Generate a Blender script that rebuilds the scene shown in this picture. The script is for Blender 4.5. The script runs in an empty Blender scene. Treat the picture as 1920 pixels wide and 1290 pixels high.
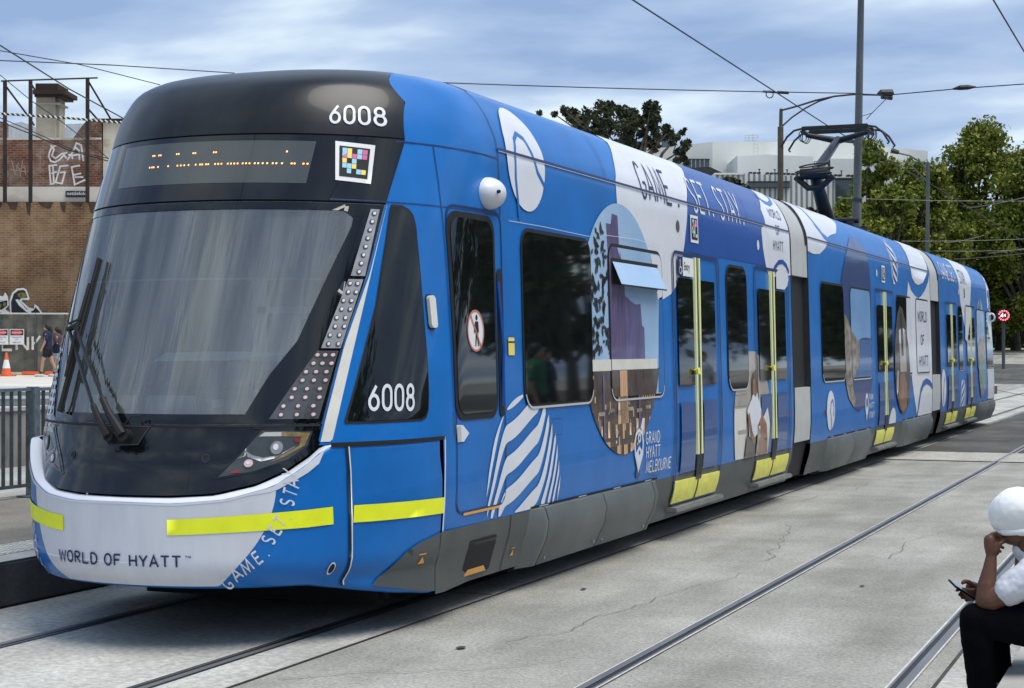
import bpy, bmesh, math, random
import numpy as np
from mathutils import Vector, Matrix
from mathutils.geometry import tessellate_polygon
from bisect import bisect_right
random.seed(7); rng = np.random.default_rng(7)
R = math.radians
sc = bpy.context.scene
# ------------------------------------------------------------------ camera
CAM = Vector((5.66, -8.0, 1.70)); YAW = R(22.0); PIT = math.atan(10/3200)
cd = bpy.data.cameras.new('camera'); cam = bpy.data.objects.new('camera', cd); sc.collection.objects.link(cam)
cam.location = CAM; cam.rotation_euler = (R(90)+PIT, 0, YAW)
cd.sensor_width = 36; cd.lens = 60.0; cd.clip_start = .1; cd.clip_end = 3000
sc.camera = cam
FW = Vector((-math.sin(YAW)*math.cos(PIT), math.cos(YAW)*math.cos(PIT), math.sin(PIT)))
RT = Vector((math.cos(YAW), math.sin(YAW), 0)); UP = RT.cross(FW)
FH = Vector((-math.sin(YAW), math.cos(YAW), 0))
def V(px, py, Z):
    "world point seen at photo pixel (px,py) at depth Z (survey helper)"
    return CAM + FW*Z + RT*((px-960)/3200*Z) - UP*((py-645)/3200*Z)
# ------------------------------------------------------------------ sky, sun, exposure
SUN_EL, SUN_AZ = R(66), R(97)      # azimuth measured from +Y towards +X
w = bpy.data.worlds.new('World'); sc.world = w; w.use_nodes = True
nt = w.node_tree; nt.nodes.clear()
def N(nt, t, **k):
    n = nt.nodes.new(t)
    for a, b in k.items():
        if a in n.inputs.keys() if isinstance(a, str) else False: n.inputs[a].default_value = b
        else: setattr(n, a, b)
    return n
out = N(nt, 'ShaderNodeOutputWorld'); bg = N(nt, 'ShaderNodeBackground'); bg.inputs['Strength'].default_value = .095
sky = N(nt, 'ShaderNodeTexSky'); sky.sky_type = 'NISHITA'; sky.sun_disc = False
sky.sun_elevation = SUN_EL; sky.sun_rotation = SUN_AZ; sky.altitude = 50; sky.air_density = 1.0; sky.dust_density = 1.5
tc = N(nt, 'ShaderNodeTexCoord'); sep = N(nt, 'ShaderNodeSeparateXYZ'); nt.links.new(tc.outputs['Generated'], sep.inputs[0])
mz = N(nt, 'ShaderNodeMath', operation='MAXIMUM'); nt.links.new(sep.outputs['Z'], mz.inputs[0]); mz.inputs[1].default_value = 0.0
az = N(nt, 'ShaderNodeMath', operation='ADD'); nt.links.new(mz.outputs[0], az.inputs[0]); az.inputs[1].default_value = .16
dx = N(nt, 'ShaderNodeMath', operation='DIVIDE'); nt.links.new(sep.outputs['X'], dx.inputs[0]); nt.links.new(az.outputs[0], dx.inputs[1])
dy = N(nt, 'ShaderNodeMath', operation='DIVIDE'); nt.links.new(sep.outputs['Y'], dy.inputs[0]); nt.links.new(az.outputs[0], dy.inputs[1])
cmb = N(nt, 'ShaderNodeCombineXYZ'); nt.links.new(dx.outputs[0], cmb.inputs[0]); nt.links.new(dy.outputs[0], cmb.inputs[1])
mp = N(nt, 'ShaderNodeMapping'); nt.links.new(cmb.outputs[0], mp.inputs[0])
mp.inputs['Rotation'].default_value = (0, 0, -YAW); mp.inputs['Scale'].default_value = (.75, 1.0, 1); mp.inputs['Location'].default_value = (1.3, 2.2, 0)
nz = N(nt, 'ShaderNodeTexNoise'); nz.inputs['Scale'].default_value = 1.7; nz.inputs['Detail'].default_value = 6; nz.inputs['Roughness'].default_value = .5; nz.inputs['Distortion'].default_value = .15
nt.links.new(mp.outputs[0], nz.inputs['Vector'])
rp = N(nt, 'ShaderNodeValToRGB'); nt.links.new(nz.outputs['Fac'], rp.inputs[0])
e = rp.color_ramp.elements; e[0].position = .40; e[0].color = (2.45, 3.5, 5.6, 1); e[1].position = .65; e[1].color = (7.2, 8.3, 8.8, 1)
m_ = e.new(.52); m_.color = (3.9, 5.0, 6.8, 1)
mx = N(nt, 'ShaderNodeMix', data_type='RGBA'); mx.inputs['Factor'].default_value = .9
nt.links.new(sky.outputs[0], mx.inputs['A']); nt.links.new(rp.outputs[0], mx.inputs['B'])
nt.links.new(mx.outputs['Result'], bg.inputs['Color']); nt.links.new(bg.outputs[0], out.inputs['Surface'])
sl = bpy.data.lights.new('sun', 'SUN'); sl.energy = 2.5; sl.angle = R(40); sl.color = (1, .95, .87)
so = bpy.data.objects.new('sun', sl); sc.collection.objects.link(so)
sd = Vector((math.sin(SUN_AZ)*math.cos(SUN_EL), math.cos(SUN_AZ)*math.cos(SUN_EL), math.sin(SUN_EL)))
so.rotation_euler = sd.to_track_quat('Z', 'Y').to_euler(); so.location = (20, -20, 40)
sc.view_settings.view_transform = 'Standard'; sc.view_settings.look = 'None'; sc.view_settings.exposure = 0.45; sc.view_settings.gamma = 1
sc.cycles.max_bounces = 7; sc.cycles.transparent_max_bounces = 8
# ------------------------------------------------------------------ materials
def pm(name, col, rough=.6, metal=0, var=0, scale=6, bump=0, bscale=None, coat=0, spec=.5, col2=None, stretch=(1,1,1), emis=None, est=0, ramp=(.35,.65), detail=6, local=True):
    m = bpy.data.materials.new(name); m.use_nodes = True; t = m.node_tree; b = t.nodes['Principled BSDF']
    b.inputs['Base Color'].default_value = (*col, 1); b.inputs['Roughness'].default_value = rough
    b.inputs['Metallic'].default_value = metal; b.inputs['Coat Weight'].default_value = coat; b.inputs['Coat Roughness'].default_value = .04
    b.inputs['Specular IOR Level'].default_value = spec
    if emis: b.inputs['Emission Color'].default_value = (*emis, 1); b.inputs['Emission Strength'].default_value = est
    if var or col2 or bump:
        c = t.nodes.new('ShaderNodeTexCoord'); mpn = t.nodes.new('ShaderNodeMapping'); mpn.inputs['Scale'].default_value = stretch
        t.links.new(c.outputs['Object'], mpn.inputs[0])
    if var or col2:
        n = t.nodes.new('ShaderNodeTexNoise'); n.inputs['Scale'].default_value = scale; n.inputs['Detail'].default_value = detail; n.inputs['Roughness'].default_value = .6
        t.links.new(mpn.outputs[0], n.inputs['Vector'])
        r = t.nodes.new('ShaderNodeValToRGB'); t.links.new(n.outputs['Fac'], r.inputs[0])
        a = col; d = col2 if col2 else tuple(min(1, x*(1+var)) for x in col)
        if not col2: a = tuple(x*(1-var) for x in col)
        r.color_ramp.elements[0].position = ramp[0]; r.color_ramp.elements[1].position = ramp[1]
        r.color_ramp.elements[0].color = (*a, 1); r.color_ramp.elements[1].color = (*d, 1)
        t.links.new(r.outputs[0], b.inputs['Base Color'])
    if bump:
        n2 = t.nodes.new('ShaderNodeTexNoise'); n2.inputs['Scale'].default_value = bscale or scale*4; n2.inputs['Detail'].default_value = 5
        t.links.new(mpn.outputs[0], n2.inputs['Vector'])
        bp = t.nodes.new('ShaderNodeBump'); bp.inputs['Strength'].default_value = bump; bp.inputs['Distance'].default_value = .02
        t.links.new(n2.outputs['Fac'], bp.inputs['Height']); t.links.new(bp.outputs[0], b.inputs['Normal'])
    return m
M = {}
M['blue'] = pm('blue_vinyl', (.003, .140, .47), .34, var=.10, scale=2.2, coat=.15, spec=.35)
M['blue2'] = pm('royal_blue_vinyl', (.003, .065, .32), .34, var=.08, scale=2, coat=.15, spec=.35)
M['navy'] = pm('navy_print', (.006, .018, .11), .35, coat=.3)
M['bluedark'] = pm('door_panel_blue', (.008, .07, .26), .3, var=.06, coat=.4)
M['white'] = pm('white_vinyl', (.70, .72, .77), .35, var=.035, scale=3, coat=.2)
M['lilac'] = pm('pale_grey_vinyl', (.64, .655, .71), .4, var=.05, scale=3, stretch=(3,1,.6), coat=.2)
M['cream'] = pm('cream_paint', (.66, .64, .58), .45, var=.05)
M['gloss'] = pm('black_gloss', (.004, .005, .007), .05, var=.2, coat=.2, spec=.45)
M['hood'] = pm('black_hood_paint', (.006, .008, .012), .30, var=.4, scale=3, stretch=(2.5,1,.5), coat=.12, spec=.3)
M['black'] = pm('black_rubber', (.006, .006, .007), .7, var=.2)
M['deep'] = pm('underframe_black', (.012, .012, .012), .9, var=.3)
M['dglass'] = pm('side_glass', (.006, .008, .009), .03, var=.3, spec=.55)
M['grey'] = pm('skirt_grey', (.075, .084, .084), .5, var=.10, scale=3, bump=.03)
M['grey2'] = pm('pod_grey', (.105, .118, .118), .45, var=.10, scale=3, bump=.02)
M['step'] = pm('step_grey', (.2, .21, .21), .4, metal=.3, var=.15)
M['yellow'] = pm('reflective_yellow', (.86, .92, .02), .4, var=.05)
M['kick'] = pm('kick_yellow', (.82, .78, .14), .5, var=.10, scale=6, stretch=(1,1,2))
M['pole'] = pm('pale_yellow_pole', (.85, .86, .42), .4, var=.05)
M['lightgrey'] = pm('cover_grey', (.46, .47, .46), .5, var=.05)
M['bellows'] = pm('bellows_fabric', (.028, .03, .03), .8, var=.2)
M['steel'] = pm('rail_steel', (.17, .175, .185), .5, metal=.35, var=.2, scale=4, stretch=(1,.2,1))
M['ink'] = pm('ink_navy', (.006, .02, .10), .4, var=.05)
M['orange'] = pm('orange_mark', (.75, .36, .08), .5, var=.05)
M['skyprint'] = pm('photo_sky', (.30, .48, .72), .3, col2=(.40, .56, .76), scale=1.2, coat=.4)
M['skyprint2'] = pm('photo_sky_deep', (.16, .33, .62), .3, col2=(.22, .42, .70), scale=1.2, coat=.4)
M['tower'] = pm('photo_tower', (.06, .05, .16), .3, col2=(.16, .11, .20), scale=9, stretch=(1,5,.4), coat=.4)
M['tower2'] = pm('photo_tower_light', (.16, .14, .30), .3, col2=(.07, .06, .16), scale=8, stretch=(1,6,.5), coat=.4)
M['brownprint'] = pm('photo_building', (.018, .012, .012), .3, col2=(.10, .06, .045), scale=7, stretch=(1,3,1), coat=.4)
M['gold'] = pm('photo_gold', (.75, .50, .26), .3, col2=(.45, .22, .10), scale=10, stretch=(1,8,.5), coat=.4)
M['leafprint'] = pm('photo_leaves', (.015, .022, .02), .4, var=.3, coat=.3)
M['stoneprint'] = pm('photo_stone', (.10, .08, .06), .3, col2=(.42, .36, .28), scale=10, coat=.3)
M['waterprint'] = pm('photo_water', (.03, .10, .30), .3, col2=(.06, .17, .42), scale=6, stretch=(1,1,5), coat=.4)
M['duskprint'] = pm('photo_dusk', (.02, .045, .17), .3, col2=(.03, .06, .22), scale=2, coat=.4)
M['skinprint'] = pm('photo_skin', (.33, .16, .09), .3, col2=(.16, .07, .04), scale=4, coat=.3)
M['beigeprint'] = pm('photo_beige', (.36, .33, .28), .3, col2=(.46, .43, .38), scale=3, coat=.3)
M['tealprint'] = pm('photo_teal', (.10, .30, .34), .3, col2=(.18, .40, .42), scale=6, coat=.3)
M['led'] = pm('led_orange', (.9, .4, .1), .5, emis=(1, .42, .12), est=2.2)
M['ledplate'] = pm('lamp_plate', (.30, .31, .33), .15, var=.2, scale=9, coat=.6)
M['ledplate2'] = pm('lamp_plate_dark', (.07, .075, .08), .15, var=.2, scale=9, coat=.6)
M['ledring'] = pm('lamp_ring', (.06, .06, .07), .3, var=.2)
M['leddot'] = pm('lamp_dot', (.75, .72, .74), .15, var=.1, coat=.5)
M['reddot'] = pm('lamp_dot_pink', (.70, .50, .50), .2, var=.1, coat=.5)
M['red'] = pm('red_reflector', (.22, .025, .025), .3, var=.1)
M['lens'] = pm('lamp_housing', (.035, .042, .042), .2, var=.3, scale=8, coat=.5)
M['chrome'] = pm('lamp_chrome', (.30, .32, .33), .4, metal=.4, var=.2)
M['amber'] = pm('amber_lens', (.22, .15, .05), .3, var=.35, scale=22, coat=.6)
M['disp'] = pm('display_glass', (.055, .062, .062), .12, var=.08, coat=.5)
M['signred'] = pm('sign_red', (.62, .05, .05), .5)
M['paper'] = pm('sign_white', (.75, .75, .75), .5, var=.03)
M['cyan'] = pm('code_cyan', (.30, .62, .80), .4); M['mag'] = pm('code_magenta', (.62, .12, .32), .4); M['yel'] = pm('code_yellow', (.85, .68, .14), .4)
M['redcode'] = pm('code_red', (.6, .18, .14), .4)

# windscreen glass: transparent pane, glossy coat, pale streaks mixed in to imitate cloud reflections
def glassmat(name, tint, ior, rough=.02, base=(.05,.055,.06), opaq=.25):
    m = bpy.data.materials.new(name); m.use_nodes = True; t = m.node_tree; t.nodes.clear()
    o = t.nodes.new('ShaderNodeOutputMaterial'); tr = t.nodes.new('ShaderNodeBsdfTransparent'); tr.inputs[0].default_value = (*tint, 1)
    df = t.nodes.new('ShaderNodeBsdfDiffuse'); df.inputs[0].default_value = (*base, 1)
    m1 = t.nodes.new('ShaderNodeMixShader'); t.links.new(tr.outputs[0], m1.inputs[1]); t.links.new(df.outputs[0], m1.inputs[2])
    gl = t.nodes.new('ShaderNodeBsdfGlossy'); gl.inputs['Roughness'].default_value = rough
    fr = t.nodes.new('ShaderNodeFresnel'); fr.inputs['IOR'].default_value = ior
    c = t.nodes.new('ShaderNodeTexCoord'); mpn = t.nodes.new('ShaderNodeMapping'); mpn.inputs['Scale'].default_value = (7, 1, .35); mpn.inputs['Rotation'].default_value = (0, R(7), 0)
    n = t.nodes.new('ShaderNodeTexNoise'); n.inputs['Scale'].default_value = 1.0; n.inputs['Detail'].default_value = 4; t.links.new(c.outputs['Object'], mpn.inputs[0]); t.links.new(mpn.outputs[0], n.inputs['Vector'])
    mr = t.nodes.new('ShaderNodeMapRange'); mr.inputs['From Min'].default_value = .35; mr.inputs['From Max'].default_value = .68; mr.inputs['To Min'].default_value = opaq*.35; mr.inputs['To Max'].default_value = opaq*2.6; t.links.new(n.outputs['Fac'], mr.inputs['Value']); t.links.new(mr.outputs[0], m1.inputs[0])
    bp = t.nodes.new('ShaderNodeBump'); bp.inputs['Strength'].default_value = .35; bp.inputs['Distance'].default_value = .05; t.links.new(n.outputs['Fac'], bp.inputs['Height']); t.links.new(bp.outputs[0], gl.inputs['Normal'])
    m2 = t.nodes.new('ShaderNodeMixShader'); t.links.new(fr.outputs[0], m2.inputs[0]); t.links.new(m1.outputs[0], m2.inputs[1]); t.links.new(gl.outputs[0], m2.inputs[2])
    t.links.new(m2.outputs[0], o.inputs['Surface']); return m
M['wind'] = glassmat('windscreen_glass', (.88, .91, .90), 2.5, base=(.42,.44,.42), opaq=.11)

M['clear'] = glassmat('clear_cab_glass', (.9, .93, .92), 1.45, base=(.3,.3,.3), opaq=.03)
# ------------------------------------------------------------------ object helpers
def link(o, parent=None):
    sc.collection.objects.link(o)
    if parent is not None:
        o.parent = parent
        if parent.location.length or True: o.matrix_parent_inverse = Matrix.Identity(4)
    return o
def tag(o, label=None, cat=None, group=None, kind=None):
    if label: o['label'] = label
    if cat: o['category'] = cat
    if group: o['group'] = group
    if kind: o['kind'] = kind
    return o
def empty(name, loc, label, cat, group=None, rz=0):
    o = bpy.data.objects.new(name, None); o.location = loc; o.rotation_euler = (0, 0, rz); o.empty_display_size = .2
    link(o); tag(o, label, cat, group); return o
class MB:
    "mesh collector: world-space geometry; build() re-bases it on the top thing's origin"
    def __init__(s): s.v = []; s.f = []; s.m = []; s.mats = []
    def mi(s, mat):
        mat = M[mat] if isinstance(mat, str) else mat
        if mat not in s.mats: s.mats.append(mat)
        return s.mats.index(mat)
    def add(s, vs, fs, mat):
        b = len(s.v); i = s.mi(mat); s.v += [tuple(p) for p in vs]
        for f in fs: s.f.append(tuple(b+k for k in f)); s.m.append(i)
        return s
    def box(s, a, b, mat, bev=0, mtx=None):
        x0, y0, z0 = a; x1, y1, z1 = b
        vs = [Vector(p) for p in ((x0,y0,z0),(x1,y0,z0),(x1,y1,z0),(x0,y1,z0),(x0,y0,z1),(x1,y0,z1),(x1,y1,z1),(x0,y1,z1))]
        fs = [(0,3,2,1),(4,5,6,7),(0,1,5,4),(1,2,6,5),(2,3,7,6),(3,0,4,7)]
        if bev:
            bm = bmesh.new(); bv = [bm.verts.new(p) for p in vs]
            for f in fs: bm.faces.new([bv[k] for k in f])
            bmesh.ops.bevel(bm, geom=bm.edges[:], offset=bev, segments=2, affect='EDGES'); bm.verts.index_update()
            vs = [v.co.copy() for v in bm.verts]; fs = [tuple(v.index for v in f.verts) for f in bm.faces]; bm.free()
        if mtx is not None: vs = [mtx @ p for p in vs]
        return s.add(vs, fs, mat)
    def tube(s, pts, r, mat, n=8, closed=False, cap=True):
        pts = [Vector(p) for p in pts]; k = len(pts); rr = r if isinstance(r, (list, tuple)) else [r]*k
        vs = []; up = None
        for i, p in enumerate(pts):
            a = pts[(i-1) % k] if (i or closed) else p; b = pts[(i+1) % k] if (i < k-1 or closed) else p
            d = (b-a).normalized()
            if up is None:
                up = d.orthogonal().normalized()
            u = (up - d*up.dot(d));
            if u.length < 1e-5: u = d.orthogonal()
            u.normalize(); up = u; q = d.cross(u)
            for j in range(n):
                an = 2*math.pi*j/n; vs.append(p + (u*math.cos(an) + q*math.sin(an))*rr[i])
        fs = []
        for i in range(k if closed else k-1):
            for j in range(n):
                fs.append((i*n+j, i*n+(j+1) % n, ((i+1) % k)*n+(j+1) % n, ((i+1) % k)*n+j))
        if cap and not closed: fs.append(tuple(range(n-1, -1, -1))); fs.append(tuple((k-1)*n+j for j in range(n)))
        return s.add(vs, fs, mat)
    def prism(s, poly, ext, mat):
        "poly: list of coplanar points, ext: extrusion vector"
        n = len(poly); p = [Vector(a) for a in poly]; q = [a+Vector(ext) for a in p]
        tri = tessellate_polygon([p]); fs = [tuple(t) for t in tri] + [tuple(n+k for k in reversed(t)) for t in tri]
        fs += [(i, (i+1) % n, n+(i+1) % n, n+i) for i in range(n)]
        return s.add(p+q, fs, mat)
    def build(s, name, parent=None, smooth=False, origin=None, ang=None):
        o0 = Vector(origin) if origin is not None else (root_loc(parent) if parent is not None else Vector((0,0,0)))
        me = bpy.data.meshes.new(name); me.from_pydata([tuple(Vector(v)-o0) for v in s.v], [], s.f)
        for m in s.mats: me.materials.append(m)
        me.polygons.foreach_set('material_index', s.m)
        if smooth: me.polygons.foreach_set('use_smooth', [True]*len(s.f))
        bm = bmesh.new(); bm.from_mesh(me)
        if smooth:
            bmesh.ops.remove_doubles(bm, verts=bm.verts, dist=1e-5)
            for ed in bm.edges:
                if len(ed.link_faces) == 2 and ed.calc_face_angle(0) > (ang or R(38)): ed.smooth = False
        bmesh.ops.recalc_face_normals(bm, faces=bm.faces[:]); bm.to_mesh(me); bm.free(); me.update()
        o = bpy.data.objects.new(name, me); link(o, parent)
        if parent is None: o.location = o0
        return o
def root_loc(o):
    while o.parent: o = o.parent
    return Vector(o.location)
def fix(o): return o

# ------------------------------------------------------------------ tram body surface (measured profile)
LEN = 33.4
ZK=[.15,.30,.365,.40,.48,.80,.93,1.0,1.27,2.57,3.0,3.12,3.28,3.42,3.50,3.54,3.57]
WK=[1.215,1.25,1.27,1.285,1.30,1.325,1.325,1.325,1.32,1.285,1.272,1.25,1.18,1.08,.94,.80,.60]
NK=[.25,.21,.19,.13,.09,.09,.13,.19,.24,.72,.93,.98,1.09,1.25,1.62,2.15,3.0]
LK=[1.65,1.65,1.65,1.65,1.65,1.65,1.65,1.6,1.6,1.5,1.45,1.4,1.35,1.3,1.2,1.1,1.]
zf = np.arange(.10, 3.6, .005)
def sm(K, s_hi=.03):
    y = np.interp(zf, ZK, K); k = np.exp(-.5*(np.arange(-24, 25)*.005/s_hi)**2); k /= k.sum()
    ys = np.convolve(np.pad(y, 24, mode='edge'), k, mode='valid')
    wgt = np.clip((3.46-zf)/.05, 0, 1)
    return list(ys*wgt + y*(1-wgt))
Wt, Nt, Lt = sm(WK), sm(NK, .05), sm(LK, .05)
NB = sm([.25,.21,.19,.13,.09,.09,.09,.09,.10,.2,.3,.4,.5,.6,.7,.75,.8])   # bumper surface: no recess
def tb(T, z):
    q = (z-.10)/.005; i = int(q)
    if i < 0: return T[0]
    if i >= len(T)-1: return T[-1]
    return T[i]+(T[i+1]-T[i])*(q-i)
PW = 2.12
def pw(z): return PW if z < 3.0 else float(np.interp(z, [3.0, 3.12, 3.28, 3.42, 3.50, 3.57], [2.12, 2.15, 2.3, 2.6, 2.8, 3.0]))
def frontY(X, z, T=None):
    W = tb(Wt, z); q = min(abs(X)/W, 1); p_ = pw(z)
    return tb(T or Nt, z) + tb(Lt, z)*(1-(1-q**p_)**(1/p_))
def c_front(X, z): return Vector((X, frontY(X, z), z))
def c_bump(X, z): return Vector((X, frontY(X, max(z, .366), NB), z))
def sideX(Y, z, T=None):
    if Y > LEN/2: Y = LEN-Y
    q = 1-(Y-tb(T or Nt, z))/tb(Lt, z); q = min(max(q, 0), 1); p_ = pw(z)
    return tb(Wt, z)*(1-q**p_)**(1/p_)
def c_side(Y, z): return Vector((sideX(Y, z), Y, z))
def c_sideb(Y, z): return Vector((sideX(Y, max(z, .366), NB), Y, z))
def nrm(ch, a, b, sgn):
    h = .004; n = (ch(a+h, b)-ch(a-h, b)).cross(ch(a, b+h)-ch(a, b-h))
    if n.length < 1e-9: return Vector((0, -1, 0))
    n.normalize()
    return n*sgn
class Decal(MB):
    "vinyl, glass and trim laid on the body surface; shapes are 2-D loops in chart coordinates"
    def __init__(s, chart='side'):
        super().__init__(); s.ch = {'side': c_side, 'front': c_front, 'bump': c_bump, 'sideb': c_sideb}[chart]
        s.front = chart in ('front', 'bump'); s.sgn = 1; s.nn = {}; s.allflat = True
        t = s.ch(.5 if s.front else 1.2, 2.0); n = nrm(s.ch, .5 if s.front else 1.2, 2.0, 1)
        if (n.y > 0) if s.front else (n.x < 0): s.sgn = -1
    def shape(s, loops, mat, layer=1, off=None, thick=0):
        if not isinstance(loops[0][0], (tuple, list)): loops = [loops]
        off = off if off is not None else .0015+.002*layer
        bm = bmesh.new(); flat = [p for l in loops for p in l]
        vs = [bm.verts.new((p[0], p[1], 0)) for p in flat]
        for t in tessellate_polygon([[Vector((p[0], p[1], 0)) for p in l] for l in loops]):
            try: bm.faces.new([vs[k] for k in t])
            except ValueError: pass
        a0 = min(p[0] for p in flat); a1 = max(p[0] for p in flat); b0 = min(p[1] for p in flat); b1 = max(p[1] for p in flat)
        cutsA, cutsB = [], []
        if s.front:
            st = .06; cutsA = [k*st for k in range(math.ceil(a0/st), math.floor(a1/st)+1)]
            cutsA += [sg*x for sg in (-1, 1) for x in (.93, .99, 1.05, 1.11) if a0 < sg*x < a1]
        else:
            cutsA = [c for c in [.7, .8, .9, 1.0, 1.1, 1.2, 1.3, 1.4, 1.5, 1.6, 1.75, 1.9, 2.05, 2.2]+[LEN-x for x in (.8, .9, 1.0, 1.1, 1.25, 1.4, 1.6, 1.8, 2.0)] if a0 < c < a1]
        st = .1 if s.front else .25
        cutsB = [k*st for k in range(math.ceil(b0/st), math.floor(b1/st)+1)]
        cutsB += [c for c in [3.02, 3.06, 3.1, 3.14, 3.18, 3.22, 3.26, 3.3, 3.34, 3.38, 3.42, 3.46, 3.5, 3.53, 3.56, .36, .39, .42, .45, .5, .55] if b0 < c < b1]
        for c in cutsA: bmesh.ops.bisect_plane(bm, geom=bm.verts[:]+bm.edges[:]+bm.faces[:], plane_co=(c, 0, 0), plane_no=(1, 0, 0))
        for c in cutsB: bmesh.ops.bisect_plane(bm, geom=bm.verts[:]+bm.edges[:]+bm.faces[:], plane_co=(0, c, 0), plane_no=(0, 1, 0))
        bm.verts.index_update()
        P = []; Q = []
        for v in bm.verts:
            a, b = v.co.x, v.co.y; n = nrm(s.ch, a, b, s.sgn); p = s.ch(a, b); P.append(p+n*off); s.nn[len(s.v)+len(P)-1] = n
            if thick: s.allflat = False; Q.append(p+n*(off-thick))
        fs = [tuple(v.index for v in f.verts) for f in bm.faces]
        if thick:
            n0 = len(P); fs += [tuple(n0+i for i in reversed(f)) for f in list(fs)]
            for ed in bm.edges:
                if len(ed.link_faces) == 1: i, j = ed.verts[0].index, ed.verts[1].index; fs.append((i, j, n0+j, n0+i))
            P += Q
        bm.free(); s.add(P, fs, mat); return s
    def build(s, name, parent=None, **k):
        if not s.allflat or len(s.nn) != len(s.v): return super().build(name, parent, **k)
        o0 = root_loc(parent); me = bpy.data.meshes.new(name); fs = []
        for f in s.f:      # face every polygon outward
            n = Vector((0, 0, 0)); pv_ = [Vector(s.v[i]) for i in f]
            for i in range(1, len(pv_)-1): n += (pv_[i]-pv_[0]).cross(pv_[i+1]-pv_[0])
            fs.append(f if n.dot(s.nn[f[0]]) >= 0 else f[::-1])
        me.from_pydata([tuple(Vector(v)-o0) for v in s.v], [], fs)
        for m in s.mats: me.materials.append(m)
        me.polygons.foreach_set('material_index', s.m); me.polygons.foreach_set('use_smooth', [True]*len(fs)); me.update()
        me.normals_split_custom_set_from_vertices([tuple(s.nn[i]) for i in range(len(s.v))])
        o = bpy.data.objects.new(name, me); link(o, parent); return o
def rrect(a0, b0, a1, b1, r=.08, n=5, sk=0):
    pts = []
    for cx, cy, s0 in ((a1-r, b1-r, 0), (a0+r, b1-r, 90), (a0+r, b0+r, 180), (a1-r, b0+r, 270)):
        for k in range(n+1):
            an = R(s0+90*k/n); pts.append((cx+r*math.cos(an), cy+r*math.sin(an)))
    return pts
def ell(cx, cy, rx, ry=None, n=40, a0=0, a1=360):
    ry = rx if ry is None else ry; k = n if a1-a0 >= 360 else n+1
    return [(cx+rx*math.cos(R(a0+(a1-a0)*i/n)), cy+ry*math.sin(R(a0+(a1-a0)*i/n))) for i in range(k)]
def rect(a0, b0, a1, b1): return [(a0, b0), (a1, b0), (a1, b1), (a0, b1)]
def ribbon(pts, w0, closed=False, w1=None):
    k = len(pts); L_, R_ = [], []
    for i, p in enumerate(pts):
        a = pts[(i-1) % k] if (i or closed) else p; b = pts[(i+1) % k] if (i < k-1 or closed) else p
        d1 = Vector((p[0]-a[0], p[1]-a[1])); d2 = Vector((b[0]-p[0], b[1]-p[1]))
        d1 = d1.normalized() if d1.length > 1e-9 else d2.normalized(); d2 = d2.normalized() if d2.length > 1e-9 else d1
        t = (d1+d2); t = t.normalized() if t.length > 1e-6 else d1
        n = Vector((-t.y, t.x)); c = max(.45, n.dot(Vector((-d1.y, d1.x))))
        w_ = (w0 if w1 is None else w0+(w1-w0)*i/(k-1))/2/c
        L_.append((p[0]+n.x*w_, p[1]+n.y*w_)); R_.append((p[0]-n.x*w_, p[1]-n.y*w_))
    if closed: return [L_, R_]
    return [L_+R_[::-1]]
def clip(poly, conv):
    "Sutherland-Hodgman: clip poly by a counter-clockwise convex loop"
    o = list(poly)
    for i in range(len(conv)):
        a = conv[i]; b = conv[(i+1) % len(conv)]; inp = o; o = []
        if not inp: return []
        def ins(p): return (b[0]-a[0])*(p[1]-a[1])-(b[1]-a[1])*(p[0]-a[0]) >= -1e-9
        def isec(p, q):
            x1, y1, x2, y2 = a[0], a[1], b[0], b[1]; dxx, dyy = q[0]-p[0], q[1]-p[1]
            den = (x2-x1)*dyy-(y2-y1)*dxx
            t = ((x2-x1)*(y1-p[1])-(y2-y1)*(x1-p[0]))/den if abs(den) > 1e-12 else 0
            return (p[0]+dxx*t, p[1]+dyy*t)
        for k in range(len(inp)):
            p, q = inp[k-1], inp[k]
            if ins(q):
                if not ins(p): o.append(isec(p, q))
                o.append(q)
            elif ins(p): o.append(isec(p, q))
    r = []
    for p in o:
        if not r or abs(p[0]-r[-1][0])+abs(p[1]-r[-1][1]) > 1e-6: r.append(p)
    return r
def arc(cx, cy, rx, ry, a0, a1, n=10): return [(cx+rx*math.cos(R(a0+(a1-a0)*i/n)), cy+ry*math.sin(R(a0+(a1-a0)*i/n))) for i in range(n+1)]
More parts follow.
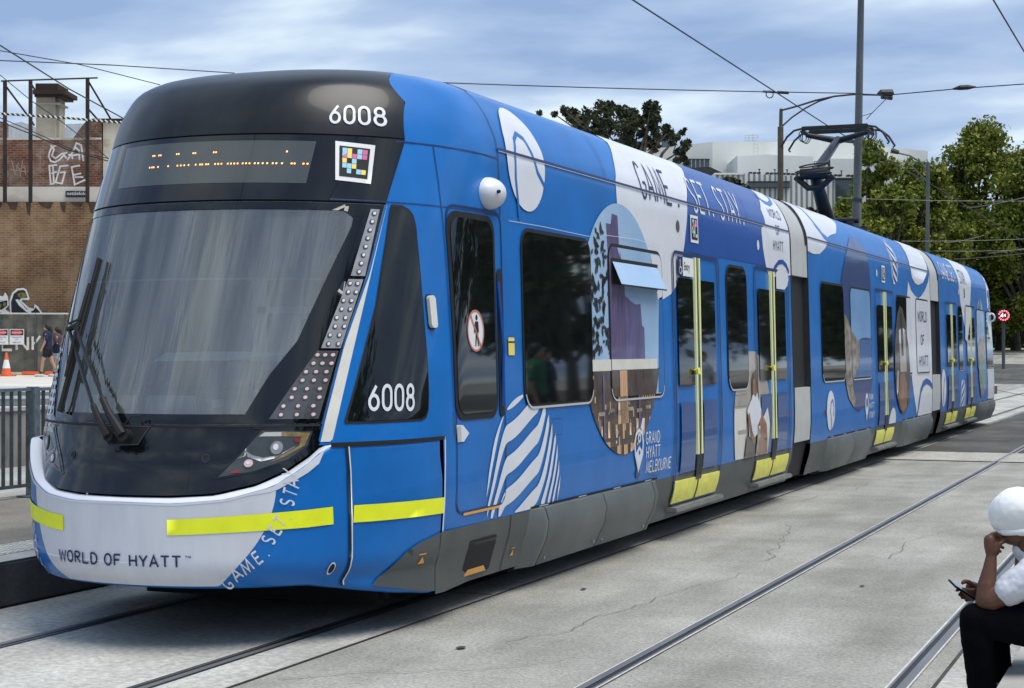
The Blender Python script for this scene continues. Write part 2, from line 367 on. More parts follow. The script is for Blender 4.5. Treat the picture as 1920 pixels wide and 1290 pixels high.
G_ = {
 'A': [[(0,0),(.5,1),(1,0)], [(.2,.34),(.8,.34)]], 'B': [[(.05,0),(.05,1)], [(.05,1)]+arc(.45,.77,.42,.23,90,-90)+[(.05,.54)], [(.05,.5)]+arc(.5,.27,.45,.27,90,-90)+[(.05,0)]],
 'C': [arc(.52,.5,.5,.5,50,310,14)], 'D': [[(.05,0),(.05,1)], [(.05,1)]+arc(.35,.5,.62,.5,90,-90,14)+[(.05,0)]],
 'E': [[(.08,0),(.08,1)], [(.08,.98),(.95,.98)], [(.08,.52),(.8,.52)], [(.08,.02),(.95,.02)]],
 'F': [[(.08,0),(.08,1)], [(.08,.98),(.95,.98)], [(.08,.5),(.8,.5)]], 'G': [arc(.5,.5,.48,.5,48,352,16), [(.55,.44),(.98,.44)]],
 'H': [[(.06,0),(.06,1)], [(.94,0),(.94,1)], [(.06,.5),(.94,.5)]], 'I': [[(.5,0),(.5,1)]], 'K': [[(.08,0),(.08,1)], [(.92,1),(.08,.45)], [(.3,.58),(.95,0)]],
 'L': [[(.08,1),(.08,.02),(.95,.02)]], 'M': [[(0,0),(.14,1),(.5,.12),(.86,1),(1,0)]], 'N': [[(.06,0),(.06,1),(.94,0),(.94,1)]],
 'O': [arc(.5,.5,.48,.5,0,340,18)+[(.98,.5)]], 'P': [[(.08,0),(.08,1)], [(.08,1)]+arc(.45,.74,.47,.26,90,-90)+[(.08,.48)]],
 'R': [[(.08,0),(.08,1)], [(.08,1)]+arc(.45,.76,.45,.24,90,-90)+[(.08,.52)], [(.42,.52),(.95,0)]],
 'S': [arc(.5,.75,.42,.25,35,180,8)+[(.12,.66),(.3,.55),(.7,.43),(.9,.32)]+arc(.5,.25,.42,.25,0,-145,8)],
 'T': [[(.5,0),(.5,1)], [(0,.98),(1,.98)]], 'U': [[(.06,1),(.06,.35)]+arc(.5,.35,.44,.35,180,360,10)+[(.94,1)]], 'W': [[(0,1),(.24,0),(.5,.85),(.76,0),(1,1)]],
 'Y': [[(0,1),(.5,.45),(1,1)], [(.5,.45),(.5,0)]], '.': [[(.35,.0),(.35,.09)]], '6': [arc(.5,.3,.42,.3,0,345,16)+[(.92,.3)], [(.72,1),(.14,.45)]],
 '0': [[(.08,.3)]+arc(.5,.3,.42,.3,180,360,8)+[(.92,.7)]+arc(.5,.7,.42,.3,0,180,8)+[(.08,.3)]], '8': [arc(.5,.28,.42,.28,0,345,14)+[(.92,.28)], arc(.5,.76,.36,.24,0,345,14)+[(.86,.76)]],
 '4': [[(.75,0),(.75,1),(.05,.3),(.98,.3)]], 'Z': [[(0,1),(1,1),(0,0),(1,0)]], ' ': []}
def text2d(txt, x, y, w_, h, gap, th, ang=0, widths=None, space=None):
    out = []; cx = 0; ca, sa = math.cos(ang), math.sin(ang)
    for ch in txt:
        ww = w_*{'I': .3, '.': .35, 'M': 1.25, 'W': 1.35, ' ': (space or .8)}.get(ch, 1)
        for pl in G_.get(ch, []):
            pts = [(cx+p[0]*ww, p[1]*h) for p in pl]; pts = [(x+a*ca-b*sa, y+a*sa+b*ca) for a, b in pts]
            closed = len(pts) > 4 and abs(pts[0][0]-pts[-1][0])+abs(pts[0][1]-pts[-1][1]) < 1e-4
            if closed: out.append(ribbon(pts[:-1], th, True))
            else: out.append(ribbon(pts, th*(1.5 if ch == '.' else 1)))
        cx += ww+gap
    return out
def put_text(d, polys, mat, layer):
    for i, lp in enumerate(polys): d.shape(lp, mat, off=.0015+.002*layer+.0003*(i % 6))
def bfont2d(txt, x, y, h, sx=1):
    cu = bpy.data.curves.new('lettering', 'FONT'); cu.body = txt; cu.size = 1; cu.resolution_u = 3
    ob = bpy.data.objects.new('lettering', cu); sc.collection.objects.link(ob)
    dg = bpy.context.evaluated_depsgraph_get(); dg.update(); me = bpy.data.meshes.new_from_object(ob.evaluated_get(dg))
    k = h/.72; vs = [(x+v.co.x*k*sx, y+v.co.y*k) for v in me.vertices]; fs = [tuple(p.vertices) for p in me.polygons]
    bpy.data.meshes.remove(me); bpy.data.objects.remove(ob); bpy.data.curves.remove(cu)
    return vs, fs

# ------------------------------------------------------------------ survey helpers: photo pixel -> point of a known surface
def ray(px, py): return FW + RT*((px-960)/3200) - UP*((py-645)/3200)
def on(axis, val, px, py):
    r = ray(px, py); return CAM + r*((val-CAM[axis])/r[axis])
def _inside(p):
    X, Y, z = p
    if z < .1 or z > 3.57: return False
    if Y > LEN/2: Y = LEN-Y
    q = 1-(Y-tb(Nt, z))/tb(Lt, z)
    if q >= 1: return False
    q = max(q, 0); p_ = pw(z); return abs(X) < tb(Wt, z)*(1-q**p_)**(1/p_)
def cast(px, py):
    r = ray(px, py); t = 7.5
    while t < 55:
        if _inside(CAM+r*t):
            a, b = t-.06, t
            for _ in range(16):
                m = (a+b)/2
                if _inside(CAM+r*m): b = m
                else: a = m
            return CAM+r*b
        t += .06
    raise ValueError((px, py))
def PS(*pts): return [(c.y, c.z) for c in (cast(*p) for p in pts)]
def PF(*pts): return [(c.x, c.z) for c in (cast(*p) for p in pts)]
def quad_map(q):
    "unit square -> quad given as bl, br, tr, tl"
    def f(u, v): return tuple((1-u)*(1-v)*q[0][k]+u*(1-v)*q[1][k]+u*v*q[2][k]+(1-u)*v*q[3][k] for k in (0, 1))
    return f
def mapl(loops, f): return [[f(*p) for p in l] for l in loops]
# ------------------------------------------------------------------ the tram
TR = empty('tram', (0, LEN/2, 0), 'long blue and white low-floor articulated tram standing on the near-left track', 'tram')
ZR = [.57,.65,.8,.93,1.05,1.15,1.27,1.5,1.8,2.1,2.4,2.57,2.75,2.9,2.97,3.01,3.05,3.09,3.13,3.17,3.21,3.25,3.29,3.33,3.37,3.41,3.45,3.48,3.51,3.53,3.55,3.57]
XE_Z = [1.0,1.15,1.27,1.72,2.15,2.58,3.0,3.25,3.47,3.52,3.57]; XE_X = [.93,.955,.965,.99,1.04,1.06,1.08,1.035,.85,.74,.42]
def xe(z): return min(float(np.interp(z, XE_Z, XE_X)), tb(Wt, z)-.02)
def grid(mb, rows, mat, flip=False):
    n = len(rows[0]); vs = [p for r in rows for p in r]
    fs = [(i*n+j, i*n+j+1, (i+1)*n+j+1, (i+1)*n+j) for i in range(len(rows)-1) for j in range(n-1)]
    mb.add(vs, fs, mat)
def end_body(name, tail=False, Y1=11.35):
    mb = MB(); fl = (lambda p: Vector((p.x, LEN-p.y, p.z))) if tail else (lambda p: p)
    for sg in (1, -1):
        def col(z):
            Wz, Nz, Lz = tb(Wt, z), tb(Nt, z), tb(Lt, z); x0 = xe(z); p_ = pw(z); ph0 = math.asin(min(1, (x0/Wz)**(p_/2)))
            r = []
            for k in range(17):
                ph = ph0+(math.pi/2-ph0)*k/16; r.append(Vector((Wz*math.sin(ph)**(2/p_), Nz+Lz*(1-max(0, math.cos(ph))**(2/p_)), z)))
            r += [Vector((Wz, y, z)) for y in (2.6, 5, 8, Y1)]
            return [fl(Vector((p.x*sg, p.y, p.z))) for p in r]
        cz_ = [col(z) for z in ZR if z >= 1.15]; zz_ = [z for z in ZR if z >= 1.15]
        for i_ in range(len(zz_)-1):
            if sg < 0 and not tail and 1.26 < zz_[i_] < 2.55:
                grid(mb, [cz_[i_][:5], cz_[i_+1][:5]], 'blue'); grid(mb, [cz_[i_][17:], cz_[i_+1][17:]], 'blue')
            else: grid(mb, [cz_[i_], cz_[i_+1]], 'blue')
        grid(mb, [[fl(Vector((sg*sideX(y, z), y, z))) for y in (1.62, 1.75, 2.6, 5, 8, Y1)] for z in ZR if z <= 1.16], 'blue')
    if not tail:
        m2 = MB(); grid(m2, [[Vector((-sideX(y, z)+.01, y, z)) for y in np.linspace(frontY(1.13, z), 2.62, 14)] for z in np.linspace(1.27, 2.57, 6)], 'clear'); m2.build('cab_side_window', TR, smooth=True)
    # flat roof cap
    z = 3.57; rowsL = []
    for (sx) in np.linspace(-1, 1, 13):
        rowsL.append([fl(Vector((sx*.6, max(y, frontY(abs(sx)*.6, z)), z+.012*(1-sx*sx)))) for y in (0, 3.4, 5, 8, Y1)])
    grid(mb, rowsL, 'blue')
    prof = [(tb(Wt, z), z) for z in ZR]; loop = [Vector((x, Y1, z)) for x, z in prof]+[Vector((-x, Y1, z)) for x, z in reversed(prof)]
    mb.add([fl(p) for p in loop], [tuple(range(len(loop)))], 'bellows')
    return mb.build(name, TR, smooth=True)
def mid_body(name, Y0, Y1):
    mb = MB(); prof = [(tb(Wt, z), z) for z in ZR]+[(.3, 3.58)]; prof = prof+[(-x, z) for x, z in reversed(prof)]
    grid(mb, [[Vector((x, y, z)) for x, z in prof] for y in (Y0, Y0+.02, (Y0+Y1)/2, Y1-.02, Y1)], 'blue')
    for y in (Y0, Y1): mb.add([Vector((x, y, z)) for x, z in prof], [tuple(range(len(prof)))], 'bellows')
    return mb.build(name, TR, smooth=True)
B1 = end_body('body_section'); B2 = mid_body('body_section', 12.32, 22.2); B3 = end_body('body_section', True, LEN-23.32)
B1['label'] = 'front section with the cab'; B2['label'] = 'middle section carrying the pantograph'; B3['label'] = 'rear section'
def profile_band(name, Ya, Yb, z0, z1, dx, mat, roof=False, parent=None):
    zs = [z0]+[z for z in ZR if z0 < z < z1]+[z1]; mb = MB()
    prof = [(tb(Wt, z)-dx, z) for z in zs]; prof += [(-x, z) for x, z in reversed(prof)]
    rows = [[Vector((x, y, z)) for x, z in prof] for y in (Ya, Yb)]
    grid(mb, rows, mat); n = len(prof)
    for y in (Ya, Yb): mb.add([Vector((x, y, z)) for x, z in prof], [tuple(range(n))], mat)
    mb.add([rows[0][0], rows[0][-1], rows[1][-1], rows[1][0]], [(0, 1, 2, 3)], mat)
    return mb.build(name, parent or TR, smooth=True)
for Ya, Yb, fr in ((11.35, 11.47, 1), (22.2, 22.3, 0)):
    gw = profile_band('gangway', Ya, Yb, .30, 3.50, .03, 'bellows')
    for k in range(3):
        profile_band('bellows_fold', Ya+.01+k*.036, Ya+.025+k*.036, .32, 3.52, .004, 'bellows', parent=gw)
for Ya, Yb in ((11.47, 12.32), (22.3, 23.32)):
    profile_band('upper_cover', Ya, Yb, 2.56, 3.53, .012, 'lightgrey')
    profile_band('bellows', Ya, Yb, 1.25, 2.56, .07, 'black')
    profile_band('lower_cover', Ya, Yb, .62, 1.25, .012, 'lightgrey')
    profile_band('bellows', Ya, Yb, .20, .62, .05, 'black')
    d = Decal(); d.shape([(Yb-.10, 2.95), (Yb-.0, 2.95), (Yb, 3.44), (Yb-.22, 3.50), (Yb-.10, 3.3)], 'black', off=-.004); d.build('rubber_seal', TR)

# ---- nose: bumper, fascia, windscreen, display band, hood
ZS = lambda x: float(np.interp(abs(x), [0,.3,.53,.72,.84,.94,.965], [.878,.880,.892,.942,1.015,1.115,1.16]))
ZRM = lambda x: float(np.interp(abs(x), [0,.34,.61,.82,.95,1.01,1.05], [.842,.838,.862,.93,1.04,1.12,1.15]))
def nose(tail=False):
    fl = (lambda p: Vector((p.x, LEN-p.y, p.z))) if tail else (lambda p: p)
    # bumper columns
    xm = sideX(1.62, .8, NB); phm = math.asin((xm/1.325)**(PW/2))
    cols = []
    for k in range(-34, 35):
        ph = phm*k/34; cols.append(math.copysign(math.sin(abs(ph))**(2/PW), ph))
    def zbo(u): return float(np.interp(abs(u)*1.325, [0, .95, 1.08, 1.20, 1.29, 1.325], [.365, .36, .325, .28, .235, .20]))
    def bp(u, z): X = u*tb(Wt, max(z, .365)); return Vector((X, frontY(X, max(z, .365), NB), z))
    mb = MB(); rows = []
    zb = .365
    inner = lambda s, dz: [fl(Vector((p.x*s, 1.5+(p.y-1.5)*s, p.z-dz))) for p in (bp(u, zbo(u)) for u in cols)]
    rows.append(inner(.75, .02)); rows.append(inner(.965, .016)); rows.append(inner(.99, .008))
    TS_ = (0, .04, .08, .12, .15, .18, .21, .24, .27, .30, .34, .4, .5, .6, .75, .88, .96, 1)
    for t in TS_: rows.append([fl(bp(u, zbo(u)+(ZRM(u*1.325)-zbo(u))*t)) for u in cols])
    def lip(u, t):
        X = u*1.325; p = bp(u, ZRM(X)); Xi = max(-.965, min(.965, X*.955)); q = c_front(Xi, ZS(Xi)-.012)+Vector((0, .02, 0))
        if abs(X) > 1.0:
            k = min(1, (abs(X)-1.0)/.06); q = q*(1-k)+Vector((p.x-math.copysign(.03, p.x), p.y+.03, p.z+.004))*k
        r = p*(1-t)+q*t; r.z = p.z+(q.z-p.z)*(1-(1-t)**2) ; return fl(r)
    for t in (.1, .25, .5, .75, 1): rows.append([lip(u, t) for u in cols])
    grid(mb, rows[:3+len(TS_)], 'blue'); grid(mb, rows[2+len(TS_):], 'white'); bump = mb.build('bumper', TR, smooth=True, ang=R(80))
    def face(name, zlo, zhi, nz, mat, off=0, sc_=1.0):
        m = MB(); rr = []
        for i in range(nz+1):
            r = []
            for k in range(-24, 25):
                u = math.sin(math.pi/2*k/24); t = i/nz
                if zlo is None: X = u*.965; z0 = ZS(X); z = z0+(zhi-z0)*t; X = u*min(.965, xe(z)) if i else X
                else: z = zlo+(zhi-zlo)*t; X = u*xe(z)*sc_
                p = c_front(X, z); r.append(fl(p+nrm(c_front, X, z, -1 if nrm(c_front, .3, 2, 1).y > 0 else 1)*off))
            rr.append(r)
        grid(m, rr, mat); return m.build(name, TR, smooth=True)
    fas = face('fascia', None, 1.262, 6, 'gloss')
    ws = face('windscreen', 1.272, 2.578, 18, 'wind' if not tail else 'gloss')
    db = face('display_band', 2.588, 2.995, 6, 'gloss', off=.004)
    hd = face('roof_hood', 3.008, 3.57, 18, 'hood')
    m = MB(); z = 3.572
    grid(m, [[fl(Vector((X, max(y, frontY(X, 3.57)), z+.012*(1-(X/.45)**2)))) for y in (0, 3.3)] for X in np.linspace(-.42, .42, 9)], 'hood'); m.build('roof_hood_top', TR, smooth=True)
    for z0, z1 in ((1.24, 1.29), (2.56, 2.61), (2.97, 3.03)):   # black backing strips behind the open joints
        m = MB(); grid(m, [[fl(c_front(math.sin(math.pi/2*k/24)*xe(z), z)+Vector((0, .012, 0))) for k in range(-24, 25)] for z in (z0, z1)], 'black')
        m.build('joint_seal', TR, smooth=True)
    return bump, fas, ws, db, hd
bump, fas, ws, db, hd = nose(); nose(True)

# windscreen details
VIEW = [(-.90,2.53),(.90,2.53),(.945,2.49),(.945,2.44),(.80,1.75),(.70,1.55),(.62,1.33),(-.62,1.33),(-.70,1.55),(-.80,1.75),(-.945,2.44),(-.945,2.49)]
d = Decal('front'); outer = [(x, z) for z in np.linspace(1.275, 2.575, 14) for x in [xe(z)-.004]]; outer = outer+[(-x, z) for x, z in reversed(outer)]
d.shape([outer, VIEW[::-1]], 'gloss', 1); d.build('glass_border', ws)
def lamp_strip(sg):
    d = Decal('front'); f = lambda l: [(sg*a, b) for a, b in l]
    d.shape(f([(.985,2.565),(1.035,2.565),(1.020,2.10),(.985,1.72),(.962,1.29),(.72,1.29),(.86,1.69),(.945,2.10)]), 'gloss', 2)
    pl = [([(1.006,2.545),(1.040,2.545),(1.028,2.135),(.973,2.135)], 'ledplate', 8, 1), ([(.967,2.115),(1.024,2.115),(.983,1.705),(.905,1.705)], 'ledplate', 8, 2),
          ([(.892,1.690),(.977,1.690),(.945,1.300),(.735,1.300)], 'ledplate2', 8, 3)]
    s = d.build('lamp_strip', TR)
    for q, mt, nr, nc in pl:
        e_ = Decal('front'); e_.shape(f(q), mt, 4); 
        for i in range(nr):
            v = (i+.55)/nr
            for j in range(nc):
                u = (j+.5+(.1 if i % 2 else -.1))/nc if nc > 1 else .5
                a = (1-u)*(1-v)*q[0][0]+u*(1-v)*q[1][0]+u*v*q[2][0]+(1-u)*v*q[3][0]; b = q[0][1]*(1-v)+q[3][1]*v
                rx = .0085 if nc < 3 else .012
                sl_ = .016
                e_.shape(f(ell(a, b, rx*1.2, sl_, 14)), 'ledring', 5); e_.shape(f(ell(a+.001, b+.002, rx*.72, sl_*.62, 12)), 'leddot' if nc < 3 else 'reddot', 6)
        e_.build('lamp_plate', s)
lamp_strip(1); lamp_strip(-1)
def headlight(sg):
    d = Decal('front'); f = lambda l: [(sg*a, b) for a, b in l]
    d.shape(f([(.70,1.25),(.945,1.25),(.935,1.16),(.86,1.07),(.70,1.0),(.52,.965),(.50,.975)]), 'gloss', 1)
    d.shape(f([(.712,1.238),(.93,1.23),(.915,1.15),(.84,1.075),(.70,1.012),(.53,.978),(.62,1.10)]), 'lens', 2)
    h = d.build('headlight', TR)
    e_ = Decal('front'); e_.shape(f([(.80,1.23),(.92,1.222),(.902,1.15),(.825,1.09),(.76,1.055),(.80,1.09),(.88,1.15),(.885,1.20),(.80,1.205)]), 'amber', 3)
    e_.shape(f([(.725,1.228),(.80,1.228),(.80,1.205),(.70,1.205)]), 'lightgrey', 3)
    e_.shape(f([(.64,1.13),(.66,1.09),(.72,1.065),(.78,1.08),(.86,1.14),(.865,1.15),(.80,1.10),(.73,1.085),(.68,1.10)]), 'chrome', 3)
    e_.shape([(a*1, b) for a, b in f(ell(.785, 1.14, .034, .045, 24))], 'ledring', 4); e_.shape(f(ell(.785, 1.14, .027, .037, 24)), 'chrome', 5); e_.shape(f(ell(.780, 1.145, .012, .018, 16)), 'leddot', 6)
    e_.shape(f(ell(.665, 1.055, .030, .030, 22)), 'ledring', 4); e_.shape(f(ell(.665, 1.055, .021, .022, 20)), 'reddot', 5); e_.shape(f(ell(.663, 1.057, .009, .010, 14)), 'leddot', 6)
    e_.shape(f([(.575,.998),(.625,1.025),(.63,1.0)]), 'red', 4); e_.shape(f([(.855,1.19),(.885,1.195),(.88,1.17),(.86,1.17)]), 'red', 5)
    e_.build('lamp_unit', h)
headlight(1); headlight(-1)
d = Decal('front')
for a in (-.45, .45): d.shape(ell(a, 1.085, .018, .02, 16), 'black', 1); d.shape([ell(a, 1.085, .021, .023, 16), ell(a, 1.085, .018, .02, 16)[::-1]], 'ledring', 2)
d.shape(rect(-.955,1.258,.955,1.270), 'black', 2)
d.build('washer_port', fas)
d = Decal('front'); d.shape([(-.23,1.262),(.11,1.262),(.045,1.155),(-.17,1.145)], 'black', 1); d.shape([[(-.23,1.262),(.11,1.262),(.045,1.155),(-.17,1.145)], [(-.222,1.257),(.10,1.257),(.042,1.160),(-.165,1.151)][::-1]], 'ledring', 2); d.build('wiper_recess', fas)
# destination display and front markings
d = Decal('front'); d.shape([(-.62,2.965),(.70,2.955),(.70,2.69),(-.58,2.695)], 'disp', 2); dsp = d.build('destination_display', TR)
d = Decal('front')
for z, xs in ((2.885, [-.32,-.305,-.27,-.255,-.13,-.115,-.01,.005,.13,.145,.56]), (2.81, [-.32,-.30,-.285,-.25,-.17,-.10,-.075,-.05,-.02,.03,.06,.075,.10,.115,.16,.18,.20,.24,.26,.28,.30,.33,.35,.37,.40,.42,.445,.47,.50,.52,.55,.60,.615,.66,.68])):
    for x in xs: d.shape(rect(x, z-.0045, x+.008, z+.0045), 'led', 4)
d.build('display_dots', dsp)
q = quad_map([(.832,2.715),(.985,2.70),(.968,2.945),(.79,2.96)])
def codetag(d, q, nav=True):
    d.shape(mapl([rect(0,0,1,1)], q)[0], 'paper', 4); d.shape(mapl([rect(.11,.11,.89,.89)], q)[0], 'black', 5)
    pat = [('c',1,5),('c',1,4.3),('y',2,5),('y',2,4.3),('c',4,5),('m',5,5),('m',1,4),('y',2,4),('m',3,4),('c',4,4),('m',5,4),('y',1,3),('c',3,3),('c',1,2),('c',2,2),('y',3,2),('c',2,1),('c',4,1),('y',5,1)]
    for c, i, j in pat:
        i, j = (i-1)*.13+.19, (j-1)*.13+.2; d.shape(mapl([rect(i, j, i+.12, j+.12)], q)[0], {'c':'cyan','m':'mag','y':'yel'}[c], 6)
d = Decal('front'); codetag(d, q); d.build('colour_tag', db)
def digits(d, q, mat, layer, th=.11):
    for i, lp in enumerate(text2d('6008', 0, 0, .205, 1, .06, 1)):
        pass
    k = 0
    for n, ch in enumerate('6008'):
        for pl in G_[ch]:
            pts = [(p[0]*.62, p[1]) for p in pl]; closed = len(pts) > 4 and abs(pts[0][0]-pts[-1][0])+abs(pts[0][1]-pts[-1][1]) < 1e-4
            lp = ribbon(pts[:-1] if closed else pts, .15, closed)
            lp = [[q((a*1+n*.80+.07)/3.2, b) for a, b in l] for l in lp]
            d.shape(lp, mat, off=.0015+.002*layer+.0004*k); k += 1
d = Decal('front'); q6 = PF((613,232),(731,238),(729,203),(617,196)); digits(d, quad_map([(q6[0][0]+.004,q6[0][1]+.008),(q6[1][0]-.004,q6[1][1]+.004),(q6[2][0]-.004,q6[2][1]-.01),(q6[3][0]+.004,q6[3][1]-.008)]), 'white', 2); d.build('fleet_number', hd)

# bumper graphics
d = Decal('bump')
circ = ell(.04, .93, .80, .80, 90)
clipz = []
white = [p for p in circ if p[1] < ZRM(p[0])-.0]
pts = [(x, ZRM(x)-.002) for x in np.linspace(-.80, .84, 30)]
low = [(x, z) for x, z in circ if z < ZRM(x)-.004 and z > .366]
loL = sorted([p for p in low if p[0] < .04], key=lambda p: p[0]); 
import itertools
def lower_arc():
    r = []
    for k in range(121):
        a = R(180+180*k/120); x, z = .03+.80*math.cos(a), .95+.80*math.sin(a)*.93
        if z < ZRM(x)-.004: r.append((x, max(z, .367)))
    return r
la = lower_arc()
d.shape(la+[(x, ZRM(x)-.002) for x in np.linspace(la[-1][0]-.001, la[0][0]+.001, 40)], 'lilac', 1)
d.build('bumper_disc_print', bump)
d = Decal('bump'); rim = [(x, ZRM(x)-.001) for x in np.linspace(-1.02, 1.02, 50)]; rim2 = [(x, ZRM(x)-.012-.045*max(0, (abs(x)-.7)/.3)) for x in np.linspace(1.0, -1.0, 50)]
d.shape(rim+rim2, 'white', 2); d.build('bumper_rim_print', bump)
d = Decal('bump'); T_ = text2d('WORLD OF HYATT', -.462, .485, .047, .060, .0165, .0105, space=.45); put_text(d, T_, 'ink', 4)
put_text(d, text2d('TM', .398, .535, .012, .012, .004, .003), 'ink', 4); d.build('lettering', bump)
# GAME. SET. STAY. running up the right side of the bumper, letter by letter
path = [(432,1096),(462,1066),(492,1040),(508,1008),(520,990),(538,962),(548,940),(552,918)]
L_ = 'GAME. SET. STAY.'
pix = [(427,1093),(444,1075),(463,1061),(482,1045),(496,1035),None,(503,1012),(515,993),(525,977),(537,966),None,(540,941),(549,922),(556,904),(556,885),(567,872)]
d = Decal('bump'); k = 0; cen_ = [p for p in pix if p]; q_i = 0
for i, ch in enumerate(L_):
    if pix[i] is None: continue
    a_ = cen_[max(0, q_i-1)]; b_ = cen_[min(len(cen_)-1, q_i+1)]; q_i += 1; x0, y0 = pix[i]
    t = Vector((b_[0]-a_[0], b_[1]-a_[1])).normalized(); u = Vector((t.y, -t.x))
    hh = 24; ww = {'M': 18, 'A': 16, 'G': 14, '.': 5}.get(ch, 12)
    if ch == '.': x0 -= u.x*-1; y0 -= u.y*-1
    cs = [(x0-t.x*ww/2-u.x*hh/2, y0-t.y*ww/2-u.y*hh/2), (x0+t.x*ww/2-u.x*hh/2, y0+t.y*ww/2-u.y*hh/2), (x0+t.x*ww/2+u.x*hh/2, y0+t.y*ww/2+u.y*hh/2), (x0-t.x*ww/2+u.x*hh/2, y0-t.y*ww/2+u.y*hh/2)]
    qm = quad_map(PF(*cs))
    for pl in G_[ch]:
        closed = len(pl) > 4 and abs(pl[0][0]-pl[-1][0])+abs(pl[0][1]-pl[-1][1]) < 1e-4
        for lp in [ribbon(pl[:-1] if closed else pl, .17 if ch != '.' else .5, closed)]: d.shape([[qm(*p) for p in l] for l in lp], 'white', off=.0085+.0004*(k % 5)); k += 1
d.build('lettering', bump)
d = Decal('bump'); k = 0
for i, ch in enumerate('STAY.'):
    qm = quad_map([(-.87+.030*i, .645-.066*i), (-.845+.030*i, .585-.066*i), (-.795+.030*i, .605-.066*i), (-.82+.030*i, .665-.066*i)])
    for pl in G_[ch]: d.shape([[qm(*p) for p in l] for l in ribbon(pl, .17)], 'white', off=.0055+.0004*(k % 5)); k += 1
d.build('lettering', bump)
d = Decal('bump'); d.shape([(.30,.748),(.30,.660),(.55,.672),(.95,.690),(1.045,.700),(1.045,.800),(.95,.790),(.55,.762)], 'yellow', 3); d.build('reflective_strip', bump)
d = Decal('bump'); d.shape([(-.42,.745),(-.42,.655),(-.55,.662),(-.95,.690),(-1.045,.700),(-1.045,.800),(-.95,.790),(-.55,.750)], 'yellow', 3); d.build('reflective_strip', bump)
d = Decal('sideb'); d.shape([(.80,.700),(1.0,.697),(1.3,.694),(1.612,.690),(1.612,.788),(1.3,.793),(1.0,.797),(.80,.800)], 'yellow', 3); d.build('reflective_strip', bump)
d = Decal('sideb'); d.shape([(.800,.33),(.815,.33),(.785,.75),(.757,1.148),(.742,1.148),(.770,.75)], 'black', 4); d.shape([(.815,.335),(.822,.335),(.792,.75),(.764,1.14),(.757,1.14),(.785,.75)], 'white', 4)
d.shape([(.66,1.138),(1.62,1.143),(1.62,1.166),(.66,1.166)], 'black', 3)
d.shape([(1.612,.55),(1.626,.55),(1.626,1.16),(1.612,1.16)], 'white', 3)
d.shape(ell(.70,.445,.020,.036,18), 'white', 3); d.shape(ell(.70,.445,.015,.027,18), 'black', 4)
d.shape([(1.0,.31),(1.07,.37),(1.14,.43),(1.22,.49),(1.35,.535),(1.50,.56),(1.626,.575),(1.626,.205),(1.4,.235),(1.2,.275)], 'grey', off=.010)
d.shape([(1.36,.405),(1.43,.405),(1.395,.445)], 'orange', off=.014); d.shape([(1.355,.458),(1.43,.458),(1.43,.466),(1.355,.466)], 'orange', off=.014)
d.build('corner_panel_trim', bump)

# side of the cab
d = Decal(); PL_ = [(float(frontY(xe(z), z))+.010, z) for z in np.linspace(1.168, 2.575, 30)]; PR_ = PS(*[(725-102*t, 385+439*t) for t in np.linspace(0, 1, 14)])
d.shape(PL_[::-1]+[], 'cream', 1) if False else d.shape([p for p in PL_]+[p for p in PR_]+[(PR_[-1][0]-.015, 1.168)], 'cream', 1); d.build('pillar_stripe', B1)
tri = PS((733,383.5),(753,385),(766,392),(774,402),(779.5,421),(787,500),(794.4,592),(802,685),(804,740),(803,770),(799,783),(790.7,789),(700,794),(647,795),(645,790),(668,710),(703,573),(722,450),(730,391))
d = Decal(); d.shape(tri, 'black', 1)
cen = (sum(p[0] for p in tri)/len(tri), sum(p[1] for p in tri)/len(tri))
d.shape([(cen[0]+(a-cen[0])*.955, cen[1]+(b-cen[1])*.975) for a, b in tri], 'dglass', 2); wt = d.build('cab_quarter_window', B1)
d = Decal(); digits(d, quad_map(PS((687,768),(777,768),(777,722),(687,724))), 'white', 4); d.build('fleet_number', B1)
def side_window(sec, a, b, z0=1.32, z1=2.52, r=.11, name='side_window', mat='dglass', frame='black', fw=.028, lower=True):
    d = Decal(); d.shape(rrect(a-fw, z0-fw, b+fw, z1+fw, r+fw), frame, 3); d.shape(rrect(a, z0, b, z1, r), mat, 5)
    if lower:
        pts = rrect(a-fw*.5, z0-fw*1.0, b+fw*.5, z1, r+fw)
        low_ = [p for p in pts if p[1] < z0+.10]
        d.shape(ribbon(low_, .016), 'lightgrey', 6)
    return d.build(name, sec)
# cab door
d = Decal(); ring = rrect(1.80,.66,2.62,2.62,.09); d.shape([ring, [(1.812+(a-1.80)*.971, .672+(b-.66)*.988) for a, b in ring][::-1]], 'ink', 2)
d.shape(rect(1.92,.645,2.52,.662), 'orange', 3)
hp = PS((854,797),(866,797),(878,812),(868,828),(856,829)); d.shape(hp, 'white', 3); hp = PS((855,800),(862,799),(863,826),(856,827)); d.shape(hp, 'lightgrey', 4)
cdoor = d.build('cab_door', TR)
d = Decal(); d.shape(rrect(1.79,1.25,2.49,2.58,.12), 'black', 3); d.shape(rrect(1.83,1.29,2.45,2.54,.10), 'dglass', 5); cw = d.build('door_window', cdoor)
d = Decal(); d.shape(ell(2.12,1.82,.135,.135,36), 'paper', 6); d.shape([ell(2.12,1.82,.135,.135,36), ell(2.12,1.82,.122,.122,36)[::-1]], 'redcode', 7)
d.shape(ell(2.135,1.905,.018,.018,14), 'black', 7); d.shape([(2.11,1.88),(2.16,1.88),(2.17,1.81),(2.155,1.81),(2.155,1.79),(2.165,1.72),(2.15,1.72),(2.137,1.785),(2.12,1.72),(2.105,1.72),(2.118,1.80),(2.115,1.83),(2.10,1.80),(2.09,1.81)], 'black', 7)
d.shape([(2.035,1.91),(2.045,1.92),(2.20,1.725),(2.19,1.715)], 'redcode', 8); d.build('no_entry_sticker', cdoor)
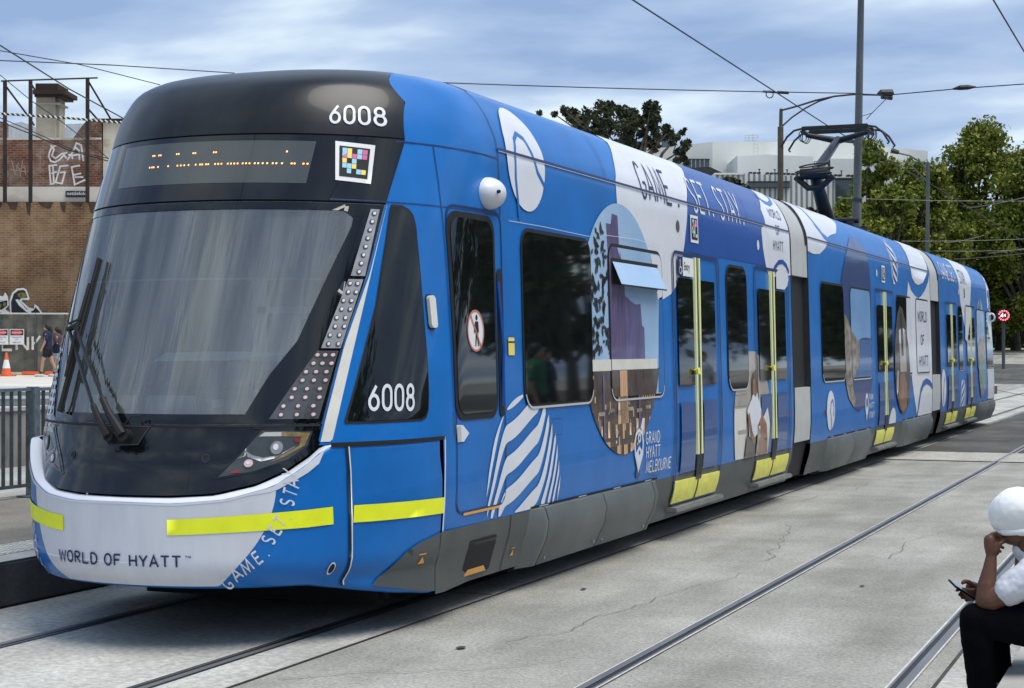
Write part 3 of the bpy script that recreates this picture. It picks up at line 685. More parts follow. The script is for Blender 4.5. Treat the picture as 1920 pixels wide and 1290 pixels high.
d = Decal(); d.shape(rrect(2.515,1.25,2.60,2.24,.04), 'black', 3); d.build('handle_slot', cdoor)
mb = MB(); 
for p0, p1 in (((2.56,1.32), (2.53,2.15)),): mb.tube([c_side(*p0)+Vector((.008,0,0)), c_side(2.55,1.7)+Vector((.028,0,0)), c_side(*p1)+Vector((.008,0,0))], .012, 'blue2', 8)
mb.build('handle', cdoor, smooth=True)
d = Decal(); d.shape(rrect(1.525,1.82,1.60,2.04,.03), 'black', 2); d.shape(rrect(1.533,1.83,1.592,2.03,.025), 'cream', off=.03, thick=.03); d.build('marker_lamp', B1)
# camera dome
mb = MB(); c0 = c_side(2.42, 2.735); rows = []
for i in range(9):
    a = math.pi/2*i/8; rows.append([c0+Vector((.115*math.cos(a)-.0, math.sin(a)*.155*math.cos(b), math.sin(a)*.105*math.sin(b)*(1 if math.sin(b) > 0 else 1.05))) for b in [2*math.pi*k/24 for k in range(25)]])
grid(mb, rows, 'white'); mb.tube([c0+Vector((.08,-.06,.0)), c0+Vector((.115,-.085,.0))], .012, 'black', 8); mb.build('mirror_camera', B1, smooth=True)
# seams and small side marks on section one
def seams(sec, a, b, vs, nm='panel_seam'):
    d = Decal(); d.shape(rect(a, 3.038, b, 3.056), 'ink', 6); d.shape(rect(a, 3.030, b, 3.0345), 'lightgrey', 6)
    for v in vs: d.shape(rect(v-.006, 3.06, v+.006, 3.56), 'navy', 5)
    return d.build(nm, sec)
seams(B1, 2.60, 11.35, (4.85, 9.45))
d = Decal(); d.shape(rect(2.60,2.6,2.612,3.55), 'navy', 2); d.shape(rect(2.606,1.9,2.614,2.56), 'navy', 2); d.shape(rect(1.05,2.594,2.62,2.600), 'navy', 2); d.shape(rect(1.50,2.98,2.60,2.988), 'navy', 2); d.shape(rect(1.765,1.16,1.772,2.98), 'navy', 2)
d.shape(rrect(2.69,1.66,2.80,1.78,.01), 'yel', 3); d.shape(rect(2.69,1.745,2.80,1.755), 'black', 4)
d.build('panel_line', B1)
seams(B2, 12.32, 22.2, (15.37, 17.95)); seams(B3, 23.32, 32.1, (27.1, 30.4))
d = Decal()
for a, b, c_, e0 in ((3.46,3.66,1.08,1.20), (8.62,8.80,1.12,1.24), (8.86,9.12,1.12,1.24), (5.9,6.1,.62,.70)):
    q1 = rect(a, c_, b, e0); q2 = rect(a+.007, c_+.004, b-.007, e0-.004); d.shape([q1, q2[::-1]], 'ink', 9)
d.build('hatch_outline', B1)
d = Decal(); d.shape(ribbon([(2.75,2.575),(3.4,2.578),(4.35,2.568),(4.5,2.575)], .004), 'lilac', 3); d.build('vinyl_edge', B1)
d = Decal(); d.shape(ribbon([(4.75,2.60),(5.5,2.615),(6.25,2.60)], .004), 'lilac', 8); d.build('vinyl_edge', B1)
# windows
side_window(B1, 2.99, 4.39)
w2 = side_window(B1, 4.84, 6.26, mat='skyprint', name='hopper_window')
side_window(B1, 8.47, 9.25, r=.14)
side_window(B2, 12.99, 14.40); side_window(B2, 14.88, 16.33, mat='skyprint2', name='hopper_window'); side_window(B2, 18.62, 20.02); side_window(B2, 20.52, 21.92, mat='lilac')
side_window(B3, 25.82, 26.36, r=.10); side_window(B3, 28.70, 30.0, mat='skyprint'); side_window(B3, 30.4, 31.6, r=.08)
d = Decal(); d.shape([(4.88,2.43),(6.13,2.43),(6.13,2.21),(4.88,2.22)], 'black', 8); hb = d.build('hopper_opening', w2)
mb = MB(); a = [c_side(4.90,2.40), c_side(6.10,2.40), c_side(6.10,2.215), c_side(4.90,2.22)]
mb.add([a[0]+Vector((-.0,0,0))+Vector((.022,0,0)), a[1]+Vector((.022,0,0)), a[2]+Vector((.10,.02,0)), a[3]+Vector((.10,-.02,0))], [(0,1,2,3)], 'skyprint'); mb.add([a[3]+Vector((.10,-.02,0)), a[2]+Vector((.10,.02,0)), a[2]+Vector((.10,.02,-.012)), a[3]+Vector((.10,-.02,-.012))], [(0,1,2,3)], 'black'); mb.build('hopper_flap', w2)
# doors
def door(c, sec, entry=False):
    d = Decal(); o_ = rrect(c-.79,.305,c+.79,2.585,.10); i_ = rrect(c-.76,.325,c+.76,2.555,.08)
    d.shape([o_, i_[::-1]], 'ink', 8); dr = d.build('door', TR)
    for s_ in (-1, 1):
        e_ = Decal(); a, b = (c-.76, c-.02) if s_ < 0 else (c+.02, c+.76)
        ga, gb = (c-.65, c-.15) if s_ < 0 else (c+.10, c+.60)
        e_.shape(rect(ga, 1.37, gb, 2.345), 'dglass', 8); e_.shape(rect(ga+.03, .59, gb+.0, 1.22), 'bluedark', 8)
        e_.shape(rect(a if s_ < 0 else b-.008, .53, a+.008 if s_ < 0 else b, 2.55), 'ink', 8)
        e_.build('door_leaf', dr)
        e_ = Decal(); e_.shape([(a+.01,.325),(b-.01,.325),(b,.52),(a,.525)], 'kick', off=.018, thick=.012); e_.build('kick_panel', dr)
        mb = MB(); x0 = c-.072 if s_ < 0 else c+.058
        for (za, zb) in ((.73, 2.55),):
            p0, p1 = c_side(x0, za), c_side(x0, zb); n_ = Vector((1, 0, 0))
            mb.add([p0+n_*.002+Vector((0,-.024,0)), p0+n_*.028+Vector((0,-.020,0)), p0+n_*.028+Vector((0,.020,0)), p0+n_*.002+Vector((0,.024,0)),
                    p1+n_*.002+Vector((0,-.024,0)), p1+n_*.028+Vector((0,-.020,0)), p1+n_*.028+Vector((0,.020,0)), p1+n_*.002+Vector((0,.024,0))], [(0,1,5,4),(1,2,6,5),(2,3,7,6),(3,0,4,7),(4,5,6,7),(0,3,2,1)], 'pole')
        mb.build('edge_pole', dr)
    e_ = Decal(); e_.shape(rect(c-.018,.33,c+.018,2.55), 'black', 9); e_.shape(rect(c-.10,.50,c+.09,.73), 'bellows', 10); e_.build('centre_seal', dr)
    mb = MB(); mb.tube([c_side(c-.17,1.50)+Vector((.03,0,0)), c_side(c-.17,1.52)+Vector((.045,0,0)), c_side(c-.17,1.47)+Vector((.05,0,0))], .028, 'kick', 8); mb.build('door_button', dr, smooth=True)
    mb = MB(); mb.box((1.20, c-.80, .245), (1.35, c+.80, .292), 'step', bev=.012); mb.build('step', dr)
    if entry:
        e_ = Decal(); e_.shape(rect(c-.64,2.365,c-.47,2.535), 'navy', 9); e_.shape(rect(c-.47,2.365,c-.12,2.535), 'paper', 9)
        e_.shape(ell(c-.56,2.50,.011,.013,10), 'paper', 10); e_.shape(ribbon([(c-.56,2.485),(c-.555,2.44),(c-.52,2.44),(c-.505,2.395)], .012), 'paper', 10); e_.shape(ribbon(arc(c-.557,2.415,.034,.033,110,350,12), .009), 'paper', off=.0235)
        vs, fs = bfont2d('Entry', c-.44, 2.42, .075, .82); e_.add([c_side(a, b)+Vector((.0225,0,0)) for a, b in vs], fs, 'black'); e_.build('entry_sign', dr)
    return dr
door(7.37, B1, True); door(10.37, B1); door(17.53, B2); door(24.80, B3, False); door(27.65, B3)
# skirts and equipment covers
def skirt(Y0, Y1, sec):
    mb = MB(); S_ = [(.575,.0035),(.50,.004),(.42,.002),(.36,.0),(.25,0),(.19,0),(.185,-.03),(.185,-.3)]
    rows = [[Vector(((sideX(y, max(z, .366))+.013 if y < 1.75 else sideX(y, z)+o) if o > -.01 else sideX(y, z)+o, y, z)) for z, o in S_] for y in (([Y0-.03, 1.70] if Y0 < 2 else []) + [Y0+.6, (Y0+Y1)/2, Y1] if Y0 < 2 else [Y0, (Y0+Y1)/2, Y1])]
    grid(mb, rows, 'grey'); grid(mb, [[Vector((-p.x, p.y, p.z)) for p in r] for r in rows], 'grey')
    return mb.build('skirt', sec, smooth=True)
skirt(1.62, 11.35, B1); skirt(12.32, 22.2, B2); skirt(23.32, 31.78, B3)
def cover(Y0, Y1, sl=0, sr=0):
    prof = [(.585,-.01),(.575,.035),(.48,.075),(.36,.085),(.165,.045),(.165,-.05)]
    def row(y, k): return [Vector((max(sideX(y, z), 1.22)+o*k-.012*(1-k), y, z)) for z, o in prof]
    rows = []
    if sl: rows += [row(Y0, 0), row(Y0+sl, 1)]
    else: rows += [row(Y0, .0), row(Y0+.004, .93), row(Y0+.015, 1)]
    if sr: rows += [row(Y1-sr, 1), row(Y1, 0)]
    else: rows += [row(Y1-.015, 1), row(Y1-.004, .93), row(Y1, .0)]
    mb = MB(); grid(mb, rows, 'grey2')
    if not sl and not sr:
        for y in (Y0+.09, Y1-.09): mb.tube([Vector((1.222+.05, y, .21)), Vector((1.222+.075, y, .21))], .012, 'chrome', 8)
    return mb.build('equipment_cover', TR, smooth=True)
def covers(Y0, Y1, lead=.28):
    n = 2; L2 = Y1-Y0-2*lead; 
    cover(Y0, Y0+lead, lead*.7, 0)
    for k in range(n): cover(Y0+lead+L2*k/n+.012, Y0+lead+L2*(k+1)/n)
    cover(Y1-lead+.012, Y1, 0, lead*.7)
    d = Decal(); d.shape(rect(Y0+.05,.583,Y1-.03,.600), 'black', 2)
    for k in range(4): y = Y0+.3+(Y1-Y0-.6)*k/3; d.shape(rect(y-.09,.588,y+.09,.596), 'lightgrey', 4)
    d.build('cover_hinge', TR)
covers(3.05, 6.12, .27); covers(13.28, 16.35, .25); covers(19.12, 22.15, .22); covers(28.95, 31.75, .22)
d = Decal(); d.shape(rrect(2.06,.235,2.52,.47,.02), 'black', off=.006); d.shape([(2.08,.235),(2.46,.235),(2.40,.275),(2.14,.275)], 'orange', off=.010)
for y in (2.86,): d.shape([(y,.285),(y+.06,.285),(y+.03,.325)], 'orange', off=.008); d.shape(rect(y,.335,y+.06,.342), 'orange', off=.008)
for y in (1.625, 2.74): d.shape(rect(y,.19,y+.01,.575), 'black', off=.006)
d.build('step_recess', TR)
mb = MB(); mb.box((-1.15, 1.7, .34), (1.15, 31.7, .60), 'deep'); mb.box((-.8, .9, .37), (.8, 1.8, .6), 'deep'); mb.box((-.9, 1.6, .09), (.9, 1.75, .42), 'deep', bev=.04); mb.box((-.95, 1.9, .16), (.95, 3.0, .4), 'deep')  # low bevelled box behind the nose is added to block light and deepen shade
for y0 in (3.3, 13.5, 19.4, 29.2):
    mb.box((-1.08, y0, .10), (1.08, y0+2.6, .4), 'deep', bev=.03)
mb.build('underframe_and_shade_box', TR)
for y in (3.7, 5.5, 13.9, 15.7, 19.8, 21.6, 29.6, 31.2):
    mb = MB(); 
    for sg in (-1, 1):
        mb.tube([(sg*.64, y, .3), (sg*.66, y, .3), (sg*.79, y, .3)], [.315, .30, .29], 'deep', 24)
    mb.tube([(-.7, y, .3), (.7, y, .3)], .07, 'deep', 10); mb.build('wheelset', TR)
# ---------------------------------------------------------------- side livery, section one
def zebra(d, cx, cy, r, zmin, mat='white', layer=2, per=.34, duty=.52, ymax=None, flipx=1, sc_=1.0):
    def f(x):
        return .20*x + .05*math.sin(4*x) + (2.5*(x-.28)**1.7 if x > .28 else 0) - (2.2*(-x-.5)**1.5 if x < -.5 else 0)
    c = -3.2
    while c < 2.4:
        xs = np.linspace(-.995, .995, 44); run = []
        def flush(run):
            if len(run) > 1: d.shape([(cx+r*flipx*x, cy+r*a) for x, a, b in run]+[(cx+r*flipx*x, cy+r*b) for x, a, b in reversed(run)], mat, layer)
        for x in xs:
            s = math.sqrt(max(0, 1-x*x)); dt = duty*(1-.35*abs(x)**3)
            lo = max(-s, f(x)+c, (zmin-cy)/r); hi = min(s, f(x)+c+per*dt)
            if ymax is not None: hi = min(hi, (ymax-cy)/r)
            if hi-lo > .012: run.append((x, lo, hi))
            else: flush(run); run = []
        flush(run); c += per
d = Decal(); zebra(d, 2.99, .68, .71, .585, per=.30, duty=.58); d.build('zebra_disc_print', B1)
d = Decal(); d.shape(ell(3.12,3.03,.36,.365,48), 'white', 3)
d.shape(ribbon([(2.955,2.60),(2.93,2.72),(2.90,2.88),(2.91,3.03),(2.965,3.15),(3.06,3.205),(3.17,3.18),(3.26,3.07),(3.32,2.96),(3.47,2.86)], .035), 'blue', 4); d.build('swirl_disc_print', B1)
top = 3.565
d = Decal(); d.shape([(5.11,2.20),(5.11,2.87),(5.10,3.04),(5.27,3.26),(5.48,3.42),(5.62,top),(7.90,top),(7.66,3.42),(7.45,3.30),(7.19,3.08),(7.13,2.88),(7.03,2.66),(6.80,2.30),(6.56,2.19),(6.33,2.14),(6.0,2.10)], 'white', 1); 
d.shape(ell(6.82,2.81,.055,.055,18), 'grey', 3); d.shape(ell(9.82,2.81,.055,.055,18), 'white', 3); d.build('white_field_print', B1)
d = Decal(); d.shape([(7.19,3.055),(7.45,3.30),(7.66,3.42),(7.90,top),(11.34,top),(11.34,3.06)], 'bluedark' if False else 'blue2', 1)
d.shape([(7.13,2.88),(7.19,3.045),(11.34,3.045),(11.34,2.60),(8.2,2.60),(8.2,2.58),(7.02,2.60),(7.03,2.66)], 'blue2', 1); d.build('deep_blue_field_print', B1)
# big tower picture
PC = (5.15, 1.865, 1.015); pc = ell(*PC[:2], PC[2], PC[2], 64)
d = Decal(); d.shape([p for p in pc], 'skyprint', 2)
def cp(pl, mat, layer): 
    q_ = clip(pl, pc)
    if len(q_) > 2: d.shape(q_, mat, layer)
cp([(4.83,1.54),(4.83,2.52),(4.81,2.70),(4.93,2.70),(4.96,2.785),(5.10,2.78),(5.12,2.5),(5.22,2.2),(5.22,1.54)], 'tower', 3)
cp([(5.22,1.56),(5.22,2.14),(5.35,2.10),(5.50,2.07),(5.63,2.08),(5.66,1.9),(5.72,1.88),(5.72,1.56)], 'tower2', 3)
cp(rect(4.0,.5,6.5,1.54), 'brownprint', 3); cp(rect(4.0,1.53,6.05,1.62), 'cream', 4)
cp([(5.03,1.53),(5.22,1.53),(5.25,1.10),(4.97,1.10)], 'gold', 4)
for k in range(9): cp(rect(4.55+k*.18, .98+.02*(k % 3), 4.60+k*.18, 1.10+.03*(k % 2)), 'gold', 4)
for k in range(5): cp(rect(4.95+k*.17, .70, 5.05+k*.17, .93), 'gold', 4)
cp(rect(4.66,.80,4.78,.97), 'gold', 4); cp(rect(4.62,.6,4.66,1.5), 'tower', 5); cp(rect(5.52,.8,5.57,1.5), 'tower', 5)
for k in range(46):
    y_ = random.uniform(4.35, 6.1); z_ = random.uniform(.85, 1.5); cp(rect(y_, z_, y_+random.uniform(.01, .035), z_+random.uniform(.02, .07)), 'gold' if k % 3 else 'cream', 4)
for k in range(7): cp(rect(4.5+k*.24, 1.18+.02*(k % 2), 4.5+k*.24+.15, 1.21+.02*(k % 2)), 'stoneprint', 5)
for k in range(6): cp(rect(5.05+k*.03, 1.1, 5.06+k*.03, 1.53), 'brownprint', 5)
for k in range(8): cp(rect(5.24+k*.055, 1.62, 5.25+k*.055, 2.06), 'tower', 4)
for k in range(12): cp(rect(5.6+.05*k,1.30,5.62+.05*k,1.38), 'gold', 5)
for k in range(150):
    a = random.random(); y = 4.25+.48*random.random()**1.2+(0 if random.random() < .6 else .12*random.random()); z = 1.65+1.02*random.random(); s_ = .012+.022*random.random(); an = random.random()*3
    cp([(y+s_*1.8*math.cos(an+t*math.pi/2)*(1 if t % 2 else .55), z+s_*1.8*math.sin(an+t*math.pi/2)*(1 if t % 2 else .55)) for t in range(4)][::1], 'leafprint', 4)
d.build('tower_picture_print', B1)
# tower continuing over the second window pane
d = Decal(); wr = rrect(4.84,1.32,6.26,2.52,.11)
def cw_(pl, mat, layer):
    q_ = clip(clip(pl, wr), pc)
    if len(q_) > 2: d.shape(q_, mat, layer)
cw_([(4.84,1.54),(4.84,2.52),(5.05,2.52),(5.12,2.44),(5.12,2.5),(5.22,2.2),(5.22,1.54)], 'tower', 6)
cw_([(5.22,1.56),(5.22,2.14),(5.35,2.10),(5.50,2.07),(5.63,2.08),(5.66,1.9),(5.72,1.88),(5.72,1.56)], 'tower2', 6)
cw_(rect(4.0,.5,6.5,1.54), 'brownprint', 6); cw_(rect(4.0,1.535,6.05,1.62), 'cream', 7); cw_(rect(5.03,1.3,5.22,1.53), 'gold', 7)
d.shape(clip([(6.08,1.33),(6.26,1.33),(6.26,2.16),(6.16,2.14)], wr), 'blue', 6)
d.shape(clip([(5.95,2.51),(6.05,2.30),(6.12,2.13),(6.26,2.13),(6.26,2.51)], wr), 'white', 6)
d.build('window_film', w2)
d = Decal(); put_text(d, text2d('GAME', 5.78, 2.985, .17, .305, .055, .026), 'ink', 3); d.shape(rect(6.86,2.985,6.90,3.015), 'ink', 3); d.build('lettering', B1)
d = Decal(); put_text(d, text2d('SET.', 7.36, 2.985, .17, .315, .055, .028), 'white', 3); put_text(d, text2d('STAY.', 8.32, 2.985, .175, .315, .05, .028), 'white', 3); d.build('lettering', B1)
# the letters lean with the roof shoulder like the print does
for l_ in ():
    pass
d = Decal(); codetag(d, quad_map([(7.22,2.69),(7.48,2.69),(7.48,2.945),(7.22,2.945)])); d.build('colour_tag', B1)
d = Decal(); d.shape([(10.22,3.06),(10.25,3.23),(10.62,3.42),(11.0,top),(11.34,top),(11.34,2.55),(11.14,2.53),(11.0,2.60),(10.6,2.50),(10.27,2.50),(10.15,2.61),(10.04,2.80),(10.0,3.0)], 'white', 2)
d.shape(ribbon([(10.45,3.40),(10.62,3.34),(10.85,3.325),(11.1,3.37),(11.25,3.45)], .05), 'blue', 3)
d.shape(ribbon([(10.42,2.50),(10.55,2.60),(10.75,2.67),(10.95,2.685),(11.12,2.65),(11.25,2.58)], .05), 'blue2', 4)
d.shape([(10.56,2.545),(10.72,2.60),(10.9,2.62),(11.1,2.57),(11.17,2.50),(11.10,2.42),(10.95,2.37),(10.56,2.37)], 'white', 9)
d.build('white_field_print', B1)
d = Decal(); put_text(d, text2d('WORLD', 10.55, 3.165, .085, .095, .03, .012), 'ink', 4); put_text(d, text2d('OF', 10.68, 2.98, .085, .10, .03, .012), 'ink', 4); put_text(d, text2d('HYATT.', 10.52, 2.80, .075, .105, .025, .012), 'ink', 4); d.build('lettering', B1)
d = Decal(); d.shape(ribbon([(5.52,.70),(5.42,.83),(5.40,.93),(5.44,1.0),(5.52,1.03),(5.60,1.0),(5.63,.93),(5.61,.83)], .03, True), 'white', 5)
d.shape([(5.44,1.05),(5.50,1.13),(5.50,1.05)], 'white', 5); d.shape([(5.56,1.05),(5.62,1.13),(5.68,1.12),(5.62,1.0)], 'white', 5); d.shape([(5.42,.84),(5.52,.90),(5.62,.84),(5.52,.69)], 'white', off=.0125); d.shape(ell(5.52,.965,.045,.04,20), 'white', off=.0128); d.shape(ell(5.52,.965,.022,.02,16), 'blue', off=.014); d.shape(ell(5.52,.845,.022,.02,16), 'blue', off=.014)
d.shape(ell(5.52,.672,.055,.04,22), 'navy', 4); d.build('map_pin_print', B1)
d = Decal(); put_text(d, text2d('GRAND', 5.72, .905, .062, .095, .020, .013), 'white', 3); put_text(d, text2d('HYATT', 5.73, .785, .062, .095, .020, .013), 'white', 3); put_text(d, text2d('MELBOURNE', 5.745, .660, .062, .095, .018, .013), 'white', 3); d.build('lettering', B1)
# seated couple picture between the doors
d = Decal(); cz = ell(9.42,.95,.78,.74,48); cl = rect(8.66,.585,10.28,1.66)
def cc(pl, mat, layer, name=None):
    q_ = clip(clip(pl, cz), rect(8.4,.585,10.3,1.68))
    if len(q_) > 2: d.shape(q_, mat, layer)
cc(rect(8.5,.5,10.4,1.8), 'beigeprint', 2); cc(rect(8.5,.5,9.12,1.10), 'cream', 3); cc([(9.12,1.08),(9.3,1.18),(9.38,1.25),(9.60,1.25),(9.72,1.05),(9.66,.85),(9.42,.78),(9.2,.80)], 'white', 10)
cc([(9.35,1.24),(9.36,1.40),(9.46,1.46),(9.56,1.40),(9.56,1.26),(9.48,1.20)], 'skinprint', 10); cc([(9.38,1.38),(9.40,1.46),(9.50,1.49),(9.58,1.40),(9.62,1.15),(9.55,1.25),(9.50,1.40)], 'brownprint', 11)
cc([(9.12,1.02),(9.20,1.05),(9.32,.85),(9.46,.76),(9.42,.70),(9.24,.80)], 'skinprint', 11); cc([(9.05,.5),(9.10,.82),(9.45,.72),(9.52,.5)], 'brownprint', 10)
cc([(9.55,.90),(9.75,1.02),(9.95,.90),(10.05,.6),(9.75,.5),(9.60,.7)], 'skinprint', 10); cc([(9.55,.92),(9.7,.80),(9.62,.5),(9.52,.5)], 'stoneprint', 11)
cc([(9.80,.98),(10.0,1.08),(10.1,.9),(10.05,.58),(9.95,.58)], 'cream', 10)
d.build('people_picture_print', B1)
d = Decal(); d.shape(rect(11.0,.93,11.06,1.0), 'red', 3); d.build('reflector', B1)
# ---------------------------------------------------------------- section two livery
d = Decal(); d.shape([(12.32,3.03),(12.32,2.88),(12.62,2.86),(13.0,2.88),(13.35,2.97),(13.55,3.06),(13.60,3.12),(13.9,3.17),(14.35,3.22),(14.85,3.38),(15.1,top),(12.32,top)], 'white', 2)
d.shape(ribbon([(12.9,top),(12.95,3.42),(13.10,3.25),(13.35,3.13),(13.6,3.09)], .07), 'blue', 3); d.build('white_field_print', B2)
d = Decal(); ov = [(14.30,2.60),(14.50,2.81),(14.85,3.07),(15.25,3.22),(15.75,3.25),(16.15,3.12),(16.39,2.86),(16.46,2.60),(16.40,1.24),(16.2,1.05),(15.9,.93),(15.37,.85),(14.95,.92),(14.62,1.05),(14.43,1.25)]
d.shape(ov, 'duskprint', 2); d.build('evening_picture_print', B2)
d = Decal(); d.shape([(14.42,1.24),(14.42,2.16),(14.55,2.14),(14.82,2.0),(14.87,1.95),(14.87,1.2)], 'stoneprint', 6); 
d.shape([(14.89,1.33),(14.89,1.95),(15.2,1.86),(15.42,1.78),(15.45,1.55),(15.2,1.42),(15.0,1.33)], 'stoneprint', 7); d.shape([(15.0,1.33),(15.45,1.56),(15.45,1.84),(16.32,1.84),(16.32,1.33)], 'waterprint', 7)
d.shape([(15.5,1.845),(15.9,1.865),(16.32,1.85),(16.32,1.835),(15.5,1.835)], 'duskprint', 8); d.shape([(14.44,1.24),(14.87,1.24),(15.1,1.0),(14.95,.93),(14.62,1.05)], 'stoneprint', 4)
d.build('harbour_picture_print', B2)
d = Decal(); zebra(d, 18.55, 3.04, .36, 2.70, per=.42, duty=.5, layer=3, flipx=-1); d.build('zebra_disc_print', B2)
d = Decal(); codetag(d, quad_map([(17.36,2.69),(17.64,2.69),(17.66,2.94),(17.38,2.94)])); d.shape(ell(16.97,2.81,.06,.055,18), 'white', 3); d.build('colour_tag', B2)
d = Decal(); d.shape([(19.85,2.80),(20.1,2.66),(20.5,2.58),(20.86,2.55),(21.2,2.60),(21.6,2.70),(22.0,2.86),(22.19,3.0),(22.19,.585),(20.55,.585),(20.1,1.0),(19.75,1.6),(19.70,2.30),(19.69,2.56)], 'white', 2)
d.build('white_field_print', B2); d = Decal(); d.shape([(20.55,top),(20.25,3.35),(20.10,3.06),(20.25,2.87),(20.55,2.79),(20.9,2.77),(21.43,2.83),(21.9,3.0),(22.13,3.16),(22.19,3.3),(22.19,top)], 'white', 2); d.build('white_field_print', B2); d = Decal()
d.shape(ribbon([(20.55,.585),(20.66,.78),(20.85,1.0),(21.15,1.12),(21.5,1.16),(21.9,1.12),(22.18,1.05)], .10), 'blue2', 3); d.build('white_field_print', B2)
d = Decal(); d.shape(clip([(19.3,1.2),(19.3,2.6),(19.75,2.6),(19.75,1.2)], rrect(18.62,1.32,20.02,2.52,.11)), 'dglass', 6); d.shape(clip([(19.6,1.33),(19.50,2.0),(19.55,2.52),(20.02,2.52),(20.02,1.33)], rrect(18.62,1.32,20.02,2.52,.11)), 'lilac', 7); d.build('window_film', B2)
pv = [(18.42,2.0),(18.6,2.25),(18.85,2.38),(19.1,2.34),(19.4,2.12),(19.62,1.75),(19.72,1.35),(19.72,1.1),(19.55,.83),(19.2,.70),(18.95,.70),(18.6,.82),(18.38,1.01),(18.28,1.33),(18.3,1.7)]
d = Decal(); d.shape(pv, 'brownprint', off=.0195); d.shape([(18.75,1.35),(18.70,2.0),(19.0,2.05),(19.3,2.0),(19.35,1.35)], 'beigeprint', off=.0215); d.shape([(18.9,1.6),(18.88,2.25),(19.05,2.28),(19.1,1.6)], 'leafprint', off=.0225)
d.shape([(18.55,1.0),(18.7,1.3),(19.1,1.35),(19.35,1.15),(19.3,.80),(19.0,.715),(18.75,.78)], 'skinprint', off=.0215); d.shape([(18.35,1.10),(18.45,1.36),(18.6,1.38),(18.55,1.1),(18.42,1.0)], 'beigeprint', off=.0215); d.build('dining_picture_print', B2)
d = Decal(); put_text(d, text2d('WORLD', 20.68, 2.17, .15, .16, .05, .022), 'ink', 3.2); put_text(d, text2d('OF', 20.95, 1.78, .16, .16, .05, .022), 'ink', 3.2); put_text(d, text2d('HYATT', 20.75, 1.42, .15, .17, .05, .022), 'ink', 3.2)
for i in range(0): pass
o = d.build('lettering', B2)
for v in o.data.vertices: v.co.x += .008
d = Decal(); d.shape(ell(13.44,.93,.25,.25,40), 'white', 3); d.shape(ribbon([(13.50,.69),(13.47,.80),(13.40,.92),(13.45,1.03),(13.55,1.06),(13.62,.98),(13.60,.85)], .03), 'blue', 4); d.shape(rect(13.10,.88,13.17,.95), 'red', 3); d.build('swirl_disc_print', B2)
d = Decal(); d.shape(ell(15.93,.93,.12,.16,26), 'white', 3); d.shape([(15.82,.88),(16.04,.88),(15.93,.70)], 'white', 3.2); d.shape(ell(15.93,.96,.06,.07,18), 'navy', 4)
put_text(d, text2d('PARK', 16.12, .99, .055, .075, .025, .014), 'white', 3); put_text(d, text2d('HYATT', 16.12, .87, .055, .075, .02, .014), 'white', 3); put_text(d, text2d('SYDNEY', 16.12, .74, .05, .075, .02, .014) if 'D' in G_ else [], 'white', 3); d.build('map_pin_print', B2)
d = Decal(); d.shape(clip(ell(18.05,.60,.30,.22,36), rect(17.62,.585,18.4,1)), 'white', 10); d.build('white_disc_print', B2)
# ---------------------------------------------------------------- section three livery
d = Decal(); d.shape([(26.15,3.55),(26.0,3.2),(26.05,2.95),(26.24,2.6),(26.7,2.2),(26.95,2.1),(27.2,2.1),(27.5,2.25),(27.75,2.6),(27.95,2.95),(28.2,3.2),(28.5,3.56)], 'white', 1)
d.build('white_field_print', B3); d = Decal(); d.shape([(31.0,3.56),(30.75,3.2),(30.65,2.9),(30.75,2.62),(31.1,2.55),(31.5,2.50),(32.0,2.48),(32.35,2.5),(32.35,3.3),(32.2,3.5)], 'white', 1); d.build('white_field_print', B3); d = Decal(); d.shape([(30.45,1.27),(31.7,1.27),(31.85,1.2),(31.85,.66),(31.5,.60),(30.6,.62)], 'white', 1)
d.build('white_field_print', B3); d = Decal(); d.shape([(26.70,1.9),(26.86,2.55),(27.6,2.55),(27.55,2.3),(27.2,2.0),(27.0,1.85)], 'white', 9); d.build('white_field_print', B3)
d = Decal(); put_text(d, text2d('GAME.SET.', 23.75, 3.0, .20, .29, .05, .04), 'white', 3); put_text(d, text2d('STAY.', 26.35, 3.0, .17, .26, .05, .03), 'ink', 3); d.build('lettering', B3)
d = Decal(); zebra(d, 26.3, .72, .42, .585, per=.40, duty=.55, layer=3, ymax=1.1); d.shape(clip(ell(23.62,1.0,.3,.34,36), rect(23.33,.585,24.02,1.4)), 'white', 2); d.shape(ribbon([(23.62,.70),(23.55,.9),(23.66,1.1),(23.78,1.2)], .05), 'blue', 3); d.build('zebra_disc_print', B3)
po = [(28.75,1.6),(28.62,2.1),(28.8,2.5),(29.1,2.72),(29.45,2.8),(29.8,2.6),(30.05,2.2),(30.15,1.6),(30.1,1.1),(29.85,.8),(29.45,.66),(29.1,.75),(28.85,1.05)]
d = Decal(); d.shape(po, 'skyprint', 2); d.shape([(29.0,2.55),(29.3,2.77),(29.5,2.75),(29.45,2.2),(29.2,1.9),(28.95,2.1)], 'tower2', 3); d.build('pool_picture_print', B3)
d = Decal(); d.shape([(28.72,1.3),(28.72,1.75),(29.1,1.95),(29.5,1.9),(29.95,2.0),(30.1,1.6),(30.1,1.3)], 'stoneprint', off=.0185); d.shape([(28.95,1.4),(29.3,1.55),(29.7,1.4),(30.1,1.25),(30.1,1.02),(29.85,.8),(29.5,.9),(29.2,1.15)], 'tealprint', off=.020); d.shape([(28.8,1.35),(29.0,1.42),(29.35,1.1),(29.6,.85),(29.45,.68),(29.1,.75),(28.85,1.05)], 'stoneprint', off=.020); d.build('pool_picture_print', B3)
d = Decal(); d.shape(ell(25.95,2.81,.05,.06,16), 'white', 3); d.shape(rect(26.75,2.68,26.95,2.95), 'paper', 3); d.shape(rect(26.79,2.72,26.91,2.91), 'black', 4); d.build('colour_tag', B3)
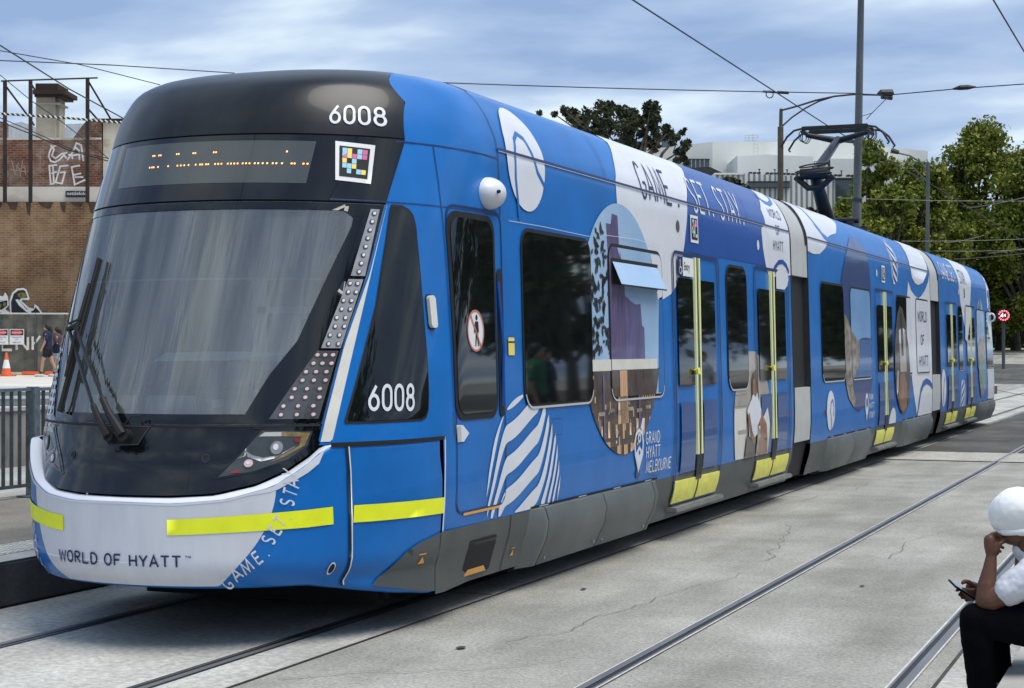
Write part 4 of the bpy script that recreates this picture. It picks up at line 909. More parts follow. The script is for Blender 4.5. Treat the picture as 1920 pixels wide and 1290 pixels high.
mb = MB(); c0 = c_side(31.9, 2.42); mb.tube([c0+Vector((.07+.07*math.cos(R(a)), .05, .09*math.sin(R(a)))) for a in range(0, 360, 30)], .022, 'paper', 6, closed=True); mb.build('mirror_camera', B3, smooth=True)
# ---------------------------------------------------------------- cab interior seen through the windscreen
M['olive_trim'] = pm('olive_trim', (.06, .065, .03), .6, var=.2); M['cab'] = pm('cab_wall_grey', (.55, .58, .57), .7, var=.12); M['cabd'] = pm('cab_dark', (.045, .05, .052), .6, var=.2); M['teal'] = pm('pale_teal_plastic', (.60, .85, .80), .4, var=.05)
mb = MB(); mb.box((-1.1, 2.55, 1.0), (1.1, 2.6, 2.6), 'cabd'); mb.box((-.95, 1.5, 2.53), (.95, 2.6, 2.56), 'cab'); mb.box((1.12, 1.62, 1.0), (1.14, 2.6, 2.56), 'cabd')
mb.box((-.55, 2.48, 1.3), (.15, 2.54, 2.35), 'cab'); mb.box((-.50, 2.46, 1.35), (-.42, 2.48, 2.35), 'paper'); mb.box((.05, 2.46, 1.35), (.12, 2.48, 2.35), 'paper'); mb.box((-.50, 2.46, 1.95), (.12, 2.475, 2.0), 'paper')
for z in (1.62, 1.52): mb.box((-.55, 2.44, z), (.16, 2.48, z+.03), 'paper')
ci = mb.build('cab_interior', TR)
mb = MB(); xs_ = np.linspace(-.86, .86, 19); grid(mb, [[c_front(x, z)+Vector((0, .07, 0)) for x in xs_] for z in (2.12, 2.3, 2.5)], 'disp'); grid(mb, [[c_front(x, 2.12-k*.012)+Vector((0, .068, 0)) for x in xs_] for k in (0, 1)], 'cab'); mb.build('sun_blind', ci, smooth=True)
mb = MB(); mb.tube([Vector((.0, .96, 2.50)), Vector((.0, .96, 2.46))], [.07, .05], 'paper', 12); mb.build('dome_camera', ci, smooth=True)
mb = MB(); mb.add([c_front(x, z)+Vector((0, .10, 0)) for x, z in ((-.42,1.34), (-.30,1.34), (-.20,2.0), (-.235,2.25))], [(0,1,2,3)], 'olive_trim'); mb.build('door_pillar', ci)
mb = MB(); mb.add([(-.98,.95,1.27),(.98,.95,1.27),(.98,1.6,1.27),(-.98,1.6,1.27),(-.7,.42,1.25),(.7,.42,1.25)], [(0,1,2,3),(0,4,5,1)], 'cabd')
mb.box((-.62, .62, 1.26), (.66, .95, 1.44), 'cabd', bev=.02); mb.box((-.50, .50, 1.31), (-.16, .56, 1.43), 'paper', bev=.01); mb.box((-.10, .50, 1.31), (.24, .56, 1.43), 'cab', bev=.01); mb.box((.34, .52, 1.36), (.40, .56, 1.41), 'paper', bev=.005)
mb.add([(-.06,.52,1.63),(.40,.56,1.635),(.74,.80,1.64),(.76,.80,1.675),(.42,.58,1.69),(.0,.56,1.68)], [(0,1,4,5),(1,2,3,4)], 'teal'); mb.add([(-.30,.60,1.48),(.40,.60,1.48),(.74,.82,1.50),(.74,.82,1.63),(.40,.60,1.63),(-.05,.56,1.62)], [(0,1,4,5),(1,2,3,4)], 'disp'); mb.box((-.62,.66,1.46), (.66,.72,1.50), 'black'); mb.build('dashboard', ci)
mb = MB(); mb.box((.12, 1.5, 1.15), (.60, 1.95, 1.30), 'cabd', bev=.04); mb.box((.12, 1.92, 1.25), (.60, 2.06, 1.95), 'cabd', bev=.05); mb.box((.22, 1.93, 1.98), (.50, 2.04, 2.18), 'cab', bev=.04); mb.build('driver_seat', ci, smooth=True)
mb = MB(); mb.tube([c_front(x, 1.50+.03*math.sin(x*9))+Vector((0,.12,0)) for x in np.linspace(-.15,.62,22)], .014, 'black', 6); mb.tube([Vector((-.42+.0,1.0,z)) for z in (1.3,2.5)], .012, 'black', 6); mb.build('cable', ci, smooth=True)
# wipers
def sp(x, z, o): return c_front(x, z)+Vector((0, -o, o*.25))
mb = MB(); mb.tube([sp(-.03,1.20,.0), sp(-.03,1.20,.06)], .038, 'black', 14); mb.tube([sp(-.13,1.19,.0), sp(-.13,1.19,.06)], .032, 'black', 14)
wp = mb.build('wiper', TR, smooth=True)
mb = MB(); mb.tube([sp(-.03,1.20,.06), sp(-.13,1.31,.075), sp(-.21,1.40,.075)], [.028,.022,.018], 'black', 8); mb.tube([sp(-.20,1.39,.075), sp(-.60,1.81,.08)], .011, 'hood', 8)
mb.tube([sp(-.13,1.19,.06), sp(-.21,1.29,.075), sp(-.27,1.36,.075)], [.026,.020,.017], 'black', 8); mb.tube([sp(-.265,1.35,.075), sp(-.67,1.79,.08)], .011, 'hood', 8); mb.build('wiper_arm', wp, smooth=True)
mb = MB(); mb.tube([sp(-.69,1.80,.08), sp(-.58,1.83,.08)], .018, 'black', 8); mb.tube([sp(-.70,1.835,.085), sp(-.57,1.86,.085)], .007, 'black', 6); mb.build('wiper_bracket', wp, smooth=True)
mb = MB(); ln = [(-.615+.065*t, 1.32+.92*t) for t in np.linspace(0, 1, 9)]
mb.tube([sp(x, z, .05) for x, z in ln], .012, 'black', 6); mb.tube([sp(x+.002, z, .026) for x, z in ln], .009, 'black', 6)
mb.tube([sp(-.60,1.52,.07), sp(-.585,1.80,.085), sp(-.565,2.08,.07)], .010, 'black', 6); mb.build('wiper_blade', wp, smooth=True)
mb = MB(); mb.tube([sp(-.03,1.25,.06), sp(.02,1.30,.07), sp(.07,1.31,.06), sp(.09,1.26,.03)], .005, 'black', 6); mb.build('washer_hose', wp, smooth=True)
# ---------------------------------------------------------------- pantograph
def X0(px, py, x=0): return on(0, x, px, py)
M['iron'] = pm('pantograph_black', (.012, .012, .013), .5, var=.2)
pb = X0(1553, 400); kn = X0(1527, 326); tp = X0(1571, 262); hy = tp.y; hz = on(0, 0, 1570, 240).z
mb = MB(); mb.box((-.5, pb.y-.6, 3.57), (.5, pb.y+.9, 3.70), 'iron', bev=.02); mb.tube([(-.5, pb.y, 3.80), (.5, pb.y, 3.80)], .05, 'iron', 10)
for sx in (-.45, .45):
    for sy in (-.5, .7): mb.tube([(sx, pb.y+sy, 3.5), (sx, pb.y+sy, 3.75)], .06, 'iron', 10)
pg = mb.build('pantograph', TR)
mb = MB(); mb.tube([(0, pb.y, 3.75), (0, kn.y, kn.z)], [.13, .085], 'iron', 12); mb.build('lower_arm', pg, smooth=True)
mb = MB(); mb.tube([(0, kn.y, kn.z), (0, tp.y, tp.z)], [.085, .065], 'hood', 12); mb.build('upper_arm', pg, smooth=True)
mb = MB(); mb.tube([(-.22, kn.y, kn.z), (.22, kn.y, kn.z)], .09, 'iron', 12); mb.tube([(-.30, kn.y, kn.z-.04), (-.1, kn.y, kn.z-.22), (.1, kn.y, kn.z-.22), (.30, kn.y, kn.z-.04)], .05, 'iron', 8)
for r_, zz_ in ((.30, .06), (.27, -.02), (.24, .14)): mb.tube([(r_*math.cos(R(a)), kn.y+r_*.6*math.sin(R(a)), kn.z+zz_+.03*math.cos(R(a))) for a in range(0, 360, 24)], .012, 'iron', 6, closed=True)
mb.build('knuckle', pg, smooth=True)
mb = MB(); mb.tube([(0, tp.y, tp.z-.02), (-.52, hy-.1, hz-.10)], [.06, .04], 'iron', 10); mb.tube([(0, tp.y, tp.z-.02), (.52, hy-.1, hz-.10)], [.06, .04], 'iron', 10)
for sx in (-1, 1):
    mb.tube([(sx*.52, hy-.35, hz-.08), (sx*.52, hy+.35, hz-.08)], .035, 'iron', 8)
    for yy in (-.15, .0, .12): mb.tube([(sx*.56+.07*math.cos(R(a)), hy+yy, hz-.12+.10*math.sin(R(a))) for a in range(0, 360, 30)], .008, 'iron', 5, closed=True)
mb.build('head_fork', pg, smooth=True)
for yy in (-.28, .28):
    mb = MB(); mb.box((-.55, hy+yy-.035, hz-.045), (.55, hy+yy+.035, hz+.02), 'iron', bev=.008)
    for sx in (-1, 1): mb.tube([(sx*.53, hy+yy, hz-.01), (sx*.68, hy+yy, hz-.04), (sx*.80, hy+yy, hz-.14), (sx*.90, hy+yy, hz-.30), (sx*.87, hy+yy, hz-.33)], .018, 'iron', 8)
    mb.build('contact_strip', pg)

# ================================================================== ground, tracks, platforms
def road_mat(name, c1, c2, fine, patch=.8, rough=.9, bump=.35, tyre=0):
    m = bpy.data.materials.new(name); m.use_nodes = True; t = m.node_tree; b = t.nodes['Principled BSDF']; b.inputs['Roughness'].default_value = rough; b.inputs['Specular IOR Level'].default_value = .25
    g = t.nodes.new('ShaderNodeTexCoord')
    mp_ = t.nodes.new('ShaderNodeMapping'); t.links.new(g.outputs['Object'], mp_.inputs[0])
    n1 = t.nodes.new('ShaderNodeTexNoise'); n1.inputs['Scale'].default_value = patch; n1.inputs['Detail'].default_value = 9; n1.inputs['Roughness'].default_value = .62
    n2 = t.nodes.new('ShaderNodeTexVoronoi'); n2.inputs['Scale'].default_value = fine
    n3 = t.nodes.new('ShaderNodeTexNoise'); n3.inputs['Scale'].default_value = fine*.55; n3.inputs['Detail'].default_value = 4; n3.inputs['Roughness'].default_value = .75
    mps = t.nodes.new('ShaderNodeMapping'); mps.inputs['Scale'].default_value = (.9, .18, 1); t.links.new(g.outputs['Object'], mps.inputs[0])
    n4 = t.nodes.new('ShaderNodeTexNoise'); n4.inputs['Scale'].default_value = 2.2; n4.inputs['Detail'].default_value = 7
    for n, s_ in ((n1, mp_), (n2, mp_), (n3, mp_), (n4, mps)): t.links.new(s_.outputs[0], n.inputs['Vector'])
    r = t.nodes.new('ShaderNodeValToRGB'); r.color_ramp.elements[0].position = .36; r.color_ramp.elements[1].position = .66; r.color_ramp.elements[0].color = (*c1, 1); r.color_ramp.elements[1].color = (*c2, 1)
    t.links.new(n1.outputs['Fac'], r.inputs[0])
    mx1 = t.nodes.new('ShaderNodeMix'); mx1.data_type = 'RGBA'; mx1.blend_type = 'MULTIPLY'; mx1.inputs['Factor'].default_value = .48
    r2 = t.nodes.new('ShaderNodeValToRGB'); r2.color_ramp.elements[0].position = .36; r2.color_ramp.elements[0].color = (.42, .42, .41, 1); r2.color_ramp.elements[1].position = .64; r2.color_ramp.elements[1].color = (1.45, 1.44, 1.38, 1)
    t.links.new(n3.outputs['Fac'], r2.inputs[0]); t.links.new(r.outputs[0], mx1.inputs['A']); t.links.new(r2.outputs[0], mx1.inputs['B'])
    mx2 = t.nodes.new('ShaderNodeMix'); mx2.data_type = 'RGBA'; mx2.blend_type = 'MULTIPLY'; mx2.inputs['Factor'].default_value = .7
    r3 = t.nodes.new('ShaderNodeValToRGB'); r3.color_ramp.elements[0].position = .35; r3.color_ramp.elements[0].color = (.76, .745, .72, 1); r3.color_ramp.elements[1].position = .62; r3.color_ramp.elements[1].color = (1.08, 1.08, 1.08, 1)
    t.links.new(n4.outputs['Fac'], r3.inputs[0]); t.links.new(mx1.outputs['Result'], mx2.inputs['A']); t.links.new(r3.outputs[0], mx2.inputs['B']); t.links.new(mx2.outputs['Result'], b.inputs['Base Color'])
    bp = t.nodes.new('ShaderNodeBump'); bp.inputs['Strength'].default_value = bump; bp.inputs['Distance'].default_value = .006; t.links.new(n2.outputs['Distance'], bp.inputs['Height']); t.links.new(bp.outputs[0], b.inputs['Normal'])
    return m
M['asph'] = road_mat('aggregate_road', (.265, .264, .242), (.40, .396, .366), 75, .7, bump=.6)
M['conc'] = road_mat('smooth_concrete', (.37, .37, .35), (.50, .495, .465), 38, .9, rough=.8, bump=.12)
M['conc2'] = road_mat('worn_concrete', (.36, .35, .32), (.46, .45, .41), 30, 1.5, rough=.8, bump=.15)
M['dasph'] = road_mat('dark_asphalt', (.07, .07, .068), (.13, .13, .125), 60, .5, bump=.5)
M['plat'] = road_mat('platform_asphalt', (.16, .15, .13), (.25, .235, .205), 80, .8, bump=.5)
M['path'] = pm('pale_pavement', (.50, .47, .41), .9, col2=(.62, .59, .53), scale=.7)
M['edge'] = pm('edge_concrete', (.33, .32, .30), .85, col2=(.45, .44, .41), scale=3, bump=.2, bscale=40)
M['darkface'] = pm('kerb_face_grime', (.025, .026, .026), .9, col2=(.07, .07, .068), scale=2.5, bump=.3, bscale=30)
M['seal'] = pm('joint_sealant', (.50, .49, .46), .8, var=.15, scale=8)
def sheet(name, x0, x1, ys, z, mat, kind='structure', parent=None):
    mb = MB(); vs = []; 
    for y in ys: vs += [(x0, y, z(y) if callable(z) else z), (x1, y, z(y) if callable(z) else z)]
    mb.add(vs, [(2*i, 2*i+1, 2*i+3, 2*i+2) for i in range(len(ys)-1)], mat); o = mb.build(name, parent)
    if kind: o['kind'] = kind
    return o
def gz(y): return 0 if y < 72 else min(1.62, (y-72)*.05)
# one ground sheet to the horizon, rising gently beyond the stop
mb = MB(); xs = [-1500, -300, -60, -10.3, 0, 9, 60, 300, 1500]; ys = [-300, -40, 0, 30, 60, 72, 80, 90, 104.4, 150, 400, 2500]
mb.add([(x, y, gz(y)-.004) for y in ys for x in xs], [(i*9+j, i*9+j+1, (i+1)*9+j+1, (i+1)*9+j) for i in range(len(ys)-1) for j in range(8)], 'asph'); mb.build('ground')['kind'] = 'structure'
YT = [-40, 0, 40, 72, 90, 104.4, 140]
sheet('track_slab', -1.62, 1.12, YT, lambda y: gz(y)+.001, 'conc')
sheet('track_slab', 4.42, 4.86, YT, lambda y: gz(y)+.001, 'conc')
sheet('road_patch', -1.62, 4.0, [18.6, 20.9], .005, 'conc2')
sheet('road_patch', 1.2, 4.86, [21.0, 60], .004, 'dasph')
sheet('far_road', -40, 90, [74, 84, 90], lambda y: gz(y)+.004, 'dasph')
M['groove'] = pm('rail_groove', (.015, .015, .015), .6, var=.2); M['rim'] = pm('rail_lip', (.16, .165, .17), .4, metal=.4, var=.2)
def rail(x, inward):
    r = empty('rail', (x, 30, 0), {-.74:'left rail of the track under the tram', .74:'right rail of the track under the tram', 2.78:'left rail of the empty near track', 4.26:'right rail of the empty near track, close to the seated man'}[x], 'rail', 'grooved tram rails')
    def st(name, a, b, z, mat):
        mb = MB(); ys_ = YT; vs = []
        for y in ys_: vs += [(x+a, y, gz(y)+z), (x+b, y, gz(y)+z)]
        mb.add(vs, [(2*i, 2*i+1, 2*i+3, 2*i+2) for i in range(len(ys_)-1)], mat); mb.build(name, r)
    s = inward
    st('groove', min(s*.018, s*.048), max(s*.018, s*.048), .0045, 'groove'); st('rail_head', min(-s*.026, s*.018), max(-s*.026, s*.018), .007, 'steel'); st('rail_lip', min(s*.048, s*.062), max(s*.048, s*.062), .006, 'rim')
    st('sealant', min(-s*.038, -s*.026), max(-s*.038, -s*.026), .0055, 'seal' if x > 1 else 'groove'); st('sealant', min(s*.062, s*.076), max(s*.062, s*.076), .0055, 'seal' if x > 1 else 'groove')
for x, s in ((-.74, 1), (.74, -1), (2.78, 1), (4.26, -1)): rail(x, s)
# curved branch rail far down the road
mb = MB(); pts = [on(2, .0, *p) for p in ((1866,730),(1885,735),(1905,739),(1935,745))]
vs = []
for p in pts: vs += [p+Vector((0,-.10,.014)), p+Vector((0,.10,.014))]
mb.add(vs, [(0,2,3,1),(2,4,5,3),(4,6,7,5)], 'groove'); br = mb.build('rail'); tag(br, 'short curve of rail crossing the road beyond the tram tail', 'rail')
# platforms
def platform(name, x0, x1, y0, y1, sgn, label):
    p = empty(name, ((x0+x1)/2, (y0+y1)/2, 0), label, 'platform'); e = x1 if sgn > 0 else x0
    mb = MB(); mb.box((x0 if sgn > 0 else x0+.25, y0, 0), (x1-.25 if sgn > 0 else x1, y1, .296), 'plat'); mb.build('platform_surface', p)
    mb = MB(); a, b = (e-.25, e) if sgn > 0 else (e, e+.25)
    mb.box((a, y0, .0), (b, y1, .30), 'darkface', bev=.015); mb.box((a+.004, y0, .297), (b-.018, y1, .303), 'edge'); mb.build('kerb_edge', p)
    return p
pl = platform('platform', -4.9, -1.64, -14, 60, 1, 'low dark-faced platform beside the tram at the left edge'); 
M['tact'] = pm('tactile_cream', (.55, .54, .48), .8, var=.08)
mb = MB(); mb.box((-2.27, -14, .29), (-1.90, 60, .306), 'tact')
for i in range(0, 150):
    y = .2+i*.075*1
    if y > 6: break
    for j in range(5): mb.box((-2.25+j*.075, y, .305), (-2.21+j*.075, y+.035, .312), 'tact')
mb.build('tactile_strip', pl)
platform('platform', 4.87, 9.5, -14, 60, -1, 'grey platform edge under the seated man')
# galvanised railing on the left platform
M['galv'] = pm('railing_paint', (.045, .060, .062), .45, metal=.3, col2=(.09, .115, .12), scale=9)
M['galv2'] = pm('railing_post_steel', (.10, .13, .145), .5, metal=.3, col2=(.20, .24, .26), scale=14)
FX = -4.64; fy = [on(0, FX, px, 800).y for px in (62,)][0]
fr = empty('railing', (FX, 4, .3), 'dark grey steel picket railing along the back of the left platform', 'railing')
mb = MB(); mb.box((FX-.02, -6, 1.305), (FX+.02, 7.6, 1.335), 'galv2'); mb.box((FX-.02, -6, .40), (FX+.02, 7.6, .43), 'galv'); mb.build('rail', fr)
for k in range(5):
    y = fy-2.4*(k-1); mb = MB(); mb.box((FX-.05, y-.05, .30), (FX+.05, y+.05, 1.345), 'galv2', bev=.008); mb.box((FX-.11, y-.11, .30), (FX+.11, y+.11, .315), 'galv2'); mb.build('post', fr)
for k in range(100):
    y = 7.5-k*.118
    if y < -5.9 or min(abs(y-(fy-2.4*(j-1))) for j in range(5)) < .06: continue
    mb = MB(); mb.box((FX-.018, y-.006, .42), (FX+.018, y+.006, 1.31), 'galv'); mb.build('picket', fr)
# retaining wall and the raised street behind it
M['stain'] = pm('stained_render', (.10, .095, .08), .9, col2=(.34, .31, .26), scale=1.1, stretch=(1,1,.35), bump=.2, bscale=12)
mb = MB(); mb.box((-10.5, -10, 0), (-10.3, 44, .80), 'stain'); mb.box((-10.55, -10, .80), (-10.26, 44, .86), 'edge', bev=.01); tag(mb.build('retaining_wall', origin=(-10.4, 12, 0)), 'low stained concrete wall behind the left railing', 'wall')
mb = MB(); mb.add([(-10.5,-40,.8),(-10.5,44,.8),(-10.5,110,.8),(-130,110,.8),(-130,-40,.8)], [(0,1,2,3,4)], 'path'); mb.build('pavement')['kind'] = 'structure'
def seg_sheet(name, pts, mat, kind='structure'):
    mb = MB(); mb.add([tuple(p) for p in pts], [tuple(range(len(pts)))], mat); o = mb.build(name); o['kind'] = kind; return o
def U(px, Z, z): 
    "point at pixel column px, depth Z, height z"
    p = V(px, 645, Z); return Vector((p.x, p.y, z))
seg_sheet('street', [U(-700,27,.805), U(700,27,.805), U(500,36,.805), U(-500,36,.805)], 'dasph')
mb = MB(); mb.tube([U(-500,36.3,.86), U(320,36.3,.86)], .07, 'paper', 4); tag(mb.build('kerb', origin=U(50,36.3,.8)), 'pale kerb line across the raised street behind the railing', 'kerb')
mb = MB(); mb.tube([U(-500,31,.82), U(320,31,.82)], .05, 'paper', 4); mb.build('street_marking')['kind'] = 'structure'

# ================================================================== left background
def MTX(px, Z, z=0):
    "frame at depth Z: x right, y away, z up"
    o = U(px, Z, z); return Matrix.Translation(o) @ Matrix.Rotation(YAW, 4, 'Z')
def zpix(py, Z): return 1.70 + (655-py)*Z/3200
def brick(name, c1, c2, mortar, scale, bw=.24, bh=.086, dirt=(.5,.45,.38), dirtamt=.5, msize=.012, dscale=.5):
    m = bpy.data.materials.new(name); m.use_nodes = True; t = m.node_tree; b = t.nodes['Principled BSDF']; b.inputs['Roughness'].default_value = .9
    g = t.nodes.new('ShaderNodeTexCoord'); mp_ = t.nodes.new('ShaderNodeMapping'); mp_.inputs['Rotation'].default_value = (R(90), 0, -0); t.links.new(g.outputs['Object'], mp_.inputs[0])
    # wall frames are rotated by the camera yaw: undo it first
    rz = t.nodes.new('ShaderNodeMapping'); rz.inputs['Rotation'].default_value = (0, 0, -YAW); t.links.new(g.outputs['Object'], rz.inputs[0])
    sp_ = t.nodes.new('ShaderNodeSeparateXYZ'); t.links.new(rz.outputs[0], sp_.inputs[0]); cb = t.nodes.new('ShaderNodeCombineXYZ'); ad = t.nodes.new('ShaderNodeMath'); ad.operation = 'ADD'; t.links.new(sp_.outputs['X'], ad.inputs[0]); t.links.new(sp_.outputs['Y'], ad.inputs[1])
    t.links.new(ad.outputs[0], cb.inputs[0]); t.links.new(sp_.outputs['Z'], cb.inputs[1])
    br_ = t.nodes.new('ShaderNodeTexBrick'); br_.inputs['Color1'].default_value = (*c1, 1); br_.inputs['Color2'].default_value = (*c2, 1); br_.inputs['Mortar'].default_value = (*mortar, 1)
    br_.inputs['Scale'].default_value = scale; br_.inputs['Brick Width'].default_value = bw; br_.inputs['Row Height'].default_value = bh; br_.inputs['Mortar Size'].default_value = msize; t.links.new(cb.outputs[0], br_.inputs['Vector'])
    n = t.nodes.new('ShaderNodeTexNoise'); n.inputs['Scale'].default_value = dscale; n.inputs['Detail'].default_value = 9; n.inputs['Roughness'].default_value = .68; t.links.new(g.outputs['Object'], n.inputs['Vector'])
    r = t.nodes.new('ShaderNodeValToRGB'); r.color_ramp.elements[0].position = .45; r.color_ramp.elements[0].color = (0,0,0,1); r.color_ramp.elements[1].position = .62; r.color_ramp.elements[1].color = (dirtamt,)*3+(1,); t.links.new(n.outputs['Fac'], r.inputs[0])
    mx_ = t.nodes.new('ShaderNodeMix'); mx_.data_type = 'RGBA'; t.links.new(r.outputs[0], mx_.inputs['Factor']); t.links.new(br_.outputs['Color'], mx_.inputs['A']); mx_.inputs['B'].default_value = (*dirt, 1)
    n5 = t.nodes.new('ShaderNodeTexNoise'); n5.inputs['Scale'].default_value = dscale*.55; n5.inputs['Detail'].default_value = 8; n5.inputs['Roughness'].default_value = .7; t.links.new(g.outputs['Object'], n5.inputs['Vector'])
    r5 = t.nodes.new('ShaderNodeValToRGB'); r5.color_ramp.elements[0].position = .36; r5.color_ramp.elements[0].color = (.38, .33, .30, 1); r5.color_ramp.elements[1].position = .60; r5.color_ramp.elements[1].color = (1.1, 1.08, 1.05, 1); t.links.new(n5.outputs['Fac'], r5.inputs[0])
    m5 = t.nodes.new('ShaderNodeMix'); m5.data_type = 'RGBA'; m5.blend_type = 'MULTIPLY'; m5.inputs['Factor'].default_value = .85; t.links.new(mx_.outputs['Result'], m5.inputs['A']); t.links.new(r5.outputs[0], m5.inputs['B'])
    t.links.new(m5.outputs['Result'], b.inputs['Base Color']); return m
M['brickU'] = brick('red_brick', (.11, .032, .017), (.19, .062, .034), (.22, .16, .12), 1, dirt=(.50,.44,.36), dirtamt=.45, dscale=1.3)
M['brickL'] = brick('brown_brick', (.13, .060, .025), (.21, .105, .048), (.27, .19, .115), 1, dirt=(.34, .25, .15), dirtamt=.55, dscale=.7)
M['brickC'] = brick('chimney_brick', (.028, .014, .010), (.05, .022, .015), (.04, .035, .03), 1, dirt=(.03,.025,.02))
M['creamw'] = pm('flaking_cream_render', (.62, .56, .44), .9, col2=(.30, .24, .17), scale=1.3, ramp=(.5, .72), bump=.2)
M['whitew'] = pm('weathered_white_render', (.60, .57, .50), .9, col2=(.36, .31, .24), scale=1.0, ramp=(.5, .75))
M['roofw'] = pm('corrugated_roof', (.42, .45, .47), .5, metal=.3, col2=(.55, .58, .60), scale=1.5, stretch=(6,1,1))
M['rust'] = pm('rusty_steel', (.018, .012, .010), .8, col2=(.09, .03, .015), scale=1.2, ramp=(.5,.8))
M['shaft'] = pm('chimney_render', (.30, .275, .22), .9, col2=(.42, .38, .30), scale=1.5, bump=.2)
ZB = 62.
def bb(mb, x0, y0, x1, y1, Z, dep, mat, bev=0):
    "box filling photo rectangle x0..x1, y0(top)..y1(bottom) at depth Z, going dep metres back"
    k = Z/3200; mx_ = MTX(x0, Z); mb.box((0, 0, zpix(y1, Z)), ((x1-x0)*k, dep, zpix(y0, Z)), mat, bev=bev, mtx=mx_); return mb
bd = empty('brick_building', U(100, ZB, .8), 'old brick building with cream bands behind the hoarding at the far left', 'building')
mb = MB(); bb(mb, -420, 378, 560, 702, ZB-.25, 9, 'brickL'); mb.build('lower_wall', bd)
mb = MB(); bb(mb, -420, 262, 190, 350, ZB, 8, 'brickU'); k = ZB/3200
mx_ = MTX(0, ZB); pp = [(135,262),(148,243),(160,228),(172,222),(190,222),(190,262)]; mb.prism([mx_ @ Vector((x*k, 0, zpix(y, ZB))) for x, y in pp], FH*.5, 'brickU')
bb(mb, -420, 228, 8, 262, ZB, .5, 'brickU'); mb.build('upper_wall', bd)
mb = MB(); bb(mb, -420, 350, 193, 378, ZB-.06, 8, 'whitew'); mb.build('render_band', bd)
mb = MB(); bb(mb, 193, 226, 560, 378, ZB+.1, 9, 'creamw'); bb(mb, 190, 222, 560, 227, ZB-.05, 9.4, 'rust'); mb.build('side_wall', bd)
mb = MB(); bb(mb, -300, 258, 190, 262, ZB+.0, 7, 'whitew'); mb.build('coping', bd)
ZR_ = ZB+6; kR = ZR_/3200; mxr = MTX(0, ZR_)
mb = MB(); mb.prism([mxr @ Vector((x*kR, 0, zpix(y, ZR_))) for x, y in ((-80,262),(-20,240),(40,228),(70,240),(130,262))], FH*6, 'roofw'); mb.prism([mxr @ Vector((x*kR, 1.0, zpix(y, ZR_))) for x, y in ((100,262),(112,226),(190,224),(215,262))], FH*6, 'roofw'); mb.build('roof', bd)
ch = MB(); bb(ch, 67, 180, 103, 262, ZB+1.5, 1.0, 'shaft'); bb(ch, 66, 192, 112, 195, ZB+1.4, 1.2, 'shaft'); bb(ch, 103, 180, 111, 262, ZB+1.7, .8, 'shaft'); cho = ch.build('chimney', bd)
ch = MB(); bb(ch, 61, 168, 123, 176, ZB+1.2, 1.7, 'brickC'); bb(ch, 64, 176, 118, 181, ZB+1.3, 1.5, 'brickC'); bb(ch, 66, 156, 108, 168, ZB+1.3, 1.5, 'brickC'); ch.build('chimney_cap', cho)
# painted tags on the brick
def wall_strokes(mb, loops, Z, mat, dz=.0, th=.01):
    k = Z/3200; mx_ = MTX(0, Z)
    for i, l in enumerate(loops): 
        o_ = mx_ @ Vector((0, -.004-.0012*(i % 7)-dz, 0)); 
        mb.prism([mx_ @ Vector((x*k, -.004-.0012*(i % 7)-dz, zpix(y, Z))) for x, y in l], -FH*.002, mat)
def rib_px(pts, w0): return ribbon(pts, w0)[0]
M['tagw'] = pm('tag_paint', (.72, .72, .70), .7, col2=(.50, .48, .46), scale=4)
mb = MB(); cc_ = [[(106,272),(97,276),(93,284),(91,293),(95,302),(103,304),(112,299),(120,290),(124,297)], [(95,272),(101,280),(97,292),(104,297),(116,288),(126,286)], [(126,300),(137,284),(143,268),(152,272),(156,302)], [(128,290),(140,291),(152,288)], [(136,298),(134,288),(141,276),(148,282),(149,300)],
       [(92,309),(95,345),(101,344),(99,310)], [(93,311),(107,309)], [(96,325),(106,322)], [(113,310),(108,328),(104,342),(116,344),(122,322)], [(112,312),(128,310)], [(112,324),(122,322)], [(134,312),(140,346),(160,337)], [(134,313),(150,310)], [(138,328),(152,325)], [(140,332),(156,332)]]
wall_strokes(mb, [rib_px(l, 3.2) for l in cc_], ZB, 'tagw')
tag(mb.build('wall_tag', bd), 'white outlined spray tag')
M['stain2'] = pm('dark_water_stain', (.035, .026, .016), .95, col2=(.07, .05, .03), scale=3); M['tagdim'] = pm('faded_tag_paint', (.40, .28, .22), .8)
mb = MB(); wall_strokes(mb, [rib_px(l, 1.6) for l in ([(22,302),(28,328),(34,304),(38,330),(42,300)], [(30,310),(36,318),(46,312),(48,328)], [(20,318),(48,322)])], ZB, 'tagdim'); mb.build('wall_tag', bd)
mb = MB(); wall_strokes(mb, [[(x, 379), (x+w_, 379), (x+w_*.8, 379+h_), (x+w_*.35, 379+h_*.8)] for x, w_, h_ in ((-10,14,10),(12,22,16),(48,10,26),(70,30,12),(112,12,20),(131,26,9),(165,14,24))], ZB-.25, 'stain2', dz=.004); mb.build('water_stain', bd)
# small black name sign
sg = MB(); bb(sg, 122.5, 358, 163.5, 369.5, ZB-.14, .05, 'black'); sgo = sg.build('name_sign', origin=U(143, ZB-.14, zpix(364, ZB))); tag(sgo, 'small black sign with white lettering on the cream wall band', 'sign')
vs, fs = bfont2d('nettlefold', 0, 0, 1); wmax = max(v[0] for v in vs); k = ZB/3200; mx_ = MTX(0, ZB-.14)
mb = MB(); mb.add([mx_ @ Vector(((124.5+v[0]/wmax*37)*k, -.006, zpix(366.3, ZB)+v[1]*7.2/1.0*k*.95)) for v in vs], fs, 'paper'); mb.build('lettering', sgo)
